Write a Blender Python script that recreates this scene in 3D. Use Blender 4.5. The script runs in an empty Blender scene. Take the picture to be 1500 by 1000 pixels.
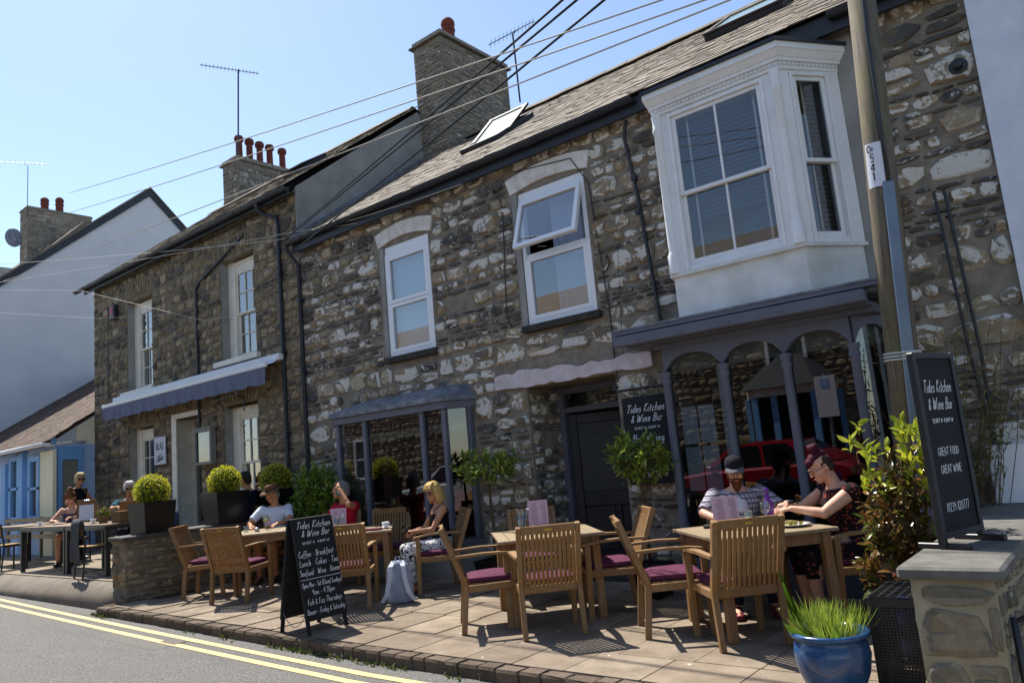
import bpy, bmesh, math, random
import numpy as np
from mathutils import Vector, Matrix, Euler
rnd = random.Random(7)
R_ = math.radians
scn = bpy.context.scene
col = scn.collection
# ------------------------------------------------------------------ camera
FPX = 1101.62                      # focal length in photo pixels (1500 wide)
YAW, PITCH, ROLL, CAMH = R_(38.85), R_(8.84), R_(-5.22), 1.465
def cam_axes():
    cy, sy, cp, sp = math.cos(YAW), math.sin(YAW), math.cos(PITCH), math.sin(PITCH)
    f = Vector((-sy*cp, cy*cp, sp)); r = Vector((cy, sy, 0)); u = r.cross(f)
    c, s = math.cos(ROLL), math.sin(ROLL)
    return c*r + s*u, -s*r + c*u, f
CR, CU, CF = cam_axes()
CAM = Vector((0, 0, CAMH))
cd = bpy.data.cameras.new('camera'); co = bpy.data.objects.new('camera', cd); col.objects.link(co)
co.matrix_world = Matrix((( CR.x, CU.x, -CF.x, 0), (CR.y, CU.y, -CF.y, 0), (CR.z, CU.z, -CF.z, CAMH), (0, 0, 0, 1)))
cd.sensor_width = 36; cd.lens = 36*FPX/1500; cd.clip_start = .05; cd.clip_end = 2000
scn.camera = co
# ------------------------------------------------------------------ sky, sun, exposure
SUN_EL, SUN_TRAVEL = R_(59), R_(-15)      # light travels along this azimuth (from +X)
w = bpy.data.worlds.new('World'); scn.world = w; w.use_nodes = True
nt = w.node_tree; bg = nt.nodes['Background']; sky = nt.nodes.new('ShaderNodeTexSky')
sky.sky_type = 'NISHITA'; sky.sun_disc = False; sky.sun_elevation = SUN_EL
tox, toy = -math.cos(SUN_TRAVEL), -math.sin(SUN_TRAVEL)       # horizontal direction to the sun
sky.sun_rotation = math.atan2(tox, toy)
sky.air_density = 1.0; sky.dust_density = .5; sky.ozone_density = 1.4
nt.links.new(sky.outputs[0], bg.inputs[0]); bg.inputs[1].default_value = .086
sl = bpy.data.lights.new('sun', 'SUN'); so = bpy.data.objects.new('sun', sl); col.objects.link(so)
sl.energy = 3.5; sl.angle = R_(.53); sl.color = (1, .945, .86)
dl = Vector((math.cos(SUN_TRAVEL)*math.cos(SUN_EL), math.sin(SUN_TRAVEL)*math.cos(SUN_EL), -math.sin(SUN_EL)))
so.rotation_euler = dl.to_track_quat('-Z', 'Y').to_euler(); so.location = (0, 0, 30)
scn.render.engine = 'CYCLES'
scn.view_settings.view_transform = 'Standard'; scn.view_settings.look = 'None'
scn.view_settings.exposure = 1.3; scn.view_settings.gamma = 1; scn.view_settings.use_curve_mapping = False
scn.cycles.max_bounces = 8; scn.cycles.transparent_max_bounces = 24
scn.cycles.caustics_reflective = False; scn.cycles.caustics_refractive = False
# ------------------------------------------------------------------ pixels to places
def ray(x, y): return CR*((x-750)/FPX) - CU*((y-500)/FPX) + CF
def onz(x, y, z=0.): d = ray(x, y); return CAM + d*((z-CAMH)/d.z)
def ony(x, y, Y): d = ray(x, y); return CAM + d*(Y/d.y)
def onx(x, y, X): d = ray(x, y); return CAM + d*(X/d.x)
def px(P):
    v = Vector(P)-CAM; k = FPX/max(v.dot(CF), .05); return 750+v.dot(CR)*k, 500-v.dot(CU)*k, k
def gz(X): return .015*max(0., -5-X)          # the street climbs a little to the left
# ------------------------------------------------------------------ mesh helper
def W(o):
    m = Matrix(); 
    while o is not None: m = o.matrix_basis @ m; o = o.parent
    return m
class MB:
    def __init__(s): s.v = []; s.f = []
    def add(s, vs, fs):
        n = len(s.v); s.v += [tuple(p) for p in vs]; s.f += [tuple(i+n for i in q) for q in fs]; return s
    def obox(s, c, ax, ay, az):          # centre and three half-extent vectors
        c, ax, ay, az = Vector(c), Vector(ax), Vector(ay), Vector(az)
        vs = [c+ax*i+ay*j+az*k for k in (-1, 1) for j in (-1, 1) for i in (-1, 1)]
        return s.add(vs, [(0,2,3,1),(4,5,7,6),(0,1,5,4),(2,6,7,3),(0,4,6,2),(1,3,7,5)])
    def box(s, x0, x1, y0, y1, z0, z1):
        return s.obox(((x0+x1)/2,(y0+y1)/2,(z0+z1)/2), ((x1-x0)/2,0,0), (0,(y1-y0)/2,0), (0,0,(z1-z0)/2))
    def cbox(s, c, ax, ay, az, b=.004):  # chamfered box
        c = Vector(c); A = [Vector(ax), Vector(ay), Vector(az)]; L = [a.length for a in A]; U = [a/l for a, l in zip(A, L)]
        b = min(b, min(L)*.45); idx = {}; vs = []
        for sx in (-1,1):
            for sy in (-1,1):
                for sz in (-1,1):
                    S = (sx,sy,sz)
                    for k in range(3):
                        p = c.copy()
                        for m in range(3): p += U[m]*S[m]*(L[m]-(0 if m == k else b))
                        idx[(S,k)] = len(vs); vs.append(p)
        fs = []
        for k in range(3):
            a, d = (k+1)%3, (k+2)%3
            for sg in (-1,1):
                q = []
                for (i,j) in ((-1,-1),(1,-1),(1,1),(-1,1)):
                    S = [0,0,0]; S[k] = sg; S[a] = i; S[d] = j; q.append(idx[(tuple(S),k)])
                fs.append(q if sg > 0 else q[::-1])
            for i in (-1,1):
                for j in (-1,1):
                    S0 = [0,0,0]; S0[k] = -1; S0[a] = i; S0[d] = j; S1 = S0[:]; S1[k] = 1
                    S0, S1 = tuple(S0), tuple(S1); q = [idx[(S0,a)], idx[(S1,a)], idx[(S1,d)], idx[(S0,d)]]
                    fs.append(q if i*j > 0 else q[::-1])
        for sx in (-1,1):
            for sy in (-1,1):
                for sz in (-1,1):
                    S = (sx,sy,sz); q = [idx[(S,0)], idx[(S,1)], idx[(S,2)]]; fs.append(q if sx*sy*sz > 0 else q[::-1])
        return s.add(vs, fs)
    def bar(s, p, q, w, h, up=(0,0,1), b=.004):
        p, q, up = Vector(p), Vector(q), Vector(up); d = q-p; z = d.normalized(); x = up.cross(z)
        if x.length < 1e-4: x = Vector((1,0,0)).cross(z)
        x.normalize(); y = z.cross(x)
        return s.cbox((p+q)/2, x*w/2, y*h/2, d/2, b) if b else s.obox((p+q)/2, x*w/2, y*h/2, d/2)
    def tube(s, pts, r, n=8, caps=True):
        pts = [Vector(p) for p in pts]; rs = r if isinstance(r, (list, tuple)) else [r]*len(pts); rings = []
        up = None
        for i, p in enumerate(pts):
            t = (pts[min(i+1, len(pts)-1)]-pts[max(i-1, 0)]).normalized()
            if up is None: up = Vector((0,0,1)) if abs(t.z) < .9 else Vector((1,0,0))
            x = (up-t*up.dot(t)); x.normalize(); y = t.cross(x); up = x
            rings.append([p+(x*math.cos(a)+y*math.sin(a))*rs[i] for a in (2*math.pi*k/n for k in range(n))])
        return s.loft(rings, caps)
    def loft(s, rings, caps=True):
        n = len(rings[0]); vs = [p for r in rings for p in r]; fs = []
        for i in range(len(rings)-1):
            for k in range(n): a = i*n+k; b = i*n+(k+1)%n; fs.append((a, b, b+n, a+n))
        if caps: fs.append(tuple(range(n-1, -1, -1))); m = (len(rings)-1)*n; fs.append(tuple(m+k for k in range(n)))
        return s.add(vs, fs)
    def lathe(s, prof, n=24, c=(0,0,0), caps=True):
        c = Vector(c)
        return s.loft([[c+Vector((r*math.cos(a), r*math.sin(a), z)) for a in (2*math.pi*k/n for k in range(n))] for r, z in prof], caps)
    def ell(s, c, ax, ay, az, n=14, m=9):   # ellipsoid
        c, ax, ay, az = Vector(c), Vector(ax), Vector(ay), Vector(az)
        rings = []
        for i in range(m):
            t = math.pi*(i+.5)/m-math.pi/2
            rings.append([c+(ax*math.cos(a)+ay*math.sin(a))*math.cos(t)+az*math.sin(t) for a in (2*math.pi*k/n for k in range(n))])
        return s.loft(rings)
    def prism(s, poly, vec):
        n = len(poly); vec = Vector(vec); P = [Vector(p) for p in poly]
        return s.add(P+[p+vec for p in P], [tuple(range(n-1,-1,-1)), tuple(range(n, 2*n))]+[(k,(k+1)%n,(k+1)%n+n,k+n) for k in range(n)])
    def mesh(s, name, mat=None, smooth=False, inv=None):
        me = bpy.data.meshes.new(name); vs = s.v
        if inv is not None: vs = [tuple(inv @ Vector(p)) for p in vs]
        me.from_pydata(vs, [], s.f); me.update()
        bm = bmesh.new(); bm.from_mesh(me); bmesh.ops.recalc_face_normals(bm, faces=bm.faces); bm.to_mesh(me); bm.free()
        if mat: me.materials.append(mat)
        if smooth: me.polygons.foreach_set('use_smooth', [True]*len(me.polygons))
        return me
    def build(s, name, mat, parent=None, smooth=False, local=False):
        inv = W(parent).inverted() if (parent is not None and not local) else None
        o = bpy.data.objects.new(name, s.mesh(name, mat, smooth, inv)); col.objects.link(o); o.parent = parent
        return o
def tag(o, label=None, cat=None, group=None, kind=None):
    if label: o['label'] = label
    if cat: o['category'] = cat
    if group: o['group'] = group
    if kind: o['kind'] = kind
    return o
def thing(name, label, cat, loc=(0,0,0), rz=0., group=None, kind=None):
    o = bpy.data.objects.new(name, None); col.objects.link(o); o.empty_display_size = .2
    o.location = loc; o.rotation_euler = (0,0,rz); o.matrix_basis = Matrix.LocRotScale(Vector(loc), Euler((0,0,rz)), None)
    return tag(o, label, cat, group, kind)
def copy_tree(o, parent=None):
    c = o.copy(); col.objects.link(c); c.parent = parent
    for ch in list(o.children): copy_tree(ch, c)
    return c
def auto_smooth(o, ang=40):
    me = o.data; me.polygons.foreach_set('use_smooth', [True]*len(me.polygons)); me.set_sharp_from_angle(angle=R_(ang)); return o
def pieces(parent, name, items, protos, mat, minpx=9., cap=300, stuffname=None):
    """items: (world matrix, prototype index). The largest in the picture become objects, the rest one stuff part."""
    inv = W(parent).inverted(); sc = []
    for i, (m, k) in enumerate(items):
        x, y, s = px(m.translation); v = (m.translation-CAM)
        a = m.col[0].xyz.length; b = m.col[1].xyz.length; n = m.col[2].xyz.normalized(); f = abs(n.dot(v.normalized()))
        size = math.sqrt(max(a*b*max(f, .12), 1e-9))*s
        vis = v.dot(CF) > 0 and -20 < x < 1520 and -20 < y < 1020
        sc.append((size if vis else 0, i))
    sc.sort(reverse=True); big = [i for z, i in sc[:cap] if z >= minpx]; bs = set(big)
    for i in big:
        m, k = items[i]; me = protos[k]
        o = bpy.data.objects.new(name, me); col.objects.link(o); o.parent = parent; o.matrix_basis = inv @ m
    rest = [it for i, it in enumerate(items) if i not in bs]
    if rest:
        join(parent, stuffname or name+'_remainder', rest, protos, mat)
    return len(big), len(rest)
_pc = {}
def pdata(me):
    if me.name not in _pc:
        v = np.empty(len(me.vertices)*3); me.vertices.foreach_get('co', v)
        _pc[me.name] = (v.reshape(-1,3), [tuple(p.vertices) for p in me.polygons], me.polygons[0].use_smooth)
    return _pc[me.name]
def join(parent, name, items, protos, mat, kind='stuff'):
    inv = W(parent).inverted(); V = []; Fc = []; n = 0; sm = False
    for m, k in items:
        v, f, sm = pdata(protos[k]); M = np.array(inv @ m)
        V.append(v @ M[:3,:3].T + M[:3,3]); Fc += [tuple(i+n for i in q) for q in f]; n += len(v)
    me = bpy.data.meshes.new(name); me.from_pydata(np.concatenate(V).tolist(), [], Fc); me.update(); me.materials.append(mat)
    if sm: me.polygons.foreach_set('use_smooth', [True]*len(me.polygons))
    o = bpy.data.objects.new(name, me); col.objects.link(o); o.parent = parent
    if kind: o['kind'] = kind
    return o
# ------------------------------------------------------------------ materials
def lin(c):
    if isinstance(c, str): c = [int(c[i:i+2], 16)/255 for i in (0,2,4)]; c = [x/12.92 if x <= .04045 else ((x+.055)/1.055)**2.4 for x in c]
    return (*c[:3], 1)
class NT:
    def __init__(s, name):
        s.m = bpy.data.materials.new(name); s.m.use_nodes = True; s.t = s.m.node_tree; s.b = s.t.nodes['Principled BSDF']; s.out = s.t.nodes['Material Output']
    def n(s, typ, **kw):
        x = s.t.nodes.new('ShaderNode'+typ)
        for k, v in kw.items():
            if isinstance(v, bpy.types.NodeSocket): s.t.links.new(v, x.inputs[k])
            elif k in x.inputs: x.inputs[k].default_value = v
            else: setattr(x, k, v)
        return x
    def l(s, a, b): s.t.links.new(a, b)
    def pos(s): return s.n('NewGeometry').outputs['Position']
    def obj(s): return s.n('TexCoord').outputs['Object']
    def noise(s, vec, scale, detail=4, rough=.55, dist=0.):
        x = s.n('TexNoise'); x.inputs['Scale'].default_value = scale; x.inputs['Detail'].default_value = detail; x.inputs['Roughness'].default_value = rough; x.inputs['Distortion'].default_value = dist
        if vec is not None: s.l(vec, x.inputs['Vector'])
        return x.outputs['Fac']
    def ramp(s, fac, stops, interp='LINEAR'):
        x = s.n('ValToRGB'); e = x.color_ramp; e.interpolation = interp
        while len(e.elements) < len(stops): e.elements.new(.5)
        for k, (p, c) in enumerate(stops): e.elements[k].position = p; e.elements[k].color = lin(c) if not isinstance(c, (int, float)) else (c, c, c, 1)
        s.l(fac, x.inputs['Fac']); return x.outputs['Color']
    def math(s, op, a, b=None):
        x = s.n('Math'); x.operation = op
        for k, v in ((0, a), (1, b)):
            if v is None: continue
            if isinstance(v, (int, float)): x.inputs[k].default_value = v
            else: s.l(v, x.inputs[k])
        return x.outputs[0]
    def mix(s, fac, a, b, mode='MIX'):
        x = s.n('Mix'); x.data_type = 'RGBA'; x.blend_type = mode
        for k, v in ((0, fac), (6, a), (7, b)):
            if isinstance(v, bpy.types.NodeSocket): s.l(v, x.inputs[k])
            elif isinstance(v, (int, float)): x.inputs[k].default_value = v
            else: x.inputs[k].default_value = lin(v)
        return x.outputs[2]
    def map(s, vec, scale): 
        x = s.n('Mapping'); x.inputs['Scale'].default_value = scale; s.l(vec, x.inputs['Vector']); return x.outputs[0]
    def bump(s, h, strength=.4, dist=.01):
        x = s.n('Bump'); x.inputs['Strength'].default_value = strength; x.inputs['Distance'].default_value = dist; s.l(h, x.inputs['Height']); s.l(x.outputs[0], s.b.inputs['Normal'])
    def color(s, c):
        if isinstance(c, bpy.types.NodeSocket): s.l(c, s.b.inputs['Base Color'])
        else: s.b.inputs['Base Color'].default_value = lin(c)
    def rough(s, r): s.b.inputs['Roughness'].default_value = r; return s
    def spec(s, r): s.b.inputs['Specular IOR Level'].default_value = r; return s
    def rnd(s):      # one random number for each piece: object and mesh island
        a = s.n('ObjectInfo').outputs['Random']; b = s.n('NewGeometry').outputs['Random Per Island']
        return s.math('FRACT', s.math('ADD', a, b))
def plain(name, c1, c2=None, scale=6., rough=.6, bump=0., spec=.35, metal=0., coords='pos', bscale=None, detail=5):
    t = NT(name); v = t.pos() if coords == 'pos' else t.obj()
    if c2 is not None: t.color(t.mix(t.ramp(t.noise(v, scale, detail), [(.3, 0.), (.7, 1.)]), c1, c2))
    else: t.color(c1)
    t.rough(rough).spec(spec); t.b.inputs['Metallic'].default_value = metal
    if bump: t.bump(t.noise(v, bscale or scale*6, 6), bump, .006)
    return t.m
def stone_mat(name, ramp, white=.5, wcol='cfc9bd', wthr=.55, gain=1.):
    t = NT(name); p = t.pos(); r = t.rnd()
    base = t.ramp(r, ramp)
    hs = t.n('HueSaturation'); hs.inputs['Value'].default_value = gain; t.l(base, hs.inputs['Color']); base = hs.outputs[0]
    r2 = t.math('FRACT', t.math('MULTIPLY', r, 7.31)); r3 = t.math('FRACT', t.math('MULTIPLY', r, 13.7))
    base = t.mix(t.ramp(t.noise(p, 22, 6, .65), [(.35, .0), (.8, .5)]), base, '453d33')
    base = t.mix(t.math('MULTIPLY', t.ramp(t.noise(p, 9, 4), [(.45, 0.), (.62, .6)]), r3), base, '8a6f4c')
    # remains of old limewash, more on some stones than on others
    wn = t.noise(p, 16, 7, .68, .4); amt = t.math('MULTIPLY', t.math('SUBTRACT', r2, 1-white), .34)
    wm = t.ramp(t.math('ADD', wn, amt), [(wthr, 0.), (wthr+.06, 1.)])
    t.color(t.mix(t.math('MULTIPLY', wm, .88), base, wcol)); t.rough(.9).spec(.2)
    t.bump(t.math('ADD', t.noise(p, 38, 8, .7), t.math('MULTIPLY', wn, .5)), .95, .016); return t.m
M = {}
M['stone_mid'] = stone_mat('stone_mid', [(0, '7a7162'), (.15, '978970'), (.3, 'b0a187'), (.42, '67625a'), (.55, 'a1937b'), (.68, '8a7254'), (.8, 'b8aa91'), (.9, '716b62'), (1, '9c8e76')], .72, 'dedad0', .565, 1.25)
M['slate_mid'] = stone_mat('slate_mid', [(0, '4a4a4b'), (.25, '5f5e5b'), (.5, '3d3d3f'), (.75, '6b675f'), (1, '50504f')], .38, 'cfcbc2', .59, 1.3)
M['stone_left'] = stone_mat('stone_left', [(0, '645d50'), (.2, '82755f'), (.4, '9c8c70'), (.55, '585349'), (.7, 'aa9b80'), (.85, '7d6c50'), (1, '716a5d')], .2, 'bdb29c', .63, 1.22)
M['slate_left'] = stone_mat('slate_left', [(0, '4c4a45'), (.4, '66605a'), (.7, '3f3d3a'), (1, '5c564b')], .15, 'b5aa95', .64, 1.22)
M['stone_chim'] = stone_mat('stone_chim', [(0, '74736f'), (.3, '97918a'), (.5, 'a69d8c'), (.7, '6a6864'), (1, '8d8474')], .3, 'c2beb3', .6)
M['mortar'] = plain('mortar', (.31, .27, .215), (.175, .145, .112), 7, .95, .8, .1, bscale=60)
M['mortar_left'] = plain('mortar_left', (.25, .21, .15), (.14, .115, .082), 7, .95, .8, .1, bscale=60)
M['render_grey'] = plain('render_grey', 'a09f99', '84837e', 2.2, .95, .35, .1, bscale=30)
M['render_white'] = plain('render_white', 'd9dadb', 'cdcfd2', 1.2, .9, .5, .15, bscale=45)
M['lime'] = plain('lime', 'ece7e0', 'd3cabe', 9, .9, .5, .15, bscale=40)
M['pinkwhite'] = plain('pinkwhite', 'd8cdd0', 'bfb2b2', 8, .9, .5, .15, bscale=40)
M['upvc'] = plain('upvc', 'e9ebee', None, rough=.3, spec=.5)
M['white_paint'] = plain('white_paint', 'eaeaea', 'dfdfdd', 5, .45, .08, .4, bscale=25)
M['dirty_white'] = plain('dirty_white', 'e4e5e5', 'c3c4be', 3.2, .7, .25, .25, bscale=25, detail=8)
M['cream_paint'] = plain('cream_paint', 'efe9da', 'd8cfbc', 5, .5, .1, .4)
M['shop_grey'] = plain('shop_grey', '666874', '5c5e6a', 4, .5, .1, .4, bscale=40)
M['black_plastic'] = plain('black_plastic', '1a1b1e', '232529', 8, .4, 0, .5)
M['gutter'] = plain('gutter', '22252c', '2d3037', 3, .45, .1, .4)
M['lead'] = plain('lead', '4c525e', '8d9198', 7, .6, .3, .4, metal=.2)
M['sill'] = plain('sill', '4b4843', '322f2b', 8, .9, .4, .2)
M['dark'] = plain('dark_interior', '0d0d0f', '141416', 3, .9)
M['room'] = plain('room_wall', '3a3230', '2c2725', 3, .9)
M['door'] = plain('door_paint', '1d1f25', '25282e', 6, .4, .1, .5)
def glass_mat(name, tint='f4f8fa', r0=.09, gain=1.0):
    t = NT(name); t.t.nodes.remove(t.b); lw = t.n('LayerWeight'); lw.inputs['Blend'].default_value = .5
    fac = t.math('ADD', t.math('MULTIPLY', t.math('POWER', lw.outputs['Facing'], 3.2), gain), r0)
    fac = t.math('MINIMUM', fac, 1.0)
    tr = t.n('BsdfTransparent'); tr.inputs[0].default_value = lin(tint); gl = t.n('BsdfGlossy'); gl.inputs['Roughness'].default_value = .01
    mx = t.n('MixShader'); t.l(fac, mx.inputs[0]); t.l(tr.outputs[0], mx.inputs[1]); t.l(gl.outputs[0], mx.inputs[2]); t.l(mx.outputs[0], t.out.inputs[0]); return t.m
M['glass'] = glass_mat('glass', 'd5dee6', .26)
M['bay_glass'] = glass_mat('bay_glass', 'cfd8e0', .13, .7)
M['shop_glass'] = glass_mat('shop_glass', 'a9b2b6', .15)
def slate_mat(name, cols, moss):
    t = NT(name); p = t.pos(); c = t.ramp(t.rnd(), cols)
    c = t.mix(t.ramp(t.noise(p, 30, 6, .7), [(.35, 0.), (.8, .8)]), c, '3b352e')
    c = t.mix(t.math('MULTIPLY', t.ramp(t.noise(p, 5, 7, .7), [(.5, 0.), (.66, 1.)]), moss), c, '8a8168')
    t.color(c); t.rough(.8).spec(.3); t.bump(t.noise(p, 60, 6), .5, .006); return t.m
M['slate'] = slate_mat('slate', [(0, '6f6357'), (.25, '837567'), (.5, '60564c'), (.75, '8d7f6d'), (1, '73685c')], .8)
M['roof_tile'] = slate_mat('roof_tile', [(0, '4d3a33'), (.3, '5f483c'), (.6, '433129'), (1, '6c5244')], .35)
M['terracotta'] = plain('terracotta', '7d4335', '5a3027', 12, .8, .2, .2)
# ------------------------------------------------------------------ ground
Y0 = 7.45                                   # the street front of both stone houses
KERB = 4.24
def asphalt():
    t = NT('asphalt'); p = t.pos()
    a = t.ramp(t.noise(p, 75, 4, .85), [(.3, '29292a'), (.5, '5c5a57'), (.68, 'a5a19a')])
    b = t.mix(t.ramp(t.noise(p, .9, 6, .6), [(.35, 0.), (.65, .4)]), a, '625f5a')
    t.color(t.mix(t.ramp(t.noise(t.map(p, (.25, 1.6, 1)), 1.1, 5), [(.55, 0.), (.75, .45)]), b, '4a4948')); t.rough(.85).spec(.3)
    t.bump(t.noise(p, 150, 4, .8), .8, .006); return t.m
M['asphalt'] = asphalt()
def paving(name, ramp, dirt='5d5044'):
    t = NT(name); p = t.pos(); c = t.ramp(t.rnd(), ramp)
    c = t.mix(t.ramp(t.noise(p, 3.2, 7, .65), [(.35, 0.), (.7, .75)]), c, dirt)
    c = t.mix(t.ramp(t.noise(p, 55, 4, .7), [(.5, 0.), (.8, .45)]), c, 'a8967e')
    c = t.mix(t.ramp(t.noise(p, 11, 2, .5), [(.735, 0.), (.75, .7)]), c, 'c9c0b2')
    t.color(c); t.rough(.9).spec(.2); t.bump(t.noise(p, 70, 6, .7), .45, .006); return t.m
M['paving'] = paving('paving', [(0, '86796a'), (.3, '918371'), (.6, '7c7062'), (1, '988b79')])
M['kerb'] = paving('kerb', [(0, '5f5348'), (.5, '6f6154'), (1, '53493f')], '3f372f')
M['concrete'] = paving('concrete', [(0, '8d8272'), (1, '8d8272')], '6d6357')
M['joint'] = plain('joint', '54483a', '3d352b', 9, .95, .4, .1)
g = MB().add([(-300,-300,-.9),(300,-300,-.9),(300,300,-.9),(-300,300,-.9)], [(0,1,2,3)]).build('ground', M['asphalt']); tag(g, kind='structure')
# road: follows the rise to the left
xs = [-80,-40,-25,-15,-10,-5,0,5,15,60]
m = MB(); vs = []; 
for x in xs: vs += [(x, -14, -.1+gz(x)), (x, 5.4, -.1+gz(x))]
m.add(vs, [(2*i, 2*i+2, 2*i+3, 2*i+1) for i in range(len(xs)-1)]); road = m.build('road', M['asphalt']); tag(road, kind='structure')
ym = NT('yellow_paint'); p_ = ym.pos(); ym.color(ym.mix(ym.ramp(ym.noise(p_, 60, 6, .75), [(.5, 0.), (.62, .8)]), 'dcbb78', '8d8578')); ym.rough(.7)
def strip(name, pts, wd, z, mat, parent):
    m = MB(); vs = []; n = len(pts)
    for i, (x, y) in enumerate(pts):
        a = Vector(pts[min(i+1,n-1)])-Vector(pts[max(i-1,0)]); t = a.normalized(); nn = Vector((-t.y, t.x))*wd/2
        vs += [(x-nn.x, y-nn.y, z+gz(x)), (x+nn.x, y+nn.y, z+gz(x))]
    m.add(vs, [(2*i, 2*i+2, 2*i+3, 2*i+1) for i in range(n-1)]); return m.build(name, mat, parent)
def lane(dy): return [(x, dy+.0045*max(0, -4-x)**1.75/1.0*.75) for x in [-24,-20,-17,-14.5,-12.5,-11,-9.5,-8,-7,-6,-5,-4,-2,2]]
strip('yellow_line', lane(3.985), .075, -.096, ym.m, road); strip('yellow_line', lane(3.80), .075, -.096, ym.m, road)
# iron cover and patch in the road
strip('road_patch', [(-9.1,3.83),(-8.4,3.83),(-7.75,3.83)], .42, -.0985, plain('patch_tar', '6c6964', '5c5a56', 30, .9, .4), road)
strip('iron_cover', [(-8.05,3.89),(-7.75,3.89)], .13, -.093, plain('iron', '4a4541', '5a5048', 30, .6, .3), road)
# pavement body, slabs, kerb setts
m = MB(); vs = []; xs = [-10.7,-8,-6.5,-5,0,6,14]
for x in xs: vs += [(x, KERB+.1, -.4), (x, KERB+.1, -.012+gz(x)), (x, Y0+.9, -.012+gz(x)), (x, Y0+.9, -.4)]
m.add(vs, [(4*i+j, 4*i+4+j, 4*i+5+j, 4*i+1+j) for i in range(len(xs)-1) for j in range(3)]); pave = m.build('pavement', M['joint']); tag(pave, kind='structure')
def slab_proto():
    m = MB(); m.cbox((0,0,-.5), (.5,0,0), (0,.5,0), (0,0,.5), .02); return m.mesh('paving_slab', M['paving'])
sp = [slab_proto()]; it = []; r = random.Random(3); row = 0; y = KERB+.115
while y < Y0+.8:
    d = .62 if row else .5; x = -10.45+(row % 2)*.24
    while x < 4.5:
        L = r.choice((.44,.47,.5,.6,.47))
        it.append((Matrix.Translation((x+L/2, y+d/2, gz(x+L/2)+r.uniform(-.0015,.0015))) @ Matrix.Rotation(r.uniform(-.003,.003), 4, 'Y') @ Matrix.Diagonal((L-.009, d-.009, .03, 1)), 0)); x += L
    y += d; row += 1
pieces(pave, 'paving_slab', it, sp, M['paving'])
kp = []
for k in range(4):
    r = random.Random(k); m = MB(); vs = []
    m.cbox((0,0,-.5), (.5,0,0), (0,.5,0), (0,0,.5), .06); m.v = [(x+r.uniform(-.02,.02), y+r.uniform(-.03,.03), z+r.uniform(-.02,.0)) for x,y,z in m.v]; kp.append(m.mesh('kerb_sett', M['kerb']))
it = []; x = -10.6; r = random.Random(9)
def kerb_y(x): return KERB+.0*x
while x < 5:
    L = r.uniform(.13,.24); it.append((Matrix.Translation((x+L/2, KERB+.05+r.uniform(-.008,.008), gz(x)-.002+r.uniform(-.006,.004))) @ Matrix.Diagonal((L-.006, .13, .32, 1)), r.randrange(4))); x += L
pieces(pave, 'kerb_sett', it, kp, M['kerb'], 5)
# raised terrace on the left, with its rounded kerb
TZ = .3
m = MB(); m.box(-40, -10.62, 4.72, Y0+.3, -.5, TZ); ter = m.build('terrace', M['concrete']); tag(ter, kind='structure')
m = MB(); rings = []
for i in range(24):
    x = -40+i*1.22 if i < 22 else (-10.9 if i == 22 else -10.66); s = 1 if i < 22 else (.9 if i == 22 else .55)
    x = min(x, -10.66); zb = gz(x)-.35; pr_ = [(4.75,zb),(4.40,zb),(4.36,gz(x)-.06),(4.40,.14),(4.52,.235),(4.66,.285),(4.75,.288)]
    rings.append([Vector((x, 4.75+(y-4.75)*s, z)) for y, z in pr_])
m.loft(rings); tk = m.build('terrace_kerb', paving('terrace_kerb', [(0,'857c70'),(1,'6f675c')], '5b544b'), ter, smooth=True); auto_smooth(tk, 50)
# ------------------------------------------------------------------ masonry
def stone_protos(mat, seed, n=26, k=9, rough=.12):
    out = []; r = random.Random(seed)
    for q in range(n):
        m = MB(); e = r.choice((2.6, 3.5, 5, 8, 10)); o = []
        ph = r.uniform(0, 6.28); kx, ky = r.uniform(-.16,.16), r.uniform(-.16,.16)
        for i in range(k):
            a = 2*math.pi*(i+r.uniform(-.32,.32))/k+ph; c, s = math.cos(a), math.sin(a)
            rr = (abs(c)**e+abs(s)**e)**(-1/e)*.5*(1+r.uniform(-rough*1.3, .05)); x, y = c*rr, s*rr; o.append((x*(1+kx*y*2), y*(1+ky*x*2)))
        ox, oy = r.uniform(-.06,.06), r.uniform(-.06,.06); tx, ty = r.uniform(-.5,.5), r.uniform(-.5,.5)
        r1 = [(x, y, -.6) for x, y in o]
        r2 = [(x*.96+r.uniform(-.015,.015), y*.94+r.uniform(-.02,.02), .45+r.uniform(-.15,.12)) for x, y in o]
        r3 = [(x*.76+ox, y*.72+oy, .72+tx*x+ty*y+r.uniform(-.16,.16)) for x, y in o]
        m.loft([r1, r2, r3], False); b = 2*k; m.v.append((ox*1.5, oy*1.5, .8+r.uniform(-.15,.15))); c = len(m.v)-1
        m.f += [(b+i, b+(i+1)%k, c) for i in range(k)]
        me = m.mesh('stone', mat); me.polygons.foreach_set('use_smooth', [True]*len(me.polygons)); me.set_sharp_from_angle(angle=R_(32)); out.append(me)
    return out
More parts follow.
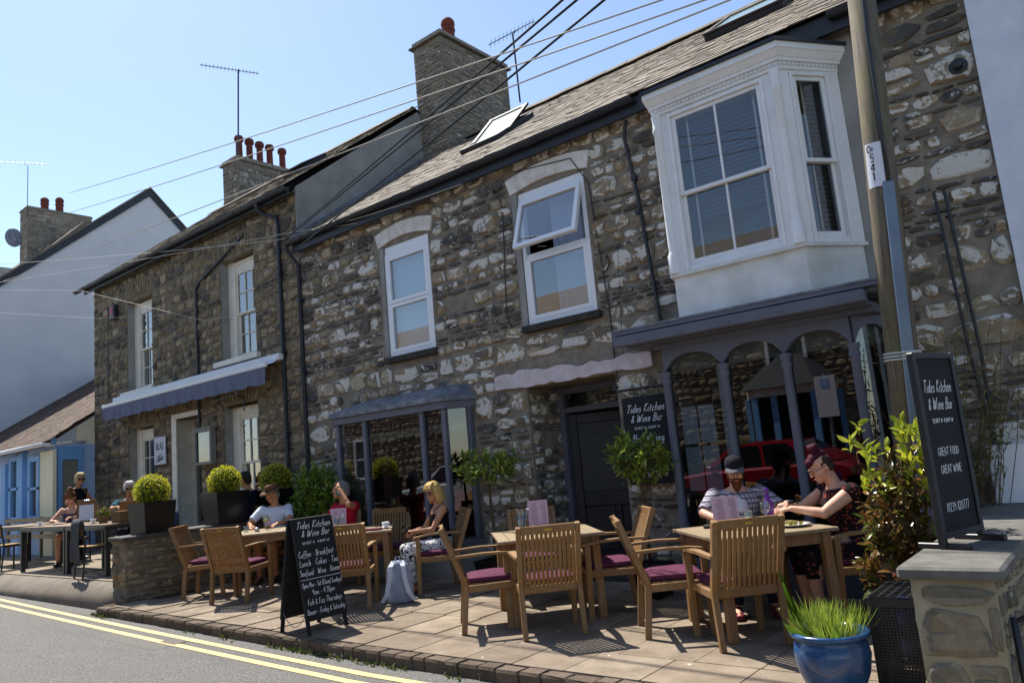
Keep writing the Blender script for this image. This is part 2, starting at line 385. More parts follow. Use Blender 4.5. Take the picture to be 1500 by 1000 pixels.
def courses(wd, ht, holes, seed, hs, asp, thin=.25, gap=.012, v0=0., wob=.025):
    """rows of rubble: returns (u,v,w,h,rot) of the stones, leaving the holes (u0,u1,v0,v1) free"""
    r = random.Random(seed); out = []; v = v0; ph = r.uniform(0, 9)
    while v < ht-.02:
        h = r.uniform(*hs); tr = r.random() < thin
        if tr: h = r.uniform(.04, .085)
        elif r.random() < .18: h *= 1.3
        h = min(h, ht-v)
        iv = [(0., wd)]
        for (a, b, c, d) in holes:
            if min(d, v+h)-max(c, v) > .3*h:
                nv = []
                for (p, q) in iv:
                    if b <= p or a >= q: nv.append((p, q)); continue
                    if a > p: nv.append((p, a))
                    if b < q: nv.append((b, q))
                iv = nv
        for (p, q) in iv:
            u = p
            while u < q-.03:
                L = h*r.uniform(*asp)*(2.6 if tr else 1); L = min(max(L, .07), .62)
                if q-(u+L) < .09: L = q-u
                L = min(L, q-u)
                if L > .03:
                    dv = wob*math.sin(u*1.7+ph+v*.6)+wob*.6*math.sin(u*4.1+v*2)
                    if not tr and h > .13 and r.random() < .22 and L > .1:      # two thin ones on top of each other
                        k = r.uniform(.35,.65); out.append((u+L/2, v+h*k/2+dv, L-gap, h*k-gap, r.uniform(-.04,.04), int(r.random()<.5))); out.append((u+L/2, v+h*(1+k)/2+dv, L*r.uniform(.75,1)-gap, h*(1-k)-gap, r.uniform(-.04,.04), int(r.random()<.5)))
                    elif r.random() > .04:
                        out.append((u+L/2, v+h/2+dv+r.uniform(-.008,.008), L-gap*r.uniform(.6,1.8), h*r.uniform(.8,1.0)-gap, r.uniform(-.07,.07), int(tr or r.random()<.12)))
                u += L
        v += h
    return out
def rubble(parent, O, u, v, n, lst, protos, mat, seed, depth=(.028,.058), minpx=9., cap=300, name='stone', slate=None):
    r = random.Random(seed); O, u, v, n = Vector(O), Vector(u), Vector(v), Vector(n); it = ([], [])
    for (a, b, wd, h, rot, *kind) in lst:
        if wd < .015 or h < .012: continue
        c = O+u*a+v*b; cu = u*math.cos(rot)+v*math.sin(rot); cv = v*math.cos(rot)-u*math.sin(rot)
        if r.random() < .5: cu = -cu
        d = r.uniform(*depth)*min(1, .5+h*4); k = r.randrange(len(protos))
        mm = Matrix(((cu.x*wd, cv.x*h, n.x*d, c.x), (cu.y*wd, cv.y*h, n.y*d, c.y), (cu.z*wd, cv.z*h, n.z*d, c.z), (0,0,0,1)))
        sl_ = bool(slate and kind and kind[0]); it[sl_].append((mm, r.randrange(len(slate[0])) if sl_ else k))
    a = pieces(parent, name, it[0], protos, mat, minpx, int(cap*.72) if slate else cap) if it[0] else (0,0)
    if it[1]: a += pieces(parent, 'slate_stone', it[1], slate[0], slate[1], minpx, int(cap*.28))
    return a
def wall_sheet(m, X0, X1, Z0, Z1, Y, holes):
    """front sheet at Y with rectangular openings (x0,x1,z0,z1,depth) and their reveals"""
    xs = sorted({X0, X1, *[min(max(q, X0), X1) for h in holes for q in h[:2]]}); zs = sorted({Z0, Z1, *[min(max(q, Z0), Z1) for h in holes for q in h[2:4]]})
    for i in range(len(xs)-1):
        for j in range(len(zs)-1):
            cx, cz = (xs[i]+xs[i+1])/2, (zs[j]+zs[j+1])/2
            if any(h[0] < cx < h[1] and h[2] < cz < h[3] for h in holes): continue
            m.add([(xs[i],Y,zs[j]),(xs[i+1],Y,zs[j]),(xs[i+1],Y,zs[j+1]),(xs[i],Y,zs[j+1])], [(0,1,2,3)])
    for x0, x1, z0, z1, d in holes:
        m.add([(x0,Y,z0),(x0,Y+d,z0),(x0,Y+d,z1),(x0,Y,z1)], [(0,1,2,3)]); m.add([(x1,Y,z0),(x1,Y,z1),(x1,Y+d,z1),(x1,Y+d,z0)], [(0,1,2,3)])
        m.add([(x0,Y,z1),(x0,Y+d,z1),(x1,Y+d,z1),(x1,Y,z1)], [(0,1,2,3)]); m.add([(x0,Y,z0),(x1,Y,z0),(x1,Y+d,z0),(x0,Y+d,z0)], [(0,1,2,3)])
    return m
def shell(m, X0, X1, Y, Yb, Z0, Zt):     # side, back and inner floor that close a house behind its front
    m.add([(X0,Y,Z0),(X0,Yb,Z0),(X0,Yb,Zt),(X0,Y,Zt)], [(0,1,2,3)]); m.add([(X1,Y,Z0),(X1,Yb,Z0),(X1,Yb,Zt),(X1,Y,Zt)], [(0,1,2,3)])
    m.add([(X0,Yb,Z0),(X1,Yb,Z0),(X1,Yb,Zt),(X0,Yb,Zt)], [(0,1,2,3)]); m.add([(X0,Y+.05,2.86),(X1,Y+.05,2.86),(X1,Yb,2.86),(X0,Yb,2.86)], [(0,1,2,3)])
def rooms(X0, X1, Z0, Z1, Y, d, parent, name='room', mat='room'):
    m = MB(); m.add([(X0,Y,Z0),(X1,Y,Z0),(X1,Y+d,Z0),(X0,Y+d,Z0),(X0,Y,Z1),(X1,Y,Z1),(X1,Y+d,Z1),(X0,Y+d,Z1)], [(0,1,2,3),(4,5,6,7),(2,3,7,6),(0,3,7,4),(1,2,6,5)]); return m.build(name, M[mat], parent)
SP_M = stone_protos(M['stone_mid'], 1); SP_L = stone_protos(M['stone_left'], 2); SP_C = stone_protos(M['stone_chim'], 3, 16, 8, .06)
SL_M = (stone_protos(M['slate_mid'], 4, 14, 8, .08), M['slate_mid']); SL_L = (stone_protos(M['slate_left'], 5, 14, 8, .08), M['slate_left'])
def slates(parent, name, X0, X1, y0, z0, slope, length, expo, wd, mat, seed, cap, skip=(), rough=1.):
    """courses of slates up a roof plane that starts at (y0,z0)"""
    protos = []; r = random.Random(seed)
    for q in range(8):
        m = MB(); a, b = r.uniform(-.03,.03)*rough, r.uniform(-.03,.03)*rough
        vs = [(-.5,-.5+a,0),(.5,-.5+b,0),(.5,.5,0),(-.5,.5,0)]; m.add([(x,y,-.5) for x,y,z in vs]+[(x,y,.5) for x,y,z in vs], [(3,2,1,0),(4,5,6,7),(0,1,5,4),(1,2,6,5),(2,3,7,6),(3,0,4,7)])
        protos.append(m.mesh('slate', mat))
    s = math.atan(slope); e = Vector((0, math.cos(s), math.sin(s))); n = Vector((0, -math.sin(s), math.cos(s))); it = []; k = 0; d = 0.
    while d < length:
        x = X0+(k % 2)*wd/2-wd/2
        while x < X1:
            w = wd*r.uniform(.9,1.08); a = max(x, X0); b = min(x+w, X1)
            c = Vector(((a+b)/2, y0, z0))+e*(d+expo*.6+r.uniform(-.012,.012)*rough)+n*(.018+r.uniform(-.002,.006)*rough)
            if b-a > .04 and not any(q[0] < c.x < q[1] and q[2] < d+expo/2 < q[3] for q in skip):
                t = -.035+r.uniform(-.02,.02)*rough; ee = (e*math.cos(t)+n*math.sin(t)); nn = (n*math.cos(t)-e*math.sin(t)); L = expo*1.35; th = .011*r.uniform(.8,1.5)
                it.append((Matrix(((b-a-.004, ee.x*L, nn.x*th, c.x), (0, ee.y*L, nn.y*th, c.y), (0, ee.z*L, nn.z*th, c.z), (0,0,0,1))), r.randrange(8)))
            x += w
        d += expo; k += 1
    return pieces(parent, name, it, protos, mat, 3.5 if cap else 1e9, cap)
def gutter_run(p, q, r, mat, parent, name='gutter', brackets=0):
    m = MB(); p, q = Vector(p), Vector(q); d = (q-p); t = d.normalized(); sd = Vector((0,-1,0)); n = 10
    for ro, in ((r,),):
        rings = []
        for e in (p, q): rings.append([e+sd*math.cos(a)*ro-Vector((0,0,1))*math.sin(a)*ro for a in (math.pi*k/n for k in range(n+1))]+[e+sd*math.cos(a)*(ro-.008)-Vector((0,0,1))*math.sin(a)*(ro-.008) for a in (math.pi*k/n for k in range(n, -1, -1))])
        m.loft(rings)
    o = m.build(name, mat, parent); auto_smooth(o)
    for k in range(brackets):
        c = p+d*((k+.5)/brackets); b = MB(); rr = r+.007
        b.loft([[c+t*s*.022+sd*math.cos(a)*rr-Vector((0,0,1))*math.sin(a)*rr for a in (math.pi*j/8 for j in range(9))]+[c+t*s*.022+sd*math.cos(a)*(rr-.005)-Vector((0,0,1))*math.sin(a)*(rr-.005) for a in (math.pi*j/8 for j in range(8,-1,-1))] for s in (-1,1)]); b.build('gutter_joint', mat, o)
    return o
def pipe(pts, r, mat, parent, name='downpipe', collars=(), sq=False):
    m = MB()
    if sq:
        for a, b in zip(pts, pts[1:]): m.bar(a, b, 2*r, 2*r, (0,1,0), .003)
    else: m.tube(pts, r, 10)
    o = m.build(name, mat, parent); auto_smooth(o, 50)
    for c in collars:
        c = Vector(c); b = MB(); b.box(c.x-r*1.35, c.x+r*1.35, c.y-r*1.35, c.y+r*1.6, c.z-.03, c.z+.03); b.build('pipe_collar', mat, o)
    return o
def cap_slab(m, x0, x1, y0, y1, z0, z1): m.cbox(((x0+x1)/2,(y0+y1)/2,(z0+z1)/2), ((x1-x0)/2,0,0), (0,(y1-y0)/2,0), (0,0,(z1-z0)/2), .015)
# ------------------------------------------------------------------ window builders
def pane(parent, x0, x1, z0, z1, Y, mat='glass', name='pane'):
    m = MB(); m.add([(x0,Y,z0),(x1,Y,z0),(x1,Y,z1),(x0,Y,z1)], [(0,1,2,3)]); return m.build(name, M[mat], parent)
def frame_rect(m, x0, x1, z0, z1, Y, w, d, b=.005, bottom=None):
    bt = bottom or w
    m.cbox(((x0+w/2),Y,(z0+z1)/2), (w/2,0,0), (0,d/2,0), (0,0,(z1-z0)/2), b); m.cbox(((x1-w/2),Y,(z0+z1)/2), (w/2,0,0), (0,d/2,0), (0,0,(z1-z0)/2), b)
    m.cbox(((x0+x1)/2,Y+.001,z1-w/2), ((x1-x0)/2-w+.002,0,0), (0,d/2,0), (0,0,w/2), b); m.cbox(((x0+x1)/2,Y+.001,z0+bt/2), ((x1-x0)/2-w+.002,0,0), (0,d/2,0), (0,0,bt/2), b)
def sash_window(parent, x0, x1, z0, z1, Y, cols, mat, sill=None, head=0.):
    """vertical sliding sash: frame, two sashes of panes with glazing bars"""
    m = MB(); frame_rect(m, x0, x1, z0, z1, Y, .065, .10)
    if head: m.box(x0+.066, x1-.066, Y-.03, Y+.03, z1-.065-head, z1-.066)
    wdw = m.build('window', M[mat], parent); a0, a1, b0, b1 = x0+.065, x1-.065, z0+.065, z1-.065-head; mid = (b0+b1)/2
    for s, (c0, c1, yy) in enumerate(((b0, mid+.02, Y+.035), (mid-.02, b1, Y-.005))):
        f = MB(); frame_rect(f, a0, a1, c0, c1, yy, .042, .036, .003, .06 if s == 0 else .042); sh = f.build('sash', M[mat], wdw)
        g0, g1, h0, h1 = a0+.042, a1-.042, c0+(.06 if s == 0 else .042), c1-.042
        for k in range(1, cols): xx = g0+(g1-g0)*k/cols; f = MB(); f.box(xx-.009, xx+.009, yy-.016, yy+.012, h0, h1); f.build('glazing_bar', M[mat], wdw)
        f = MB(); zz = (h0+h1)/2; f.box(g0, g1, yy-.014, yy+.011, zz-.009, zz+.009); f.build('glazing_bar', M[mat], wdw)
        for k in range(cols):
            for q in range(2): pane(wdw, g0+(g1-g0)*k/cols, g0+(g1-g0)*(k+1)/cols, h0+(h1-h0)*q/2, h0+(h1-h0)*(q+1)/2, yy+.004+rnd.uniform(-.002,.002))
    if sill:
        f = MB(); f.cbox(((sill[0]+sill[1])/2, (Y0-.09+Y+.05)/2, z0-.045), ((sill[1]-sill[0])/2,0,0), (0,(Y+.05-Y0+.09)/2,0), (0,0,.05), .008); f.build('sill', M[mat], wdw)
    return wdw
def curtain(parent, x0, x1, z0, z1, Y, mat, amp=.03, n=60, name='curtain', seed=1):
    r = random.Random(seed); m = MB(); vs = []; ph = [r.uniform(0,6) for _ in range(3)]
    for i in range(n+1):
        x = x0+(x1-x0)*i/n; y = Y+amp*(math.sin(x*38+ph[0])*.5+math.sin(x*61+ph[1])*.3+math.sin(x*19+ph[2])*.4); vs += [(x,y,z0),(x,y*.5+Y*.5,z1)]
    m.add(vs, [(2*i,2*i+2,2*i+3,2*i+1) for i in range(n)]); return m.build(name, mat, parent, smooth=True)
M['net'] = plain('net_curtain', 'a9b2c0', None, rough=.9)
M['blind'] = plain('blind', '7a808e', '6b7180', 3, .7)
M['blind_tan'] = plain('blind_tan', '8b7a63', '7a6a55', 3, .7)
M['maroon'] = plain('maroon', '6d3040', '5b2735', 5, .9)
M['floral'] = plain('floral', 'd9cdbc', '8d8573', 28, .9)
# ================================================================== the middle stone house
HX0, HX1, EZ = -10.43, -.55, 5.36
mid = thing('stone_house', 'lime-flecked rubble stone house with white oriel window and grey arcaded shopfront', 'house', ((HX0+HX1)/2, Y0, 0))
RV = .085
W1 = (-8.33, -7.37, 3.10, 4.78); W2 = (-5.70, -4.66, 3.10, 4.84); DR = (-5.83, -4.52, -.2, 2.33)
holes = [(*W1, .14), (*W2, .14), (*DR, .72), (-9.1, -6.9, .5, 2.25, .2), (-3.7, -1.72, .3, 2.3, .2), (-3.2, -1.8, 3.2, 4.95, .2)]
m = MB(); wall_sheet(m, HX0, HX1, -.3, EZ+.02, Y0, holes); shell(m, HX0, HX1, Y0, 14.3, -.3, EZ)
wall = m.build('wall', M['mortar'], mid)
avoid = [(-8.46,-7.35,3.02,4.8), (-8.55,-7.26,4.76,5.14), (-5.80,-4.62,3.0,4.84), (-5.86,-4.56,4.78,5.18), (-6.32,-3.9,2.33,2.58), (DR[0],DR[1],-.3,2.36),
         (-9.5,-6.72,-.3,2.42), (-3.82,-1.55,-.3,2.85), (-3.62,-1.5,2.6,5.4)]
hl = [(a-HX0, b-HX0, c+.3, d+.3) for a, b, c, d in avoid]
lst = courses(HX1-HX0, EZ+.3, hl, 11, (.12,.26), (.8,2.0), .34)
print('mid stones', rubble(wall, (HX0, Y0, -.3), (1,0,0), (0,0,1), (0,-1,0), lst, SP_M, M['stone_mid'], 5, slate=SL_M))
# stones of the door reveal that faces right
lst = courses(.66, 2.5, [], 21, (.10,.22), (.9,1.7), .25)
rubble(wall, (DR[0], Y0+.02, -.2), (0,1,0), (0,0,1), (1,0,0), lst, SP_M, M['stone_mid'], 6, cap=40, name='reveal_stone', slate=SL_M)
# segmental heads over the upper windows
def arch_head(x0, x1, zb, rise, th, n, mat, parent, proud=.03, name='window_head', splay=.12, keep=None):
    o = thing_part(name, parent); prev = None
    c = (x0+x1)/2; hw = (x1-x0)/2
    for k in range(n):
        a, b = -1+2*k/n, -1+2*(k+1)/n; pts = []
        for t, up in ((a,0),(b,0),(b,1),(a,1)):
            z = zb+rise*(1-t*t)+(th+rise*.15)*up; pts.append((c+hw*t*(1+splay*up*.9), Y0-proud, z))
        jj = rnd.uniform(-.005,.005)
        g_ = .003; P = [Vector(q) for q in pts]; cc = sum(P, Vector())/4; P = [cc+(q-cc)*.985+Vector((0, jj, 0)) for q in P]
        MB().prism(P, (0, proud+.05, 0)).build('voussoir', mat, o)
    return o
def thing_part(name, parent):
    o = bpy.data.objects.new(name, None); col.objects.link(o); o.parent = parent; o.empty_display_size = .1; return o
arch_head(W1[0]-.09, W1[1]+.07, W1[3]+.0, .09, .20, 8, M['lime'], mid)
arch_head(W2[0]-.09, W2[1]+.07, W2[3]-.0, .08, .20, 8, M['lime'], mid)
for wq in (W1, W2):
    m = MB(); m.cbox(((wq[0]+wq[1])/2, Y0-.02, wq[2]-.05), ((wq[1]-wq[0])/2+.06,0,0), (0,.07,0), (0,0,.045), .012); m.build('stone_sill', M['sill'], mid)
    m = MB(); m.box(wq[0]-.085, wq[0]-.002, Y0-.016, Y0+.02, wq[2], wq[3]); m.build('cement_margin', M['render_grey'], mid)
# upper left window: white plastic, two lights
def upvc(wq, head, name='window'):
    x0, x1, z0, z1 = wq; Y = Y0+.045; m = MB(); z1 -= head
    frame_rect(m, x0+.005, x1-.005, z0+.005, z1, Y, .06, .09)
    if head: m.box(x0+.005, x1-.005, Y-.03, Y+.03, z1, z1+head-.005)
    return m.build(name, M['upvc'], mid), Y, z1
o, Y, zt = upvc(W1, .12); x0, x1, z0 = W1[0]+.06, W1[1]-.06, W1[2]+.06; zm = (z0+zt)/2-.02
for (a, b) in ((z0, zm-.003), (zm+.003, zt-.055)):
    f = MB(); frame_rect(f, x0, x1, a, b, Y-.02, .055, .06); lt = f.build('casement', M['upvc'], o); pane(lt, x0+.05, x1-.05, a+.05, b-.05, Y-.018)
curtain(mid, x0, x1, z0, zt, Y+.09, plain('roller', 'b9cdd6', None, rough=.9), .0, 2, 'roller_blind')
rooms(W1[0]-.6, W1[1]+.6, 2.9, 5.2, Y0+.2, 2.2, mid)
# upper right window, its top light hung open
o, Y, zt = upvc(W2, .1); x0, x1, z0 = W2[0]+.06, W2[1]-.06, W2[2]+.06; zm = z0+.80
f = MB(); frame_rect(f, x0, x1, z0, zm, Y-.02, .055, .06); lt = f.build('casement', M['upvc'], o); pane(lt, x0+.05, x1-.05, z0+.05, zm-.05, Y-.018)
f = MB(); f.box(x0, x1, Y-.03, Y+.02, zm+.001, zm+.05); f.build('transom', M['upvc'], o)
f = MB(); H = zt-.055-zm-.04; frame_rect(f, x0-.02, x1+.02, -H, 0, 0, .06, .06); piv = Vector((0, Y-.05, zt-.04)); ang = R_(-19)
rot = Matrix.Translation(piv) @ Matrix.Rotation(ang, 4, 'X'); f.v = [tuple(rot @ Vector(p)) for p in f.v]; lt = f.build('open_casement', M['upvc'], o); lt['label'] = 'top light hung open'
f = MB(); f.add([(x0+.03,0,-H+.05),(x1-.03,0,-H+.05),(x1-.03,0,-.05),(x0+.03,0,-.05)], [(0,1,2,3)]); f.v = [tuple(rot @ Vector(p)) for p in f.v]; f.build('pane', M['glass'], lt)
f = MB(); f.bar((x0+.2, Y-.05, zm+.12), (x0+.45, Y-.22, zm+.03), .012, .012); f.build('window_stay', M['lead'], lt)
curtain(mid, x0+.30, x1-.02, z0, zt, Y+.14, M['net'], .05, 70, seed=4)
rooms(W2[0]-.6, W2[1]+.6, 2.9, 5.2, Y0+.25, 2.2, mid)
# door opening: rough white lintel, frame, open transom light, dark door
m = MB(); xs = [DR[0]-.48+k*.1 for k in range(24)]; top = []; bot = []; r = random.Random(5)
for x in xs: top.append((x, Y0-.05, 2.52+r.uniform(-.025,.025)+.025*math.sin(x*3))); bot.append((x, Y0-.05, 2.345+r.uniform(-.018,.012)))
n = len(xs); vs = bot+top+[(x, Y0+.05, z) for x, y, z in bot]+[(x, Y0+.05, z) for x, y, z in top]
m.add(vs, [q for i in range(n-1) for q in ((i,i+1,n+i+1,n+i),(n+i,n+i+1,3*n+i+1,3*n+i),(2*n+i,2*n+i+1,i+1,i))]+[(0,n,3*n,2*n),(n-1,2*n-1,4*n-1,3*n-1)]); auto_smooth(m.build('door_lintel', M['pinkwhite'], mid), 35)
YD = Y0+.66; dx0, dx1 = DR[0]+.005, DR[1]-.02
m = MB(); frame_rect(m, dx0, dx1, -.02, 2.325, YD, .09, .12); m.box(dx0+.09, dx1-.09, YD-.05, YD+.05, 1.99, 2.06); dfr = m.build('door_frame', M['shop_grey'], mid)
pane(dfr, dx0+.09, dx1-.09, 2.06, 2.24, YD+.01, 'shop_glass')
a = Vector((dx0+.1, YD+.03, 0)); dirn = Vector((math.cos(.35), math.sin(.35), 0)); nrm = Vector((dirn.y, -dirn.x, 0)); wd = dx1-dx0-.2
def leaf(m, u0, u1, z0, z1, n0, n1): m.cbox(a+dirn*(u0+u1)/2+nrm*(n0+n1)/2+Vector((0,0,(z0+z1)/2)), dirn*(u1-u0)/2, nrm*(n1-n0)/2, (0,0,(z1-z0)/2), .006)
m = MB(); leaf(m, 0, .11, .01, 1.97, -.022, .022); leaf(m, wd-.11, wd, .01, 1.97, -.022, .022); leaf(m, .111, wd-.111, .01, .22, -.021, .021); leaf(m, .111, wd-.111, .78, .96, -.021, .021); leaf(m, .111, wd-.111, 1.84, 1.97, -.021, .021); leaf(m, wd/2-.04, wd/2+.04, .221, .779, -.021, .021)
dr = m.build('door', M['door'], mid)
for u0 in (.115, wd/2+.045): m = MB(); leaf(m, u0, u0+wd/2-.16, .225, .775, -.01, .012); m.build('door_panel', M['door'], dr)
m = MB(); leaf(m, .112, wd-.112, .961, 1.839, -.004, .004); m.build('door_pane', plain('frosted', '33383b', '3d4245', 5, .35), dr)
m = MB(); leaf(m, .22, .42, .84, .9, .022, .032); m.build('letter_plate', M['black_plastic'], dr)
m = MB(); leaf(m, .25, .42, 1.66, 1.71, .005, .009); m.build('notice', M['black_plastic'], dr)
m = MB(); m.box(DR[0]+.01, DR[1]-.01, Y0+.0, YD+.1, -.1, .03); m.build('doorstep', M['sill'], mid)
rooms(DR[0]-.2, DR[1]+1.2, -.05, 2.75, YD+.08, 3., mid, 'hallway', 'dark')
# ---------------------------------------------------------- left shop bay
YB = 7.1; bx0, bx1 = -9.27, -6.97; bz0, bz1 = .50, 2.2
bay = thing_part('bay_window', mid); bay.matrix_basis = Matrix(); 
m = MB(); out = [(bx0-.16,Y0+.02),(bx0,YB),(bx1,YB),(bx1+.22,Y0+.02)]
def ring(off): return [(out[0][0]-off, Y0+.02), (out[1][0]-off*.8, YB-off), (out[2][0]+off*.8, YB-off), (out[3][0]+off, Y0+.02)]
def slab(m, off, z0, z1): 
    q = ring(off); m.prism([(x, y, z0) for x, y in q], (0, 0, z1-z0))
slab(m, .03, bz1, bz1+.13); m.build('bay_fascia', M['shop_grey'], bay); m = MB(); slab(m, .05, bz0-.07, bz0); m.build('bay_sill', M['shop_grey'], bay)
m = MB(); slab(m, .02, -.3, bz0-.072); m.build('plinth', M['render_grey'], bay)
m = MB(); q0, q1 = ring(.07), [(bx0+.3, Y0), (bx0+.42, Y0-.04), (bx1-.1, Y0-.04), (bx1+.3, Y0)]
m.loft([[Vector((x,y,bz1+.1)) for x,y in q0], [Vector((x,y,bz1+.165)) for x,y in q0], [Vector((x,y,bz1+.185)) for x,y in ring(.03)], [Vector((x,y,bz1+.33)) for x,y in q1]]); m.build('lead_roof', M['lead'], bay)
pc = [(bx0+.03,YB+.035),(-8.62,YB+.035),(-7.42,YB+.035),(bx1-.03,YB+.035),(bx1+.17,Y0-.05),(bx0-.12,Y0-.05)]
for (x, y) in pc: m = MB(); m.cbox((x,y,(bz0+bz1)/2), (.036,0,0), (0,.036,0), (0,0,(bz1-bz0)/2), .008); m.build('post', M['shop_grey'], bay)
for (p, q) in zip(pc[:4], pc[1:5]):
    m = MB(); m.add([(p[0],p[1]+.01,bz0),(q[0],q[1]+.01,bz0),(q[0],q[1]+.01,bz1),(p[0],p[1]+.01,bz1)], [(0,1,2,3)]); m.build('pane', M['shop_glass'], bay)
    m = MB(); mm = Vector((q[0]-p[0], q[1]-p[1], 0)); a_ = Vector((p[0],p[1]+.09,0))+mm*.04; b_ = a_+mm*.92
    for (z0, z1, nm, mt) in ((bz1-.20, bz1-.01, 'pelmet', M['maroon']), (bz1-.29, bz1-.2, 'pelmet_trim', M['floral'])): MB().add([(a_.x,a_.y,z0),(b_.x,b_.y,z0),(b_.x,b_.y,z1),(a_.x,a_.y,z1)], [(0,1,2,3)]).build(nm, mt, bay)
rooms(bx0-.1, bx1+.1, .3, 2.3, Y0+.02, 3.5, bay, 'dining_room'); curtain(bay, -7.7, -7.25, bz0, bz1-.2, YB+.3, M['maroon'], .03, 30, seed=3); curtain(bay, -8.6, -8.42, bz0, bz1-.2, YB+.3, M['maroon'], .02, 20, seed=6)
# ---------------------------------------------------------- right shopfront with arches on slim columns
YS = 7.05; cx = [-3.70, -3.06, -2.44, -1.83]; cz = 2.24; sf = thing_part('shopfront', mid); sx1 = -1.70
for k, x in enumerate(cx+[None]):
    c = (x, YS+.05, 0) if x is not None else (sx1+.10, Y0-.05, 0)
    m = MB(); m.lathe([(.062,.30),(.062,.62),(.05,.64),(.052,.66),(.042,.69),(.040,2.08),(.050,2.10),(.050,2.125),(.042,2.14),(.056,2.18),(.056,2.21)], 16, c); auto_smooth(m.build('column', M['shop_grey'], sf), 40)
def arch(p, q, y0, y1, z0, z1, th):       # spandrel board with a segmental cut
    m = MB(); n = 14; A = Vector((p[0],p[1],0)); B = Vector((q[0],q[1],0)); d = B-A; nn = Vector((-d.y, d.x, 0)).normalized()*th/2; vs = []
    for i in range(n+1):
        t = i/n; s = min(1, max(0, (t-.05)/.9)); zc = z0+.165*math.sqrt(max(0, 1-(2*s-1)**2)) if 0 < s < 1 else z0
        for o_ in (-1, 1): P = A+d*t+nn*o_; vs += [(P.x,P.y,zc),(P.x,P.y,z1)]
    fs = []
    for i in range(n): b = 4*i; fs += [(b,b+4,b+5,b+1),(b+2,b+3,b+7,b+6),(b,b+2,b+6,b+4),(b+1,b+5,b+7,b+3)]
    m.add(vs, fs+[(0,1,3,2),(4*n,4*n+2,4*n+3,4*n+1)]); return m
for p, q in zip([(x, YS+.05) for x in cx], [(x, YS+.05) for x in cx[1:]]+[(sx1+.10, Y0-.02)]): arch(p, q, 0, 0, 2.21, 2.46, .06).build('arch_board', M['shop_grey'], sf)
fx0, fx1 = -4.12, -1.60
m = MB(); m.box(cx[0]-.08, sx1+.1, YS+.0, Y0, 2.455, 2.50); m.box(fx0+.1, fx1, YS-.12, Y0, 2.5, 2.535)
m.cbox(((fx0+fx1)/2, YS-.20, 2.575), ((fx1-fx0)/2,0,0), (0,.05,0), (0,0,.055), .012); m.box(fx0+.04, fx1+.08, YS-.17, Y0, 2.6, 2.64)
m.box(fx0-.0, fx1+.14, YS-.24, Y0+.0, 2.641, 2.68); m.build('fascia', M['shop_grey'], sf)
m = MB(); m.prism([(fx0-.01,YS-.25,2.682),(fx1+.15,YS-.25,2.682),(fx1+.18,Y0,2.682),(fx0-.01,Y0,2.682)], (0,0,.02)); m.build('fascia_lead', M['lead'], sf)
for k in range(5): c = (fx0+.3+k*.5, YS-.252, 2.565); MB().lathe([(.012,-.006),(.012,.006)], 8, c).build('bolt', M['shop_grey'], sf)
m = MB(); m.box(cx[0]-.06, sx1+.1, YS+.02, Y0, -.3, .33); m.build('stall_riser', M['shop_grey'], sf)
for p, q in zip([(cx[0],YS+.07),(cx[1],YS+.07),(cx[2],YS+.07),(cx[3],YS+.07)], [(cx[1],YS+.07),(cx[2],YS+.07),(cx[3],YS+.07),(sx1+.1,Y0-.03)]):
    MB().add([(p[0],p[1],.33),(q[0],q[1],.33),(q[0],q[1],2.45),(p[0],p[1],2.45)], [(0,1,2,3)]).build('pane', M['shop_glass'], sf)
    d = Vector((q[0]-p[0], q[1]-p[1], 0)); a_ = Vector((p[0],p[1]+.06,0))+d*.05; b_ = a_+d*.9
    MB().add([(a_.x,a_.y,2.20),(b_.x,b_.y,2.2),(b_.x,b_.y,2.45),(a_.x,a_.y,2.45)], [(0,1,2,3)]).build('pelmet_trim', M['floral'], sf)
MB().add([(cx[0],YS+.08,.33),(cx[0],Y0,.33),(cx[0],Y0,2.45),(cx[0],YS+.08,2.45)], [(0,1,2,3)]).build('side_panel', M['shop_grey'], sf)
for (a_, b_, z0, z1) in ((-3.6,-3.43,.98,1.42),(-3.41,-3.24,.98,1.42),(-3.6,-3.43,1.45,1.83),(-3.41,-3.24,1.45,1.83)): MB().box(a_, b_, YS+.085, YS+.088, z0, z1).build('menu_sheet', plain('paper_white', 'd4d8e0', None, rough=.8), sf)
MB().box(-3.16, -3.12, YS+.1, YS+.14, .4, 2.2).build('inner_post', M['upvc'], sf)
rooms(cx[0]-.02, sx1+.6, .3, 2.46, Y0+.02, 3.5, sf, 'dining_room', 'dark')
# ---------------------------------------------------------- oriel window
YO = 6.9; ox = [(-3.50,Y0),(-3.38,YO),(-2.05,YO),(-1.66,Y0-.02)]; oz0, oz1 = 3.16, 4.95; ori = thing_part('oriel_window', mid)
def oring(off): return [(ox[0][0]-off, Y0+.01), (ox[1][0]-off*.45, YO-off), (ox[2][0]+off*.45, YO-off), (ox[3][0]+off, Y0+.01)]
def oslab(m, off, z0, z1, off2=None): m.loft([[Vector((x,y,z0)) for x,y in oring(off)], [Vector((x,y,z1)) for x,y in oring(off if off2 is None else off2)]])
m = MB(); oslab(m, -.01, 2.69, oz0-.035); m.build('apron', M['dirty_white'], ori)
m = MB(); oslab(m, .035, oz0-.035, oz0); m.build('oriel_sill', M['dirty_white'], ori)
m = MB(); oslab(m, .02, 4.86, 4.93); oslab(m, .05, 4.93, 4.965); oslab(m, .06, 4.965, 5.03, .10); oslab(m, .11, 5.03, 5.09); m.build('cornice', M['white_paint'], ori)
m = MB(); oslab(m, .135, 5.091, 5.125); oslab(m, .12, 5.125, 5.17, -.25); m.build('oriel_roof', M['gutter'], ori)
den = []
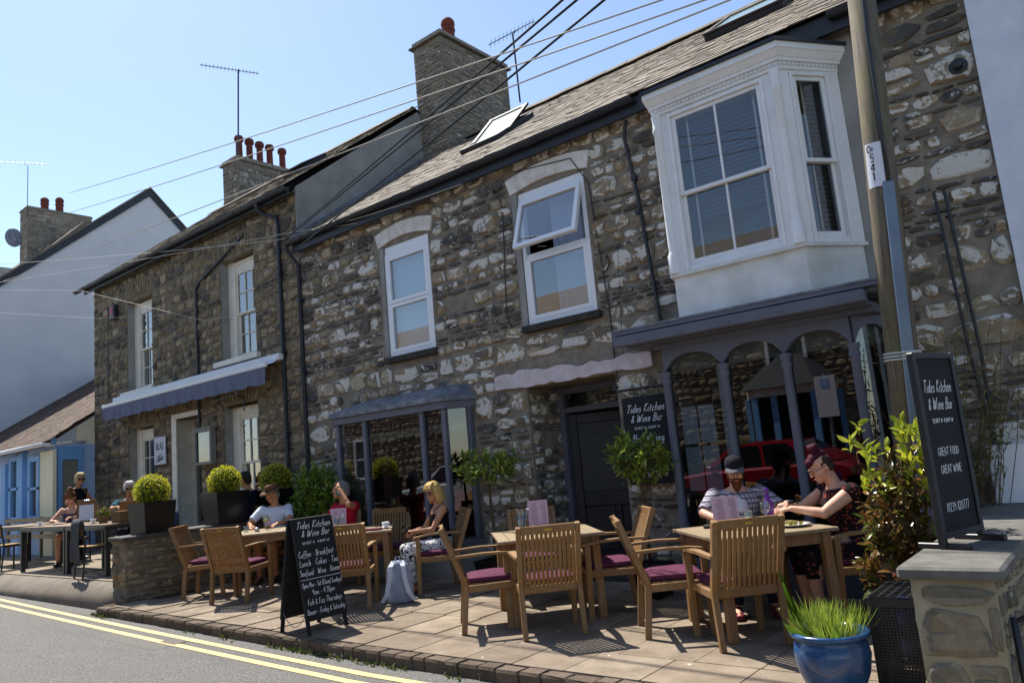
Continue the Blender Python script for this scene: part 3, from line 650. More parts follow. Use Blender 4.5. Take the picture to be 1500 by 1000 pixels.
for (p, q) in zip(oring(.025)[1:], oring(.025)[2:]):
    p, q = Vector((*p, 0)), Vector((*q, 0)); d = q-p; nn = int(d.length/.045); t = d.normalized(); n_ = Vector((t.y, -t.x, 0))
    for k in range(nn): den.append((Matrix.Translation(p+t*(k+.5)*.045+n_*.012+Vector((0,0,4.905))) @ Matrix.Rotation(math.atan2(t.y, t.x), 4, 'Z') @ Matrix.Diagonal((.02,.012,.022,1)), 0))
cube = MB().box(-.5,.5,-.5,.5,-.5,.5).mesh('dentil', M['white_paint']); join(ori, 'dentils', den, [cube], M['white_paint'])
def facet(p, q, side):
    p, q = Vector((*p, 0)), Vector((*q, 0)); d = q-p; L = d.length; t = d.normalized(); n_ = Vector((t.y, -t.x, 0)); up = Vector((0,0,1))
    P = lambda u, z, o=0.: p+t*u+n_*o+up*z
    def bx(m, u0, u1, z0, z1, o0, o1, b=.005): m.cbox(P((u0+u1)/2, (z0+z1)/2, (o0+o1)/2), t*(u1-u0)/2, n_*(o1-o0)/2, up*(z1-z0)/2, b)
    e = .19 if side == 0 else .13; u0, u1, z0, z1 = e, L-e, oz0+.03, 4.80
    if side: u0, u1 = .14, L-.16
    m = MB(); bx(m, .0, u0, oz0, 4.86, -.08, .0); bx(m, u1, L, oz0, 4.86, -.08, .0); bx(m, u0+.001, u1-.001, z1, 4.86, -.08, -.001); bx(m, u0+.001, u1-.001, oz0, z0+.02, -.08, .004)
    bx(m, u0-.035, u0, oz0, 4.84, .0, .018); bx(m, u1, u1+.035, oz0, 4.84, .0, .018); bx(m, u0-.035, u1+.035, z1, z1+.035, .001, .019); fr = m.build('window', M['white_paint'], ori)
    zm = (z0+z1)/2-.03
    for s, (c0, c1, o) in enumerate(((z0+.02, zm+.02, -.055), (zm-.02, z1, -.02))):
        m = MB(); k = .045; bx(m, u0, u0+k, c0, c1, o-.02, o+.015); bx(m, u1-k, u1, c0, c1, o-.02, o+.015); bx(m, u0+k, u1-k, c1-.04, c1, o-.019, o+.014); bx(m, u0+k, u1-k, c0, c0+(.07 if s == 0 else .04), o-.019, o+.014)
        sh = m.build('sash', M['white_paint'], fr); gb = c0+(.07 if s == 0 else .04)
        if side == 0: uu = (u0+u1)/2; m = MB(); bx(m, uu-.012, uu+.012, gb, c1-.04, o-.015, o+.012, .003); m.build('glazing_bar', M['white_paint'], fr)
        for (a_, b_) in (((u0+k, (u0+u1)/2), ((u0+u1)/2, u1-k)) if side == 0 else ((u0+k, u1-k),)):
            MB().add([P(a_,gb,o), P(b_,gb,o), P(b_,c1-.04,o), P(a_,c1-.04,o)], [(0,1,2,3)]).build('pane', M['bay_glass'], fr)
    # slatted blind behind
    it = []; z = zm-.02 if side == 0 else z0+.05
    if side == 0: z = zm-.25
    while z < z1-.02:
        c = P((u0+u1)/2, z, -.15); ti = .9; a1 = n_*math.cos(ti)-up*math.sin(ti); a2 = t.cross(a1)
        it.append((Matrix(((t.x*(u1-u0), a1.x*.05, a2.x*.003, c.x), (t.y*(u1-u0), a1.y*.05, a2.y*.003, c.y), (t.z, a1.z*.05, a2.z*.003, c.z), (0,0,0,1))), 0)); z += .047
    mt = M['blind'] if side == 0 else M['blind_tan']; join(ori, 'blind_slats', it, [MB().box(-.5,.5,-.5,.5,-.5,.5).mesh('blind_slat', mt)], mt)
    for u in ((u0+.12, u1-.12) if side == 0 else ((u0+u1)/2,)): m = MB(); bx(m, u-.012, u+.012, z0, z1, -.125, -.12, 0.001); m.build('blind_tape', M['cream_paint'], ori)
facet(ox[1], ox[2], 0); facet(ox[2], ox[3], 1); facet(ox[0], ox[1], 2)
for (x, y) in (ox[1], ox[2]):
    s = 1 if x < -3 else -1
    m = MB(); m.lathe([(.062,oz0),(.062,oz0+.19),(.05,oz0+.21),(.043,oz0+.24),(.043,4.66),(.055,4.68),(.055,4.71),(.047,4.73),(.047,4.82),(.055,4.86)], 16, (x+s*.035, y-.005, 0)); auto_smooth(m.build('pilaster', M['white_paint'], ori), 40)
rooms(-3.3, -1.75, 3.15, 5.05, Y0+.02, 2.4, ori)
MB().prism([(x,y,0) for x,y in oring(-.1)], (0,0,.01)); 
# some hanging dark cloths in the oriel's lower sash
m = MB(); m.box(-2.62,-2.25,YO+.35,YO+.45,3.2,3.72); curtain(ori, -2.7, -2.25, 3.2, 3.75, YO+.3, plain('dark_cloth','3b3f45','8a8d90',14,.9), .05, 30, 'hanging_clothes', 9)
MB().box(-3.62, -1.5, Y0-.014, Y0+.01, 2.7, 5.2).build('cement_margin', M['render_grey'], mid)
# ---------------------------------------------------------- roof of the middle house
SL = .687; RY, RZ = 10.9, EZ+.06+SL*(10.9-7.3)
m = MB(); m.add([(HX0,7.28,EZ+.045),(HX1,7.28,EZ+.045),(HX1,RY,RZ),(HX0,RY,RZ)], [(0,1,2,3)]); m.add([(HX0,RY,RZ),(HX1,RY,RZ),(HX1,14.5,EZ),(HX0,14.5,EZ)], [(0,1,2,3)]); m.add([(HX0,7.3,EZ+.02),(HX1,7.3,EZ+.02),(HX1,14.4,EZ-.02),(HX0,14.4,EZ-.02)], [(0,1,2,3)])
roof = m.build('roof', M['gutter'], mid)
sky1, sky2 = (-7.55,-6.75,1.55,2.75), (-3.55,-2.5,2.2,3.4)
print('slates', slates(roof, 'slate', HX0, HX1+.0, 7.25, EZ+.03, SL, 4.28, .165, .2, M['slate'], 4, 300, (sky1, sky2)))
rt = []; x = HX0+.9
rp = MB(); rp.loft([[Vector((sx, .11*math.sin(a), .11*math.cos(a)+.0)) for a in (-1.2,-.6,0,.6,1.2)]+[Vector((sx, .095*math.sin(a), .095*math.cos(a))) for a in (1.2,.6,0,-.6,-1.2)] for sx in (-.5,.5)]); rpm = [rp.mesh('ridge_tile', M['slate'])]
while x < HX1: L = .44; rt.append((Matrix.Translation((x+L/2, RY, RZ-.03)) @ Matrix.Rotation(rnd.uniform(-.03,.03), 4, 'Y') @ Matrix.Diagonal((L, 1.1, 1.25, 1)), 0)); x += L-.01
pieces(roof, 'ridge_tile', rt, rpm, M['slate'], 2)
def skylight(parent, x0, x1, d0, d1, y0, z0, slope, openang=0.):
    s = math.atan(slope); e = Vector((0, math.cos(s), math.sin(s))); n = Vector((0, -math.sin(s), math.cos(s))); B = Vector((0, y0, z0)); sk = thing_part('skylight', parent)
    def P(x, d, h): return B+Vector((x,0,0))+e*d+n*h
    def bx(m, xa, xb, da, db, h0, h1): m.cbox(P((xa+xb)/2,(da+db)/2,(h0+h1)/2), ((xb-xa)/2,0,0), e*(db-da)/2, n*(h1-h0)/2, .006)
    m = MB(); w_ = .07; bx(m, x0, x0+w_, d0, d1, .0, .10); bx(m, x1-w_, x1, d0, d1, .0, .10); bx(m, x0+w_, x1-w_, d0, d0+w_, .0, .099); bx(m, x0+w_, x1-w_, d1-w_, d1, .0, .12); m.build('skylight_kerb', M['gutter'], sk)
    m = MB(); m.add([P(x0+w_,d0+w_,-.02),P(x1-w_,d0+w_,-.02),P(x1-w_,d1-w_,-.02),P(x0+w_,d1-w_,-.02)], [(0,1,2,3)]); m.build('lining', M['dark'], sk)
    hinge = P(0, (d0+d1)/2, .1); rot = Matrix.Translation(hinge) @ Matrix.Rotation(-openang, 4, 'X') @ Matrix.Translation(-hinge)
    m = MB(); bx(m, x0-.01, x0+w_, d0, d1, .102, .14); bx(m, x1-w_, x1+.01, d0, d1, .102, .14); bx(m, x0+w_, x1-w_, d0, d0+w_, .102, .139); bx(m, x0+w_, x1-w_, d1-w_, d1, .102, .139); m.v = [tuple(rot @ Vector(p)) for p in m.v]; m.build('skylight_sash', plain('sky_sash','3a2a22','2b2623',9,.6), sk)
    m = MB(); m.add([P(x0+.06,d0+.06,.12),P(x1-.06,d0+.06,.12),P(x1-.06,d1-.06,.12),P(x0+.06,d1-.06,.12)], [(0,1,2,3)]); m.v = [tuple(rot @ Vector(p)) for p in m.v]; m.build('pane', plain('sky_pane','7f9a90','94aaa0',2,.15,spec=.6), sk)
skylight(mid, *sky1, 7.25, EZ+.03, SL, -.22); skylight(mid, *sky2, 7.25, EZ+.03, SL, .0)
m = MB(); m.box(HX0+.02, HX1, 7.285, 7.33, EZ-.16, EZ+.03); m.box(HX0+.02, HX1, 7.33, Y0+.02, EZ-.06, EZ-.02); m.build('fascia_board', M['gutter'], mid)
gutter_run((HX0-.1,7.225,EZ+.015), (-3.75,7.225,EZ+.0), .06, M['gutter'], mid, brackets=7); gutter_run((-1.62,7.225,EZ), (HX1,7.225,EZ), .06, M['gutter'], mid, brackets=1)
pipe([(HX0-.03,7.2,EZ-.03),(HX0-.03,7.22,EZ-.14),(HX0+.02,Y0-.06,EZ-.36),(HX0+.02,Y0-.06,0)], .036, M['gutter'], mid, collars=[(HX0+.02,Y0-.06,z) for z in (4.4,3.2,1.9,.8)])
pipe([(-3.95,7.36,5.2),(-4.02,Y0-.05,5.02),(-3.94,Y0-.045,4.3),(-3.88,Y0-.045,3.4),(-3.84,Y0-.045,2.72)], .022, M['black_plastic'], mid, 'cable_duct', [(-3.95,Y0-.05,z) for z in (4.5,4.1)])
# wrought-iron bracket of a removed sign and a flue on the right part of the wall
for s in (-.04, .04): pipe([(-1.0+s,Y0-.07,3.45),(-.98+s,Y0-.07,2.9),(-.95+s,Y0-.07,2.0),(-.93,Y0-.07,1.1)], .013, M['black_plastic'], mid, 'wall_cable')
vp = ony(1405,100,Y0); m = MB(); m.v = []; m.lathe([(.075,0),(.075,.03),(.04,.035),(.04,.11),(.03,.115)], 18); rx = Matrix.Translation((vp.x,Y0-.02,vp.z)) @ Matrix.Rotation(R_(90), 4, 'X'); m.v = [tuple(rx @ Vector(p)) for p in m.v]; auto_smooth(m.build('flue', M['black_plastic'], mid))
# ---------------------------------------------------------- big chimney
def chimney(parent, x0, x1, y0, y1, z0, z1, pots, seed, hs=(.05,.10), asp=(1.6,4.), cap_t=.10, mat='stone_chim', pp=None, minpx=8, cap=80):
    ch = thing_part('chimney', parent); m = MB(); m.box(x0, x1, y0, y1, z0, z1); core = m.build('stack', M['mortar'], ch)
    for (O, u, n, L) in (((x0,y0,z0),(1,0,0),(0,-1,0),x1-x0), ((x1,y0,z0),(0,1,0),(1,0,0),y1-y0)):
        rubble(ch, O, u, (0,0,1), n, courses(L, z1-z0, [], seed, hs, asp, .3, .006, 0, .008), pp or SP_C, M[mat], seed, (.02,.04), minpx, cap, 'stone'); seed += 1
    m = MB(); cap_slab(m, x0-.08, x1+.08, y0-.08, y1+.08, z1, z1+.04); m.box(x0-.02, x1+.02, y0-.02, y1+.02, z1+.04, z1+.04+cap_t); m.build('chimney_cap', M['stone_chim'], ch)
    for (x, y, h, r, kind) in pots:
        m = MB(); zb = z1+.04+cap_t
        if kind == 0: m.lathe([(r*.98,zb-.02),(r*.9,zb+h*.75),(r*.92,zb+h*.78),(r*1.3,zb+h*.82),(r*1.35,zb+h*.92),(r*1.05,zb+h),(r*.8,zb+h),(r*.8,zb+h*.6)], 16, (x,y,0))
        else: m.lathe([(r*1.0,zb-.02),(r*.95,zb+h*.5),(r*1.08,zb+h*.52),(r*1.08,zb+h*.6),(r*.95,zb+h*.62),(r*.95,zb+h*.72),(r*1.08,zb+h*.74),(r*1.08,zb+h*.85),(r*.9,zb+h*.93),(r*.6,zb+h)], 16, (x,y,0))
        auto_smooth(m.build('chimney_pot', M['terracotta'], ch), 35)
    return ch
cz_top = onx(644,44,-9.7).z-.12
chimney(mid, -10.5, -9.7, 10.6, 12.75, 7.4, cz_top, [(-10.0, 11.2, .62, .14, 1)], 31)
# ================================================================== the left stone house
LX0, LX1, LE = -18.7, -10.46, 6.36
lh = thing('stone_house', 'brown rubble stone house with white sash windows and rolled-out striped awning', 'house', ((LX0+LX1)/2, Y0, TZ))
LW = [(-16.96,-15.79,3.66,5.66), (-13.0,-11.84,3.74,5.66), (-16.92,-15.8,.95,2.84), (-13.0,-11.87,.95,2.9)]; LD = (-15.0,-13.86,TZ-.1,2.92)
m = MB(); wall_sheet(m, LX0, LX1, -.2, LE, Y0, [(*q, .26) for q in LW]+[(*LD, .5)]); shell(m, LX0, LX1, Y0, 14.2, -.2, LE); lw = m.build('wall', M['mortar_left'], lh)
hl = [(a-LX0, b-LX0, c+.2, d+.2) for a, b, c, d in [*LW, LD]]+[(a-.1-LX0, b+.1-LX0, d+.2, d+.58) for a, b, c, d in [*LW, LD]]+[(-17.3-LX0,-15.7-LX0,3.72,3.86),(-13.3-LX0,-11.6-LX0,3.8,3.94)]
lst = courses(LX1-LX0, LE+.2, hl, 41, (.12,.26), (.8,1.8), .12)
print('left stones', rubble(lw, (LX0,Y0,-.2), (1,0,0), (0,0,1), (0,-1,0), lst, SP_L, M['stone_left'], 8, (.02,.04), slate=SL_L))
# stone arches on end over the openings
vo = []
for (a, b, c, d) in [*LW, LD]:
    n = 11; cxx = (a+b)/2; hw = (b-a)/2
    for k in range(n):
        t = -1+2*(k+.5)/n; ang = t*.3; h = rnd.uniform(.27,.36); wd = 2*hw/n*.9
        c_ = Vector((cxx+hw*t*1.06, Y0, d+.02+h/2+.05*(1-t*t))); u = Vector((math.cos(ang),0,-math.sin(ang))); v = Vector((math.sin(ang),0,math.cos(ang)))
        vo.append((Matrix(((u.x*wd, v.x*h, 0, c_.x), (0,0,-.035,c_.y), (u.z*wd, v.z*h, 0, c_.z), (0,0,0,1))), rnd.randrange(26)))
pieces(lw, 'arch_stone', vo, SP_L, M['stone_left'], 6)
for k, q in enumerate(LW):
    MB().box(q[0]-.0, q[0]+.012, Y0+.01, Y0+.25, q[2], q[3]).build('reveal_render', M['render_grey'], lh)
    sash_window(lh, q[0]+.2 if k < 4 else q[0], q[1]+.0, q[2], q[3]-.03, Y0+.2, 3, 'cream_paint', (q[0]-.2, q[1]+.12) if k < 2 else (q[0], q[1]+.05), .14)
    MB().box(q[0]+.01, q[0]+.2, Y0+.16, Y0+.25, q[2], q[3]).build('window_lining', M['cream_paint'], lh)
    rooms(q[0]-.3, q[1]+.3, q[2]-.2, q[3]+.1, Y0+.27, 2., lh)
curtain(lh, -12.3, -11.9, 3.8, 5.2, Y0+.4, M['net'], .03, 20, seed=8)
# entrance: cream render reveal, door frame with fanlight and glazed door
m = MB(); m.box(LD[0], LD[0]+.02, Y0-.02, Y0+.5, TZ, LD[3]); m.build('reveal_render', M['cream_paint'], lh)
m = MB(); m.box(LD[0], LD[0]+.18, Y0-.016, Y0+.01, TZ, LD[3]+.04); m.box(LD[0]+.18, LD[1]+.02, Y0-.016, Y0+.01, LD[3]-.06, LD[3]+.04); m.build('door_surround', M['cream_paint'], lh)
m = MB(); Yd = Y0+.45; frame_rect(m, LD[0]+.02, LD[1], TZ, LD[3], Yd, .08, .1); m.box(LD[0]+.1, LD[1]-.08, Yd-.05, Yd+.05, 2.32, 2.4); dfr = m.build('door_frame', M['cream_paint'], lh)
pane(dfr, LD[0]+.1, LD[1]-.08, 2.4, LD[3]-.08, Yd+.01); pane(dfr, LD[0]+.22, LD[1]-.2, .9, 2.2, Yd+.01)
m = MB(); frame_rect(m, LD[0]+.1, LD[1]-.08, TZ+.01, 2.32, Yd+.01, .11, .04, bottom=.5); m.build('door', plain('door_grey','77756c','6a6860',5,.6), lh)
rooms(LD[0], LD[1]+.3, TZ, 2.95, Yd+.08, 2., lh, 'hallway', 'dark')
# roof, gable upstand and gutter
LS = .745; LRY = 10.5; LRZ = LE+.06+LS*(LRY-7.3)
m = MB(); m.add([(LX0-.1,7.25,LE+.03),(LX1+.04,7.25,LE+.03),(LX1+.04,LRY,LRZ),(LX0-.1,LRY,LRZ)], [(0,1,2,3)]); m.add([(LX0-.1,LRY,LRZ),(LX1+.04,LRY,LRZ),(LX1+.04,14.3,LE),(LX0-.1,14.3,LE)], [(0,1,2,3)]); lroof = m.build('roof', M['gutter'], lh)
slates(lroof, 'slate', LX0-.12, LX1+.07, 7.22, LE+.03, LS, 4.0, .165, .22, M['slate'], 14, 120)
rt = []; x = LX0
while x < LX1-.3: rt.append((Matrix.Translation((x+.22, LRY, LRZ-.03)) @ Matrix.Diagonal((.44,1.1,1.2,1)), 0)); x += .43
pieces(lroof, 'ridge_tile', rt, rpm, M['slate'], 4)
m = MB(); m.prism([(LX1,7.42,5.0),(LX1,7.42,LE+.05),(LX1,LRY,LRZ-.06),(LX1,14.1,LE),(LX1,14.1,5.)], (.03,0,0)); m.build('gable_render', M['render_grey'], lh)
m = MB(); e = Vector((0, math.cos(math.atan(SL)), math.sin(math.atan(SL)))); m.bar(Vector((LX1+.06,7.3,EZ+.12)), Vector((LX1+.06,7.3,EZ+.12))+e*4.3, .07, .06, (0,0,1), 0); m.build('flashing', M['lead'], lh)
gutter_run((LX0-.45,7.2,LE+.01), (LX1+.1,7.2,LE-.02), .06, M['gutter'], lh, brackets=8)
MB().box(LX0-.1, LX1, 7.26, 7.3, LE-.12, LE+.02).build('fascia_board', M['gutter'], lh)
pipe([(-11.28,7.2,LE-.06),(-11.28,7.2,LE-.18),(-11.22,7.3,LE-.26),(-10.99,Y0-.05,LE-.36),(-10.97,Y0-.05,LE-.5),(-10.97,Y0-.05,TZ)], .035, M['gutter'], lh, collars=[(-10.97,Y0-.05,z) for z in (5.,3.6,2.2)])
pipe([(-12.1,Y0-.03,5.98),(-13.7,Y0-.03,5.45),(-13.86,Y0-.03,5.35),(-13.86,Y0-.03,2.6)], .028, M['gutter'], lh, 'cable_duct')
pipe([(-17.9,Y0-.02,5.9),(-17.9,Y0-.02,.4)], .008, M['gutter'], lh, 'wall_cable')
skylight(lh, -12.3, -11.6, 1.6, 2.3, 7.22, LE+.03, LS, .08)
lch = onx(347,228,-18.0)
chimney(lh, -18.75, -18.0, lch.y, lch.y+1.9, 8.0, lch.z-.12, [(-18.4, lch.y+.32+k*.33+(.1 if k > 3 else 0), .78, .1, 0) for k in range(5)], 51, (.1,.2), (1,2.), minpx=8, cap=30)
m = MB(); m.prism([(-18.85,lch.y-.2,8.5),(-17.9,lch.y-.2,8.5),(-17.9,lch.y+.3,8.75),(-18.85,lch.y+.3,8.75)], (0,0,.12)); m.build('flashing', M['lead'], lh)
# awning
aw = thing('awning', 'white and grey striped awning with scalloped valance rolled out over the terrace', 'awning', (-13.8, Y0, 3.4))
AY = 7.08; A1 = ony(390,531,AY); A0 = ony(152,598,AY); bz = 3.50
m = MB(); m.cbox(((A0.x+A1.x)/2-.0, Y0-.1, bz+.03), ((A1.x-A0.x)/2+.05,0,0), (0,.07,0), (0,0,.06), .02); m.build('cassette', M['white_paint'], aw)
cloth = NT('awning_cloth'); sx = cloth.n('SeparateXYZ'); cloth.l(cloth.pos(), sx.inputs[0]); st = cloth.math('FRACT', cloth.math('MULTIPLY', sx.outputs[1], 3.3)); cloth.color(cloth.ramp(st, [(0,'dcdee6'),(.52,'dcdee6'),(.54,'3c3f4d'),(.7,'3c3f4d'),(.72,'dcdee6')], 'CONSTANT')); cloth.rough(.9)
zf = (A0.z+A1.z)/2; m = MB(); n = 6; vs = []
for k in range(n+1): t = k/n; y = Y0-.12+(AY-Y0+.12)*t; z = bz+.02+(zf-bz-.02)*t-.03*math.sin(math.pi*t); vs += [(A0.x,y,z),(A1.x,y,z)]
m.add(vs, [(2*i,2*i+1,2*i+3,2*i+2) for i in range(n)]); m.build('canopy', cloth.m, aw)
m = MB(); m.cbox(((A0.x+A1.x)/2,AY-.01,zf), ((A1.x-A0.x)/2+.02,0,0), (0,.03,0), (0,0,.04), .012); m.build('front_bar', M['white_paint'], aw)
m = MB(); vs = []; N = 160
for k in range(N+1):
    t = k/N; x = A0.x+(A1.x-A0.x)*t; z = zf-.30-.025*abs(math.sin(t*math.pi*13))+.05*(1-t)*0; y = AY-.015+.02*math.sin(t*60)+.012*math.sin(t*143); vs += [(x,AY-.03,zf-.03),(x,y,z)]
m.add(vs, [(2*i,2*i+2,2*i+3,2*i+1) for i in range(N)]); m.build('valance', plain('valance','6d7389','646a80',4,.9), aw)
for x in (A0.x+.5, A1.x-.5): m = MB(); m.tube([(x,Y0-.08,bz-.03),(x+.3,7.25,bz-.10),(x,AY,zf-.02)], .018, 8); m.build('folding_arm', M['black_plastic'], aw)
for x in (-16.9,-12.3): m = MB(); m.tube([(x,Y0-.02,2.75),(x,Y0-.02,3.0),(x-.0,7.2,3.06)], .012, 6); m.tube([(x-.5,Y0-.4,2.95),(x+.5,Y0-.4,3.0)], .008, 6); m.build('rail_bracket', M['black_plastic'], aw)
# sign, menu case and alarm box on its wall
def text_obj(s, size, parent, name, mat, origin, u, v, align='LEFT', shear=0., sx=1., extrude=.0015, space=1.):
    cu = bpy.data.curves.new(name, 'FONT'); cu.body = s; cu.size = size; cu.align_x = align; cu.shear = shear; cu.extrude = extrude; cu.space_character = space; cu.resolution_u = 3
    tmp = bpy.data.objects.new(name, cu); col.objects.link(tmp); dg = bpy.context.evaluated_depsgraph_get(); me = bpy.data.meshes.new_from_object(tmp.evaluated_get(dg)); bpy.data.objects.remove(tmp)
    u, v = Vector(u).normalized(), Vector(v).normalized(); n = u.cross(v); o_ = Vector(origin); inv = W(parent).inverted()
    T = inv @ Matrix(((u.x*sx, v.x, n.x, o_.x), (u.y*sx, v.y, n.y, o_.y), (u.z*sx, v.z, n.z, o_.z), (0,0,0,1))); me.transform(T); me.materials.clear(); me.materials.append(mat)
    o = bpy.data.objects.new(name, me); col.objects.link(o); o.parent = parent; return o
M['ink'] = plain('ink', '16171b', None, rough=.7); M['chalk'] = plain('chalk', 'e4e6ea', None, rough=.9); M['paper'] = plain('paper', 'd9dbe2', 'cfd2da', 20, .8)
# strokes of a hand-drawn alphabet: each glyph is a list of polylines on a 0..1 box (x-height .5), and its width
GL = {
'a': (.5, ['.42,.4 .3,.5 .12,.45 .05,.22 .15,.03 .3,.06 .42,.3 .43,.5 .42,.1 .5,.0']), 'b': (.5, ['.1,1 .06,.0 .08,.3 .25,.5 .42,.4 .4,.12 .22,.0 .06,.08']),
'c': (.44, ['.4,.42 .25,.5 .08,.38 .06,.14 .2,.0 .42,.1']), 'd': (.52, ['.4,.42 .22,.5 .06,.3 .1,.04 .26,.02 .4,.25','.46,1 .43,.5 .41,.05 .5,.0']), 'e': (.44, ['.06,.24 .36,.3 .32,.48 .16,.48 .05,.22 .16,.0 .42,.1']),
'f': (.4, ['.42,.92 .3,1 .2,.8 .16,-.25', '.02,.46 .36,.5']), 'g': (.48, ['.4,.42 .22,.5 .07,.28 .18,.06 .36,.2 .42,.5 .38,-.2 .22,-.34 .06,-.22']), 'h': (.5, ['.12,1 .06,.0', '.07,.26 .25,.5 .4,.4 .38,.05 .48,.0']),
'i': (.22, ['.1,.5 .08,.05 .2,.0', '.13,.7 .14,.72']), 'k': (.48, ['.12,1 .06,.0', '.4,.5 .1,.24 .44,.0']), 'l': (.24, ['.16,1 .08,.1 .2,.0']), 'm': (.72, ['.06,.5 .05,.0', '.06,.3 .2,.5 .32,.4 .31,.0', '.32,.3 .46,.5 .6,.4 .58,.05 .68,.0']),
'n': (.5, ['.07,.5 .05,.0', '.06,.28 .24,.5 .38,.4 .36,.05 .48,.0']), 'o': (.46, ['.24,.5 .07,.36 .08,.1 .23,.0 .38,.14 .38,.38 .24,.5']), 'p': (.48, ['.1,.5 .04,-.34', '.09,.3 .25,.5 .42,.38 .36,.1 .2,.02 .08,.12']),
'r': (.36, ['.07,.5 .06,.0', '.06,.28 .18,.48 .34,.46']), 's': (.4, ['.36,.44 .2,.5 .1,.38 .3,.2 .26,.02 .04,.04']), 't': (.36, ['.2,.85 .14,.1 .3,.0', '.02,.5 .34,.54']), 'u': (.5, ['.06,.5 .08,.1 .22,.0 .38,.2 .41,.5 .4,.08 .5,.0']),
'y': (.46, ['.06,.5 .1,.16 .3,.14', '.4,.5 .3,-.1 .14,-.34 .04,-.26']), 'z': (.42, ['.06,.46 .36,.48 .06,.02 .4,.02']), 'w': (.62, ['.05,.5 .12,.0 .28,.4 .36,.0 .54,.5']),
'T': (.6, ['.02,.92 .34,1 .66,.96', '.36,.98 .22,.0']), 'K': (.62, ['.2,1 .08,.0', '.6,1 .14,.48 .56,.0']), 'W': (.9, ['.06,1 .14,.0 .42,.8 .48,.0 .86,1']), 'B': (.56, ['.16,1 .06,.0', '.1,.96 .46,.92 .42,.6 .14,.52 .5,.42 .4,.04 .06,.0']),
'C': (.56, ['.52,.82 .34,1 .1,.7 .08,.24 .28,.0 .54,.16']), 'L': (.46, ['.14,1 .07,.04 .44,.04']), 'S': (.52, ['.48,.86 .26,1 .1,.76 .42,.4 .36,.04 .04,.1']), 'D': (.56, ['.14,1 .07,.0', '.06,.98 .46,.8 .48,.26 .07,.0']), 'O': (.58, ['.3,1 .08,.7 .1,.2 .3,.0 .5,.26 .5,.76 .3,1']),
'M': (.7, ['.06,.0 .14,1 .34,.3 .58,1 .62,.0']), 'F': (.5, ['.14,1 .08,.0', '.1,.98 .5,1', '.1,.55 .4,.58']), 'H': (.58, ['.12,1 .06,.0', '.5,1 .46,.0', '.09,.5 .48,.54']), 'N': (.58, ['.06,.0 .1,1 .48,.02 .52,1']), 'G': (.6, ['.52,.82 .34,1 .1,.7 .08,.24 .28,.0 .52,.14 .52,.44 .34,.44']), 'R': (.54, ['.12,1 .06,.0', '.08,.96 .46,.88 .4,.56 .1,.5 .5,.0']), 'E': (.48, ['.46,1 .1,1 .06,.0 .46,.02', '.08,.52 .4,.54']), 'A': (.56, ['.04,.0 .28,1 .52,.0', '.12,.36 .44,.36']), 'I': (.2, ['.1,1 .08,.0']), 'P': (.5, ['.12,1 .06,.0', '.1,.98 .46,.86 .4,.52 .1,.48']),
'0': (.5, ['.25,1 .07,.7 .08,.2 .25,.0 .42,.26 .42,.76 .25,1']), '1': (.26, ['.04,.8 .16,1 .14,.0']), '2': (.5, ['.06,.8 .24,1 .42,.76 .06,.02 .46,.02']), '3': (.48, ['.06,.94 .4,.94 .2,.58 .42,.36 .3,.02 .04,.08']), '4': (.52, ['.34,.0 .36,1 .05,.3 .48,.32']), '5': (.5, ['.44,1 .12,.98 .1,.58 .38,.56 .38,.08 .06,.04']), '7': (.48, ['.05,1 .44,.98 .18,.0']), '8': (.5, ['.26,.54 .08,.78 .26,1 .42,.78 .26,.54 .07,.24 .25,.0 .44,.24 .26,.54']), '9': (.5, ['.42,.76 .24,1 .08,.74 .24,.5 .42,.74 .38,.0']),
'.': (.18, ['.07,.0 .1,.03']), '-': (.4, ['.05,.3 .34,.32']), '&': (.56, ['.5,.0 .14,.66 .28,.84 .36,.66 .08,.22 .2,.0 .48,.3']), '(': (.26, ['.22,1.05 .08,.5 .2,-.1']), ')': (.26, ['.06,1.05 .2,.5 .06,-.1']), '~': (.3, ['.12,.3 .16,.33']), "'": (.18, ['.1,1 .08,.85']), '^': (.2, ['.08,.95 .14,1 .16,.9 .08,.92']), ' ': (.3, [])}
def hand(s, size, parent, name, mat, origin, u, v, wd=.07, slant=.18, align=0., jitter=.03, sx=1., seed=1):
    """hand lettering as flat ribbons just in front of a board"""
    r = random.Random(seed); u, v = Vector(u).normalized(), Vector(v).normalized(); n = u.cross(v); O = Vector(origin); W_ = sum(GL[c][0]+.08 for c in s)*size*sx; x = -align*W_; m = MB()
    for c in s:
        wdt, strokes = GL[c]; dy = r.uniform(-jitter, jitter)
        for st in strokes:
            pts = [tuple(map(float, q.split(','))) for q in st.split()]
            P = []                                                 # Catmull-Rom through the points
            for i in range(len(pts)-1):
                p0, p1, p2, p3 = pts[max(i-1,0)], pts[i], pts[i+1], pts[min(i+2, len(pts)-1)]
                for k in range(4):
                    t = k/4; P.append(tuple(.5*(2*p1[j]+(p2[j]-p0[j])*t+(2*p0[j]-5*p1[j]+4*p2[j]-p3[j])*t*t+(3*p1[j]-p0[j]-3*p2[j]+p3[j])*t**3) for j in (0,1)))
            P.append(pts[-1]); Q = [Vector((x+(a+slant*b)*size*sx, (b+dy)*size)) for a, b in P]; vs = []; k = len(Q)
            for i, q in enumerate(Q):
                d = Q[min(i+1,k-1)]-Q[max(i-1,0)]; d = d.normalized() if d.length > 0 else Vector((1,0)); nn = Vector((-d.y, d.x))*wd*size/2
                for qq in (q+nn, q-nn): vs.append(O+u*qq.x+v*qq.y+n*.003)
            m.add(vs, [(2*i,2*i+1,2*i+3,2*i+2) for i in range(k-1)])
        x += (wdt+.08)*size*sx
    return m.build(name, mat, parent)
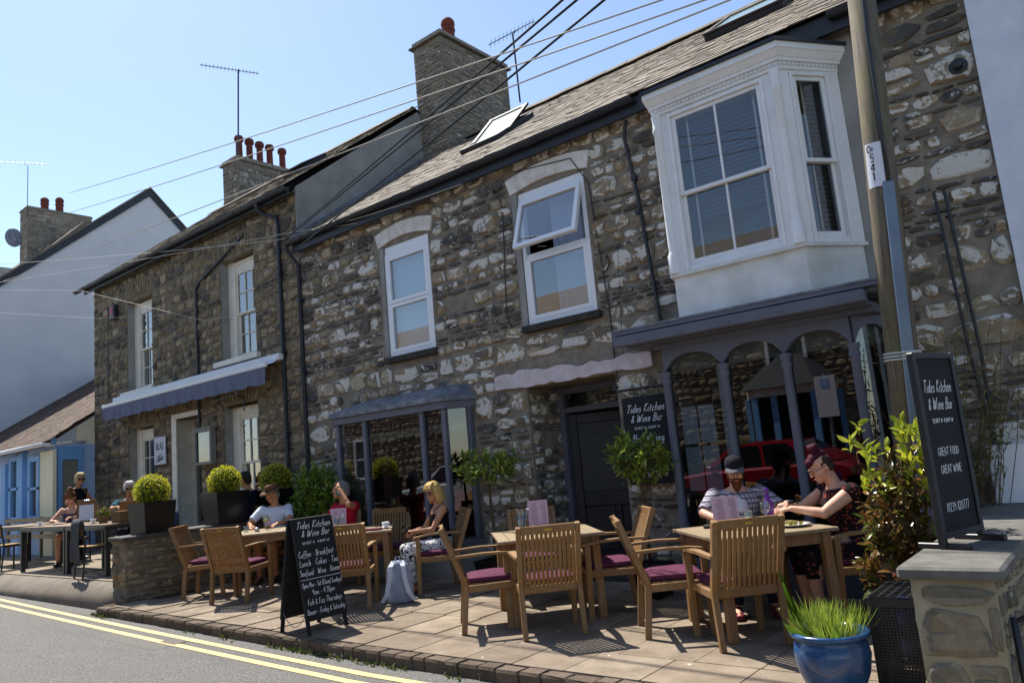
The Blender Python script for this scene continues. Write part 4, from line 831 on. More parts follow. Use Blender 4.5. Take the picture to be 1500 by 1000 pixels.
sg = thing('wall_sign', 'white rectangular restaurant sign reading BLAS beside the cream doorway', 'sign', (-15.42,Y0,2.0))
m = MB(); m.cbox((-15.42,Y0-.05,2.28), (.235,0,0), (0,.012,0), (0,0,.28), .004); m.build('board', M['paper'], sg)
text_obj('BLAS', .21, sg, 'lettering', M['ink'], (-15.42,Y0-.064,2.30), (1,0,0), (0,0,1), 'CENTER', sx=.68); hand('at', .1, sg, 'lettering', M['ink'], (-15.48,Y0-.063,2.14), (1,0,0), (0,0,1), .12); hand('Fronlas', .12, sg, 'lettering', M['ink'], (-15.44,Y0-.063,2.06), (1,0,.25), (0,0,1), .1, .2, .4, sx=.75)
mc = thing('menu_case', 'grey wooden menu case with white sheets hung beside the doorway', 'menu case', (-13.57,Y0,1.9))
m = MB(); frame_rect(m, -13.88,-13.26,1.88,2.55,Y0-.09,.055,.11); m.box(-13.83,-13.31,Y0-.06,Y0-.03,1.93,2.5); m.box(-13.93,-13.21,Y0-.16,Y0-.02,2.551,2.575); m.build('case', plain('case_grey','8d8a82','7d7a72',5,.6), mc)
m = MB(); m.box(-13.825,-13.315,Y0-.075,Y0-.061,1.935,2.495); m.build('backing', M['ink'], mc)
for (a_, b_, c, d) in ((-13.78,-13.56,2.1,2.46),(-13.54,-13.36,2.2,2.44),(-13.5,-13.38,1.98,2.18)): MB().box(a_,b_,Y0-.079,Y0-.076,c,d).build('menu_sheet', M['paper'], mc)
pane(mc, -13.825,-13.315,1.935,2.495,Y0-.11,'shop_glass')
al = thing('alarm_box', 'dark burglar alarm box with red front high on the wall', 'alarm box', (-17.45,Y0,5.4))
m = MB(); m.cbox((-17.45,Y0-.08,5.56), (.12,0,0), (0,.055,0), (0,0,.17), .05); m.build('casing', M['black_plastic'], al); MB().box(-17.53,-17.37,Y0-.139,Y0-.134,5.5,5.68).build('front_label', plain('alarm_red','a3203a',None,rough=.5), al)
# ================================================================== houses further left
wh = thing('white_house', 'white rendered gable house with dark bargeboards rising behind the blue shop', 'house', (-29,12.2,0))
GX = -26.; ay, az_ = 12.25, 11.97; sL, sR = .85, .97; fy_, by_ = 6.0, 18.4
m = MB(); m.prism([(GX,fy_,-.3),(GX,fy_,az_-sL*(ay-fy_)),(GX,ay,az_),(GX,by_,az_-sR*(by_-ay)),(GX,by_,-.3)], (-7,0,0)); m.build('wall', M['render_white'], wh)
m = MB()
for (yy, s) in ((fy_-.25, sL), (by_+.2, sR)):
    ze = az_-s*abs(ay-yy); d = Vector((0, ay-yy, az_-ze)).normalized(); nrm = Vector((0, -d.z, d.y)) if yy < ay else Vector((0, d.z, -d.y))
    a_ = Vector((GX+.06, yy, ze)); b_ = Vector((GX+.06, ay, az_)); m.prism([a_, b_, b_+Vector((0,0,.30)), a_+Vector((0,0,.30))], (-.09,0,0))
m.build('bargeboard', plain('barge','3a3e46','30343b',4,.6), wh)
m = MB(); m.prism([(GX+.09,fy_-.3,az_-sL*(ay-fy_+.3)+.3),(GX+.09,ay,az_+.34),(GX+.09,by_+.3,az_-sR*(by_-ay+.3)+.34),(GX+.09,by_+.3,az_-sR*(by_-ay+.3)+.27),(GX+.09,ay,az_+.27),(GX+.09,fy_-.3,az_-sL*(ay-fy_+.3)+.23)], (-7.2,0,0)); m.build('roof', M['slate'], wh)
# blue shop between the white gable and the stone house
bs = thing('blue_shop', 'low blue and cream shop with a brown tiled roof and white gutter', 'shop', (-19.5,6.6,TZ))
bxA = ony(75,648,6.5); gzS = bxA.z-.05
m = MB(); P_ = [(-25.9,6.55),(bxA.x+.05,6.55),(-18.72,7.43),(-18.72,9.5),(-25.9,9.5)]
m.prism([(x,y,0) for x,y in P_], (0,0,gzS)); m.build('wall', plain('blue_wall','b9cfee','a9c2e6',3,.7), bs)
cxs = onz(75,700,1.6)
def onfront(x, y): return ony(x, y, 6.5)
def panel(pxs, pys, mat, name, t=.05, parent=bs):
    a_, b_ = onfront(pxs[0], (pys[0]+pys[1])/2), onfront(pxs[1], (pys[0]+pys[1])/2); z1 = onfront((pxs[0]+pxs[1])/2, pys[0]).z; z0 = onfront((pxs[0]+pxs[1])/2, pys[1]).z if pys[1] < 700 else TZ-.05
    return MB().box(a_.x, b_.x, 6.5-t+.045, 6.55, z0, z1).build(name, mat, parent)
MBL = plain('blue_paint','7fb0e0','72a5d8',3,.6); MCR = plain('cream_wall','efe8c8','e6dfba',3,.7)
panel((60,79),(660,742), MCR, 'pillar', .07); panel((30,36),(662,742), MBL, 'pillar', .1); panel((5,11),(680,742), MBL, 'pillar', .1); panel((-20,79),(652,661), MBL, 'fascia', .1)
for (a_, b_) in ((44,60),(16,30)):
    wq0 = onfront(a_, 700); wq1 = onfront(b_, 700); zt = onfront((a_+b_)/2, 668).z; m = MB(); frame_rect(m, wq0.x, wq1.x, TZ+.75, zt, 6.49, .12, .08); m.box(wq0.x, wq1.x, 6.45, 6.54, (TZ+.75+zt)/2-.03, (TZ+.75+zt)/2+.03); wd_ = m.build('window', MBL, bs)
    MB().box(wq0.x+.1, wq1.x-.1, 6.52, 6.54, TZ+.8, zt-.1).build('pane', plain('dull_pane','39434f','55606b',2,.1,spec=.6), wd_)
# side with a blue framed window facing the terrace
s0, s1 = Vector((bxA.x+.05,6.55,0)), Vector((-18.72,7.43,0)); d = (s1-s0); L = d.length; t = d.normalized(); n_ = Vector((t.y,-t.x,0))
def sb(u0,u1,z0,z1,o0,o1,mat,nm,par): m = MB(); m.cbox(s0+t*(u0+u1)/2+n_*(o0+o1)/2+Vector((0,0,(z0+z1)/2)), t*(u1-u0)/2, n_*(o1-o0)/2, (0,0,(z1-z0)/2), .004); return m.build(nm, mat, par)
sw = sb(.05*L,.17*L,TZ,gzS-.05,0,.05,MBL,'window',bs); sb(.58*L,.70*L,TZ,gzS-.05,0,.05,MBL,'frame',sw); sb(.17*L,.58*L,gzS-.35,gzS-.05,0,.049,MBL,'frame',sw); sb(.17*L,.58*L,TZ,TZ+.7,0,.048,MBL,'frame',sw); sb(.175*L,.575*L,TZ+.7,gzS-.35,-.01,.012,plain('board_pane','8b897c','7a786c',6,.5),'pane',sw)
rb = [Vector((-24.4,6.3,gzS+.02)), Vector((bxA.x+.12,6.35,gzS+.06)), Vector((-18.72,7.35,gzS+.42)), Vector((-18.72,9.6,gzS+2.0)), Vector((GX-.1,9.6,gzS+2.0)), Vector((GX-.1,8.6,gzS+1.35)), Vector((-24.4,8.6,gzS+1.35))]
m = MB(); tz_ = lambda y: gzS+.02+.62*(y-6.3)
xa = bxA.x+.15; m.prism([(-26,6.3,tz_(6.3)),(xa,6.3,tz_(6.3)),(-18.72,7.0,tz_(7.0)),(-18.72,10.6,tz_(10.6)),(-26,10.6,tz_(10.6))], (0,0,-.08)); br = m.build('roof', M['roof_tile'], bs)
def tcut(c): return True
tl = []; protos = [MB().box(-.5,.5,-.5,.5,-.5,.5).mesh('roof_tile', M['roof_tile'])]; r = random.Random(2); s_ = math.atan(.62); e = Vector((0,math.cos(s_),math.sin(s_))); nn = Vector((0,-math.sin(s_),math.cos(s_))); dd = 0; k = 0
while dd < 5.0:
    y = 6.3+dd*math.cos(s_); xr = xa+(y-6.3)/.7*(-18.72-xa) if y < 7.0 else -18.72; x = -26+(k%2)*.09
    while x < xr:
        c = Vector((x+.085, 6.28, tz_(6.28)))+e*(dd+.08)+nn*(.02+r.uniform(0,.01)); tl.append((Matrix(((.172,0,0,c.x),(0,e.y*.2,nn.y*.014,c.y),(0,e.z*.2,nn.z*.014,c.z),(0,0,0,1))), 0)); x += .18
    dd += .12; k += 1
join(br, 'roof_tiles', tl, protos, M['roof_tile'])
MB().prism([(-18.73,7.05,gzS),(-18.73,9.2,gzS),(-18.73,9.2,tz_(9.2)-.1),(-18.73,7.05,tz_(7.05)-.1)], (.02,0,0)).build('gable_end', MCR, bs)
m = MB(); m.tube([(-26,6.24,gzS+.0),(xa,6.24,gzS+.0)], .05, 8); m.tube([(xa,6.24,gzS),(-18.76,7.3,gzS+.05)], .045, 8); m.tube([(-18.95,7.2,gzS),(-18.9,7.32,gzS-.15),(-18.82,7.38,gzS-.25),(-18.82,7.38,TZ)], .04, 8); m.build('gutter', M['white_paint'], bs, smooth=True)
# a house far behind, only its chimney and a bit of roof show
fh = thing('far_house', 'distant slate-roofed house with a mossy stone chimney behind the white gable', 'house', (-29,9,0))
FY = 17.; c0 = ony(40,338,FY); fx_ = c0.x; top = ony(40,300,FY).z; KF = 1.75
m = MB(); m.box(fx_-12, fx_+3, FY-3.4, FY+8, 0, top-5.2); m.build('wall', M['render_grey'], fh)
e0 = ony(60,388,FY-3.4); ze = e0.z-.3; zr = top-1.6
m = MB(); m.prism([(fx_-12,FY-3.9,ze),(fx_-12,FY+2.2,zr),(fx_-12,FY+8.3,ze)], (15.2,0,0)); rf_ = m.build('roof', M['slate'], fh); rl = MB().box(-.5,.5,-.5,.5,-.5,.5).mesh('slate', M['slate']); sa_ = math.atan2(zr-ze, 6.1)
q = []
for d in range(26):
    for k in range(44): q.append((Matrix.Translation((fx_-12+k*.345+(d%2)*.17, FY-3.85+d*.235*math.cos(sa_), ze+.06+d*.235*math.sin(sa_))) @ Matrix.Rotation(sa_-.03, 4, 'X') @ Matrix.Diagonal((.335,.36,.03,1)), 0))
join(rf_, 'slates', q, [rl], M['slate'])
chimney(fh, fx_-1.3, fx_, FY, FY+3.9, ze, top-.2, [(fx_-.6,FY+1.2,.95,.24,1),(fx_-.6,FY+2.1,1.15,.24,1)], 77, (.22,.45), (1,2.2), minpx=1e9)
# white neighbour on the right
rh = thing('white_house', 'white roughcast house wall adjoining the stone house beside the flue', 'house', (2,Y0,0))
MB().box(HX1, 5.5, Y0-.07, 13, -.3, 7.6).build('wall', plain('roughcast','dfe3ea','cfd4de',4,.95,1.,.1,bscale=70), rh)
m = MB(); m.prism([(HX1-.05,Y0-.4,7.5),(HX1-.05,10.5,9.8),(HX1-.05,13.3,7.5)], (6.3,0,0)); m.build('roof', M['slate'], rh)
pipe([(HX1+.5,Y0-.12,7),(HX1+.5,Y0-.12,0)], .04, M['black_plastic'], rh)
# ================================================================== street furniture
def wood(name, c1, c2, scale=(2,60,60)):
    t = NT(name); v = t.obj(); r = t.rnd(); g1 = t.noise(t.map(v, (1,1,1)), 3, 3); gr = t.noise(t.map(v, (46,46,3.2)), 1.6, 6, .65)
    c = t.mix(t.ramp(gr, [(.3, 0.), (.72, 1.)]), c1, c2); c = t.mix(t.math('MULTIPLY', r, .45), c, c2); c = t.mix(t.ramp(g1, [(.4, 0.), (.8, .4)]), c, '8f8577')
    t.color(c); t.rough(.62).spec(.3); t.bump(gr, .2, .003); return t.m
M['teak'] = wood('teak', '9d7747', '775531'); M['teak_grey'] = wood('teak_grey', '9d8a6b', '7d6c52')
M['cushion'] = plain('cushion', '5f2c47', '4f233a', 14, .85, .3, .2, bscale=60)
M['label_yellow'] = plain('label_yellow', 'c9a32a', None, rough=.5)
def chair_proto():
    c = thing('teak_chair', 'x', 'chair', (0,0,0), 0, 'teak armchairs round the cafe tables'); T = M['teak']; L = dict(parent=c, local=True)
    bk = lambda z: -.22-.19*max(0, (z-.40)/.51)**1.05        # rake of the back
    for s in (-1, 1):
        m = MB(); m.bar((s*.255,.245,0), (s*.265,.225,.635), .045, .05, (0,1,0)); m.build('leg', T, **L)
        m = MB(); m.bar((s*.245,-.265,0), (s*.245,bk(.40),.405), .042, .05, (0,1,0)); m.bar((s*.245,bk(.40),.40), (s*.245,bk(.91),.91), .042, .048, (0,1,0)); m.build('rear_leg', T, **L)
        m = MB(); P = [(s*.265,.275,.64),(s*.272,.12,.662),(s*.275,-.05,.668),(s*.262,bk(.655)-.02,.655)]
        rings = []
        for k, p in enumerate(P):
            w_ = (.030,.034,.03,.02)[k]; rings.append([Vector((p[0]-w_,p[1],p[2]-.011)),Vector((p[0]+w_,p[1],p[2]-.011)),Vector((p[0]+w_,p[1],p[2]+.011)),Vector((p[0]-w_,p[1],p[2]+.011))])
        m.loft(rings); m.build('arm', T, **L)
        m = MB(); m.bar((s*.25,.23,.385), (s*.245,-.225,.375), .026, .06, (0,0,1)); m.build('seat_rail', T, **L)
    m = MB(); m.bar((-.24,.235,.385), (.24,.235,.385), .026, .06, (0,0,1)); m.build('seat_rail', T, **L)
    m = MB(); m.bar((-.225,bk(.40)+.0,.385), (.225,bk(.40),.385), .028, .065, (0,0,1)); m.build('back_rail', T, **L)
    m = MB(); m.bar((-.224,bk(.885),.878), (.224,bk(.885),.878), .03, .065, (0,0,1)); m.build('top_rail', T, **L)
    sm = None
    for k in range(12):
        x = -.224+.448*(k+.5)/12
        m = MB(); m.bar((0,bk(.42),.418), (0,bk(.845),.846), .0262, .014, (0,1,0), .002); me = sm or m.mesh('back_slat', T); sm = me
        o = bpy.data.objects.new('back_slat', me); col.objects.link(o); o.parent = c; o.location = (x,0,0); o.matrix_basis = Matrix.Translation((x,0,0))
    sm = None
    for k in range(6):
        y = -.185+.40*(k+.5)/6; m = MB(); m.cbox((0,0,.409), (.235,0,0), (0,.03,0), (0,0,.009), .002); me = sm or m.mesh('seat_slat', T); sm = me
        o = bpy.data.objects.new('seat_slat', me); col.objects.link(o); o.parent = c; o.matrix_basis = Matrix.Translation((0,y,0))
    m = MB(); m.box(-.028,.028,bk(.885)-.0185,bk(.885)-.0155,.868,.882); m.build('maker_plate', M['label_yellow'], **L)
    # cushion: a pillowed slab
    n = 10; m = MB(); g_ = {}
    for side in (1,-1):
        for i in range(n+1):
            for j in range(n+1):
                u, v = i/n*2-1, j/n*2-1; e = max(0,(1-abs(u)**4))*max(0,(1-abs(v)**4)); g_[(side,i,j)] = len(m.v)
                m.v.append((.222*u*(1-.03*v*v), .205*v+.01, .445+side*(.016+.02*e**.5)+.004*math.sin(u*9+v*4)*e))
        for i in range(n):
            for j in range(n):
                q = (g_[(side,i,j)],g_[(side,i+1,j)],g_[(side,i+1,j+1)],g_[(side,i,j+1)]); m.f.append(q)
    bd = [(i,0) for i in range(n)]+[(n,j) for j in range(n)]+[(i,n) for i in range(n,0,-1)]+[(0,j) for j in range(n,0,-1)]
    for a_, b_ in zip(bd, bd[1:]+bd[:1]): m.f.append((g_[(1,*a_)],g_[(1,*b_)],g_[(-1,*b_)],g_[(-1,*a_)]))
    auto_smooth(m.build('cushion', M['cushion'], **L), 60)
    m = MB(); m.box(-.2,-.15,-.198,-.193,.43,.446); m.build('cushion_tag', M['paper'], **L)
    return c
CH = chair_proto(); _first = [True]
def face(fx_, fy_): return math.atan2(-fx_, fy_)
def put_chair(x, y, fx_, fy_, label, jig=0.):
    o = CH if _first[0] else copy_tree(CH); _first[0] = False
    o.matrix_basis = Matrix.LocRotScale(Vector((x,y,gz(x)+.001)), Euler((0,0,face(fx_,fy_)+jig)), None); o['label'] = label; return o
put_chair(-4.77,5.28,.70,.70,'teak armchair side on at the empty table, its plum cushion in full sun')
put_chair(-4.12,5.29,-.70,.70,'teak armchair with its slatted back to the kerb at the empty table')
put_chair(-4.0,6.11,-.74,-.67,'teak armchair by the doorway, turned towards the empty table')
put_chair(-5.07,6.42,.7,-.7,'teak armchair between the empty table and the stone wall')
put_chair(-3.11,5.64,.80,.60,'teak armchair standing between the two right-hand tables, beside the bearded man')
put_chair(-2.50,5.48,-.70,.70,'teak armchair with its slatted back to the kerb, in front of the bearded man')
put_chair(-1.96,6.50,-.72,-.70,'teak armchair that the woman with the hair bun sits on')
put_chair(-2.87,6.62,.55,-.83,'teak armchair that the bearded man sits on')
put_chair(-6.94,5.40,-.66,.75,'teak armchair with its slatted back just behind the chalkboard')
put_chair(-6.68,6.48,-.60,-.80,'teak armchair that the blonde woman sits on')
put_chair(-7.80,6.72,.62,-.78,'empty teak armchair against the bay window behind the blonde woman\'s table')
put_chair(-8.42,6.42,.72,-.70,'teak armchair that the woman in red sits on')
put_chair(-9.72,5.30,.74,.67,'teak armchair by the low wall, side on, with a plum cushion')
put_chair(-8.86,5.24,-.42,.91,'teak armchair backing onto the road before the man in the hat')
put_chair(-9.92,6.40,.62,-.78,'teak armchair that the man in the brimmed hat sits on')
def table_proto():
    t = thing('teak_table', 'x', 'table', (0,0,0), 0, 'square teak cafe tables'); L = dict(parent=t, local=True); h = .485
    me = None
    for k in range(9):
        m = MB(); m.cbox((0,0,.735), (.0505,0,0), (0,h-.045,0), (0,0,.0125), .003); me = me or m.mesh('top_plank', M['teak_grey']); o = bpy.data.objects.new('top_plank', me); col.objects.link(o); o.parent = t; o.matrix_basis = Matrix.Translation((-.424+k*.106,0,0))
    for s in (-1,1):
        m = MB(); m.cbox((0,s*(h-.021),.734), (h,0,0), (0,.021,0), (0,0,.0135), .003); m.build('top_edge', M['teak_grey'], **L)
        m = MB(); m.cbox((0,s*.405,.675), (.38,0,0), (0,.012,0), (0,0,.045), .003); m.build('apron', M['teak'], **L); m = MB(); m.cbox((s*.405,0,.675), (.012,0,0), (0,.38,0), (0,0,.045), .003); m.build('apron', M['teak'], **L)
        for q in (-1,1): m = MB(); m.bar((s*.415,q*.415,0), (s*.405,q*.405,.722), .07, .07, (0,1,0), .006); m.build('leg', M['teak'], **L)
    return t
TB = table_proto(); spots = [(-4.54,5.86,45,'square teak table with no one at it, holding a cutlery pot and menu'), (-2.53,5.96,46,'square teak table where the bearded man and the bun-haired woman eat'), (-7.53,5.95,46,'square teak table with cups beside the blonde woman'), (-9.25,5.98,50,'square teak table with wine beside the man in the hat')]
for k, (x, y, a_, lb) in enumerate(spots):
    o = TB if k == 0 else copy_tree(TB); o.matrix_basis = Matrix.LocRotScale(Vector((x,y,gz(x)+.001)), Euler((0,0,R_(a_))), None); o['label'] = lb
TT = .75
# ---------------------------------------------------------- chalkboard (A-board)
ab = thing('chalkboard', 'black folding pavement chalkboard with white hand lettering on the kerb edge', 'chalkboard', (-6.45,4.56,gz(-6.45)))
bz_ = gz(-6.45); M['board'] = plain('board_black', '17181a', '202124', 5, .7, .1, .3)
def ab_side(s, name, w0=4.33, w1=4.80):
    foot = -6.45+s*.235; top = -6.45+s*.035; H = 1.06; u = Vector((0,1,0)); v = Vector((top-foot,0,H)).normalized(); n = u.cross(v) if s > 0 else -(u.cross(v)); O = Vector((foot,0,bz_)); Lv = math.hypot(top-foot, H)
    def bx(m, y0, y1, a_, b_, o0, o1): m.cbox(O+Vector((0,(y0+y1)/2,0))+v*(a_+b_)/2+n*(o0+o1)/2, u*(y1-y0)/2, v*(b_-a_)/2, n*(o1-o0)/2, .004)
    p = thing_part(name, ab); m = MB(); bx(m, w0, w1, .12, Lv, -.008, .008); m.build('panel', M['board'], p)
    for (y0, y1) in ((w0,w0+.045),(w1-.045,w1)): m = MB(); bx(m, y0, y1, 0, Lv, -.02, -.009); m.build('leg', M['board'], p)
    m = MB(); bx(m, w0+.046, w1-.046, Lv-.05, Lv, -.02, -.009); m.build('rail', M['board'], p)
    return O, u, v, n, Lv, p
O, u, v, n, Lv, pf = ab_side(1, 'front_leaf'); ab_side(-1, 'rear_leaf')
def chalk(s, frac, size, wd=.085, cx=.5, sx=1., seed=1, slant=.15): hand(s, size, ab, 'chalk_lettering', M['chalk'], O+Vector((0,4.33+.47*cx,0))+v*(Lv*frac)+n*.009, u, v, wd, slant, .5, .04, sx, seed)['kind'] = 'stuff'
chalk('Tides Kitchen', .905, .066, .085, sx=.92, slant=.35, seed=1); chalk('& Wine Bar', .83, .066, .085, .52, .92, 2, .35); chalk('52.0157^ N   4.8349^ W', .765, .022, .16, seed=3, sx=1.35)
chalk('Coffee ~ Breakfast ~', .655, .058, .078, sx=.78, seed=4); chalk('Lunch ~ Cakes ~ Tea', .575, .058, .078, sx=.80, seed=5); chalk('Seafood ~ Wine ~ Dinner', .495, .055, .078, sx=.74, seed=6)
m = MB(); m.obox(O+Vector((0,4.565,0))+v*(Lv*.462)+n*.0095, u*.23, v*.0022, n*.0006); m.build('chalk_line', M['chalk'], ab)
chalk('Open Mon - Sat (Closed Sundays)', .395, .046, .078, sx=.62, seed=7); chalk('9am - 4.30pm', .325, .05, .078, .5, .8, 8); chalk('Fish & Fizz Thursdays', .245, .052, .078, .5, .72, 9); chalk('Dinner - Friday & Saturday', .165, .05, .078, .5, .66, 10)
m = MB(); pts = [(-6.45+.2-.4*t, 4.345, bz_+.2-.14*math.sin(math.pi*t)) for t in [k/10 for k in range(11)]]; m.tube(pts, .004, 5); m.build('chain', plain('chain','8a8478',None,rough=.5,metal=.6), ab)
# ---------------------------------------------------------- hanging wall board by the door
hb = thing('wall_sign', 'black restaurant board with white script hung on a bracket beside the door', 'sign', (-4.12,Y0,1.06))
m = MB(); m.cbox((-4.13,Y0-.09,1.54), (.29,0,0), (0,.012,0), (0,0,.48), .004); m.build('board', M['board'], hb)
m = MB(); m.tube([(-4.5,Y0-.02,2.17),(-4.5,Y0-.09,2.17),(-4.46,Y0-.1,2.11),(-3.86,Y0-.1,2.11)], .016, 8); m.tube([(-4.25,Y0-.1,2.1),(-4.25,Y0-.1,2.02)], .006, 5); m.tube([(-3.95,Y0-.1,2.1),(-3.95,Y0-.1,2.02)], .006, 5); m.build('bracket', M['black_plastic'], hb)
hz_ = dict(u=(1,0,0), v=(0,0,1))
for (s, z, sz, wd, sl, sx_, sd) in (('Tides Kitchen',1.85,.085,.09,.35,.85,1),('& Wine Bar',1.74,.085,.09,.35,.85,2),('52.0157^ N  4.8349^ W',1.66,.026,.15,.1,1.2,3),('Now Hiring',1.52,.09,.08,.2,.85,4),('01239 820777',1.14,.075,.11,.05,.8,5)): hand(s, sz, hb, 'lettering', M['chalk'], (-4.13,Y0-.103,z), (1,0,0), (0,0,1), wd, sl, .5, .02, sx_, sd)
# ---------------------------------------------------------- low wall between terrace and pavement
lwz = .86
lw_ = thing('low_wall', 'low rubble wall with a dark slate coping carrying the black planters', 'wall', (-10.75,6,0))
m = MB(); m.box(-10.95,-10.55,4.58,7.4,-.3,lwz); m.build('core', M['mortar_left'], lw_)
rubble(lw_, (-10.55,4.58,0.), (0,1,0), (0,0,1), (1,0,0), courses(2.8, lwz, [], 61, (.08,.17), (1.,2.4), .3, .008), SP_L, M['stone_left'], 3, (.02,.05), 8)
rubble(lw_, (-10.95,4.58,0.), (1,0,0), (0,0,1), (0,-1,0), courses(.4, lwz, [], 62, (.1,.2), (.8,1.6), .2, .008), SP_L, M['stone_left'], 4, (.02,.05), 8)
m = MB(); y = 4.53
while y < 7.35: L_ = min(rnd.uniform(.5,.8), 7.4-y); m = MB(); cap_slab(m, -10.99, -10.5, y+.003, y+L_-.003, lwz+.001, lwz+.05); m.build('coping_slate', plain('coping','3c3b38','56534d',9,.7,.3), lw_); y += L_
# ---------------------------------------------------------- leaves
def leaf_mesh(name, mat, l=1., w=.42, fold=.12, curl=.15, seg=3):
    m = MB(); vs = []; 
    for i in range(seg+1):
        t = i/seg; hw = w/2*math.sin(math.pi*min(.97, .06+t*.94))**.8 if i < seg else .0; z = -curl*t*t; vs += [(-hw,t*l,z+fold*hw),(0,t*l,z),(hw,t*l,z+fold*hw)]
    m.add(vs, [q for i in range(seg) for q in ((3*i,3*i+1,3*i+4,3*i+3),(3*i+1,3*i+2,3*i+5,3*i+4))]); me = m.mesh(name, mat, True); return me
def leaf_mat(name, cols, rough=.4, trans=.25):
    t = NT(name); c = t.ramp(t.rnd(), cols); c = t.mix(t.ramp(t.noise(t.pos(), 30, 3), [(.4,0.),(.8,.35)]), c, '24300f'); t.color(c); t.rough(rough).spec(.4)
    tl = t.n('BsdfTranslucent'); t.l(c, tl.inputs[0]); mx = t.n('MixShader'); mx.inputs[0].default_value = trans; t.l(t.b.outputs[0], mx.inputs[1]); t.l(tl.outputs[0], mx.inputs[2]); t.l(mx.outputs[0], t.out.inputs[0]); return t.m
def leaf_at(p, d, up, s, w=1.):
    d = Vector(d).normalized(); x = d.cross(Vector(up)); x = x.normalized() if x.length > 1e-3 else Vector((1,0,0)); z = x.cross(d)
    return Matrix(((x.x*s*w, d.x*s, z.x*s, p[0]), (x.y*s*w, d.y*s, z.y*s, p[1]), (x.z*s*w, d.z*s, z.z*s, p[2]), (0,0,0,1)))
def rdir(r): 
    z = r.uniform(-1,1); a = r.uniform(0, 6.283); q = math.sqrt(1-z*z); return Vector((q*math.cos(a), q*math.sin(a), z))
M['box_leaf'] = leaf_mat('box_leaf', [(0,'9aa01c'),(.4,'c2c02a'),(.8,'dcd644'),(1,'8a931c')], .5, .4)
M['bark'] = plain('bark', '4b3d2c', '6a5a45', 30, .9, .5, .1)
LBOX = [leaf_mesh('leaf', M['box_leaf'], 1, .6)]
M['planter'] = plain('planter_black', '0e0f11', '141517', 3, .35, 0, .35); M['soil'] = plain('soil', '2b2119', '3a2d22', 30, 1., .6)
def planter(x, y, z, s, h, R, label, yaw=0.):
    p = thing('black_planter', label, 'planter', (x,y,z), yaw, 'black square planters on the low wall'); a_ = s*.43
    m = MB(); o_ = [(-1,-1),(1,-1),(1,1),(-1,1)]; q = lambda k, zz: [Vector((i*k,j*k,zz)) for i,j in o_]
    m.loft([q(a_,0), q(s/2,h), q(s/2-.02,h), q(s/2-.025,h-.06)], True); m.build('tub', M['planter'], p, local=True)
    MB().box(-s/2+.03,s/2-.03,-s/2+.03,s/2-.03,h-.08,h-.05).build('soil', M['soil'], p, local=True)
    sh = thing('box_ball', label.replace('black planter', 'clipped yellow-green box ball in the black planter'), 'shrub', (x,y,z+h-.05), 0, 'clipped box balls')
    m = MB(); m.tube([(0,0,0),(0,0,.2)], .02, 6); m.build('stem', M['bark'], sh, local=True)
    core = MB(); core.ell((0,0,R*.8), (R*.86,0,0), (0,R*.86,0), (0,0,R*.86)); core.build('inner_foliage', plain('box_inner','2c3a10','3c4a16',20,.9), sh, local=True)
    r = random.Random(int(y*100)); it = []; c = Vector((x,y,z+h-.05+R*.8))
    for k in range(2600): d = rdir(r); pp = c+d*R*r.uniform(.84,1.02)*(1+.03*math.sin(d.x*9)*math.sin(d.z*8)); it.append((leaf_at(pp, d+rdir(r)*.9, rdir(r), r.uniform(.018,.03)), 0))
    join(sh, 'foliage', it, LBOX, M['box_leaf'])
planter(-10.73,5.02,lwz+.052,.46,.42,.235,'black planter at the kerb end of the low wall',.05); planter(-10.70,6.10,lwz+.052,.52,.46,.24,'black planter in the middle of the low wall',-.04); planter(-10.71,6.98,lwz+.052,.46,.42,.25,'black planter at the house end of the low wall')
# leafy shrub against the downpipe, bay trees, photinia
def shrub(name, label, cat, base, stems, crown, nleaf, size, mat, protos, seed, minpx=9, cap=300, aspect=1., lift=.35, stemr=.012, group=None):
    """crown: list of (centre, radii); leaves sit on short twigs through the crown's volume"""
    t = thing(name, label, cat, base, 0, group); r = random.Random(seed)
    for pts, rr in stems: m = MB(); m.tube([Vector(base)+Vector(p) for p in pts], rr, 7); m.build('stem', M['bark'], t, smooth=True)
    it = []; tw = MB()
    for (c, rad, k) in crown:
        c = Vector(base)+Vector(c); nt_ = max(6, int(nleaf*k/7))
        for q in range(nt_):
            d = rdir(r); e = r.uniform(.35,1.)**.5; tip = c+Vector((d.x*rad[0],d.y*rad[1],d.z*rad[2]))*e; tip.z = max(tip.z, base[2]+.05); root = c+(tip-c)*.35-Vector((0,0,rad[2]*.15))
            tw.tube([root, (root+tip)/2+rdir(r)*.015, tip], [.004,.003,.002], 4, False); ax = (tip-root).normalized()
            for j in range(7):
                pp = root.lerp(tip, .45+.55*j/6); dd = (ax*.5+rdir(r)*.9+Vector((0,0,lift))).normalized(); it.append((leaf_at(pp, dd, Vector((0,0,1))+rdir(r)*.6, size*r.uniform(.65,1.2), aspect), r.randrange(len(protos))))
    tw.build('twigs', M['bark'], t)['kind'] = 'stuff'
    pieces(t, 'leaf', it, protos, mat, minpx, cap, 'foliage'); return t
M['green_leaf'] = leaf_mat('green_leaf', [(0,'5c7a26'),(.35,'7d9832'),(.7,'87a038'),(1,'3d5a1c')]); M['bay_leaf'] = leaf_mat('bay_leaf', [(0,'5a7228'),(.4,'7a9236'),(.75,'a3ac4a'),(1,'4c6826')], .35)
LG = [leaf_mesh('leaf', M['green_leaf'], 1, .5), leaf_mesh('leaf', M['green_leaf'], 1, .42, .2, .3)]; LBY = [leaf_mesh('leaf', M['bay_leaf'], 1, .34, .25, .2), leaf_mesh('leaf', M['bay_leaf'], 1, .3, .2, .05)]
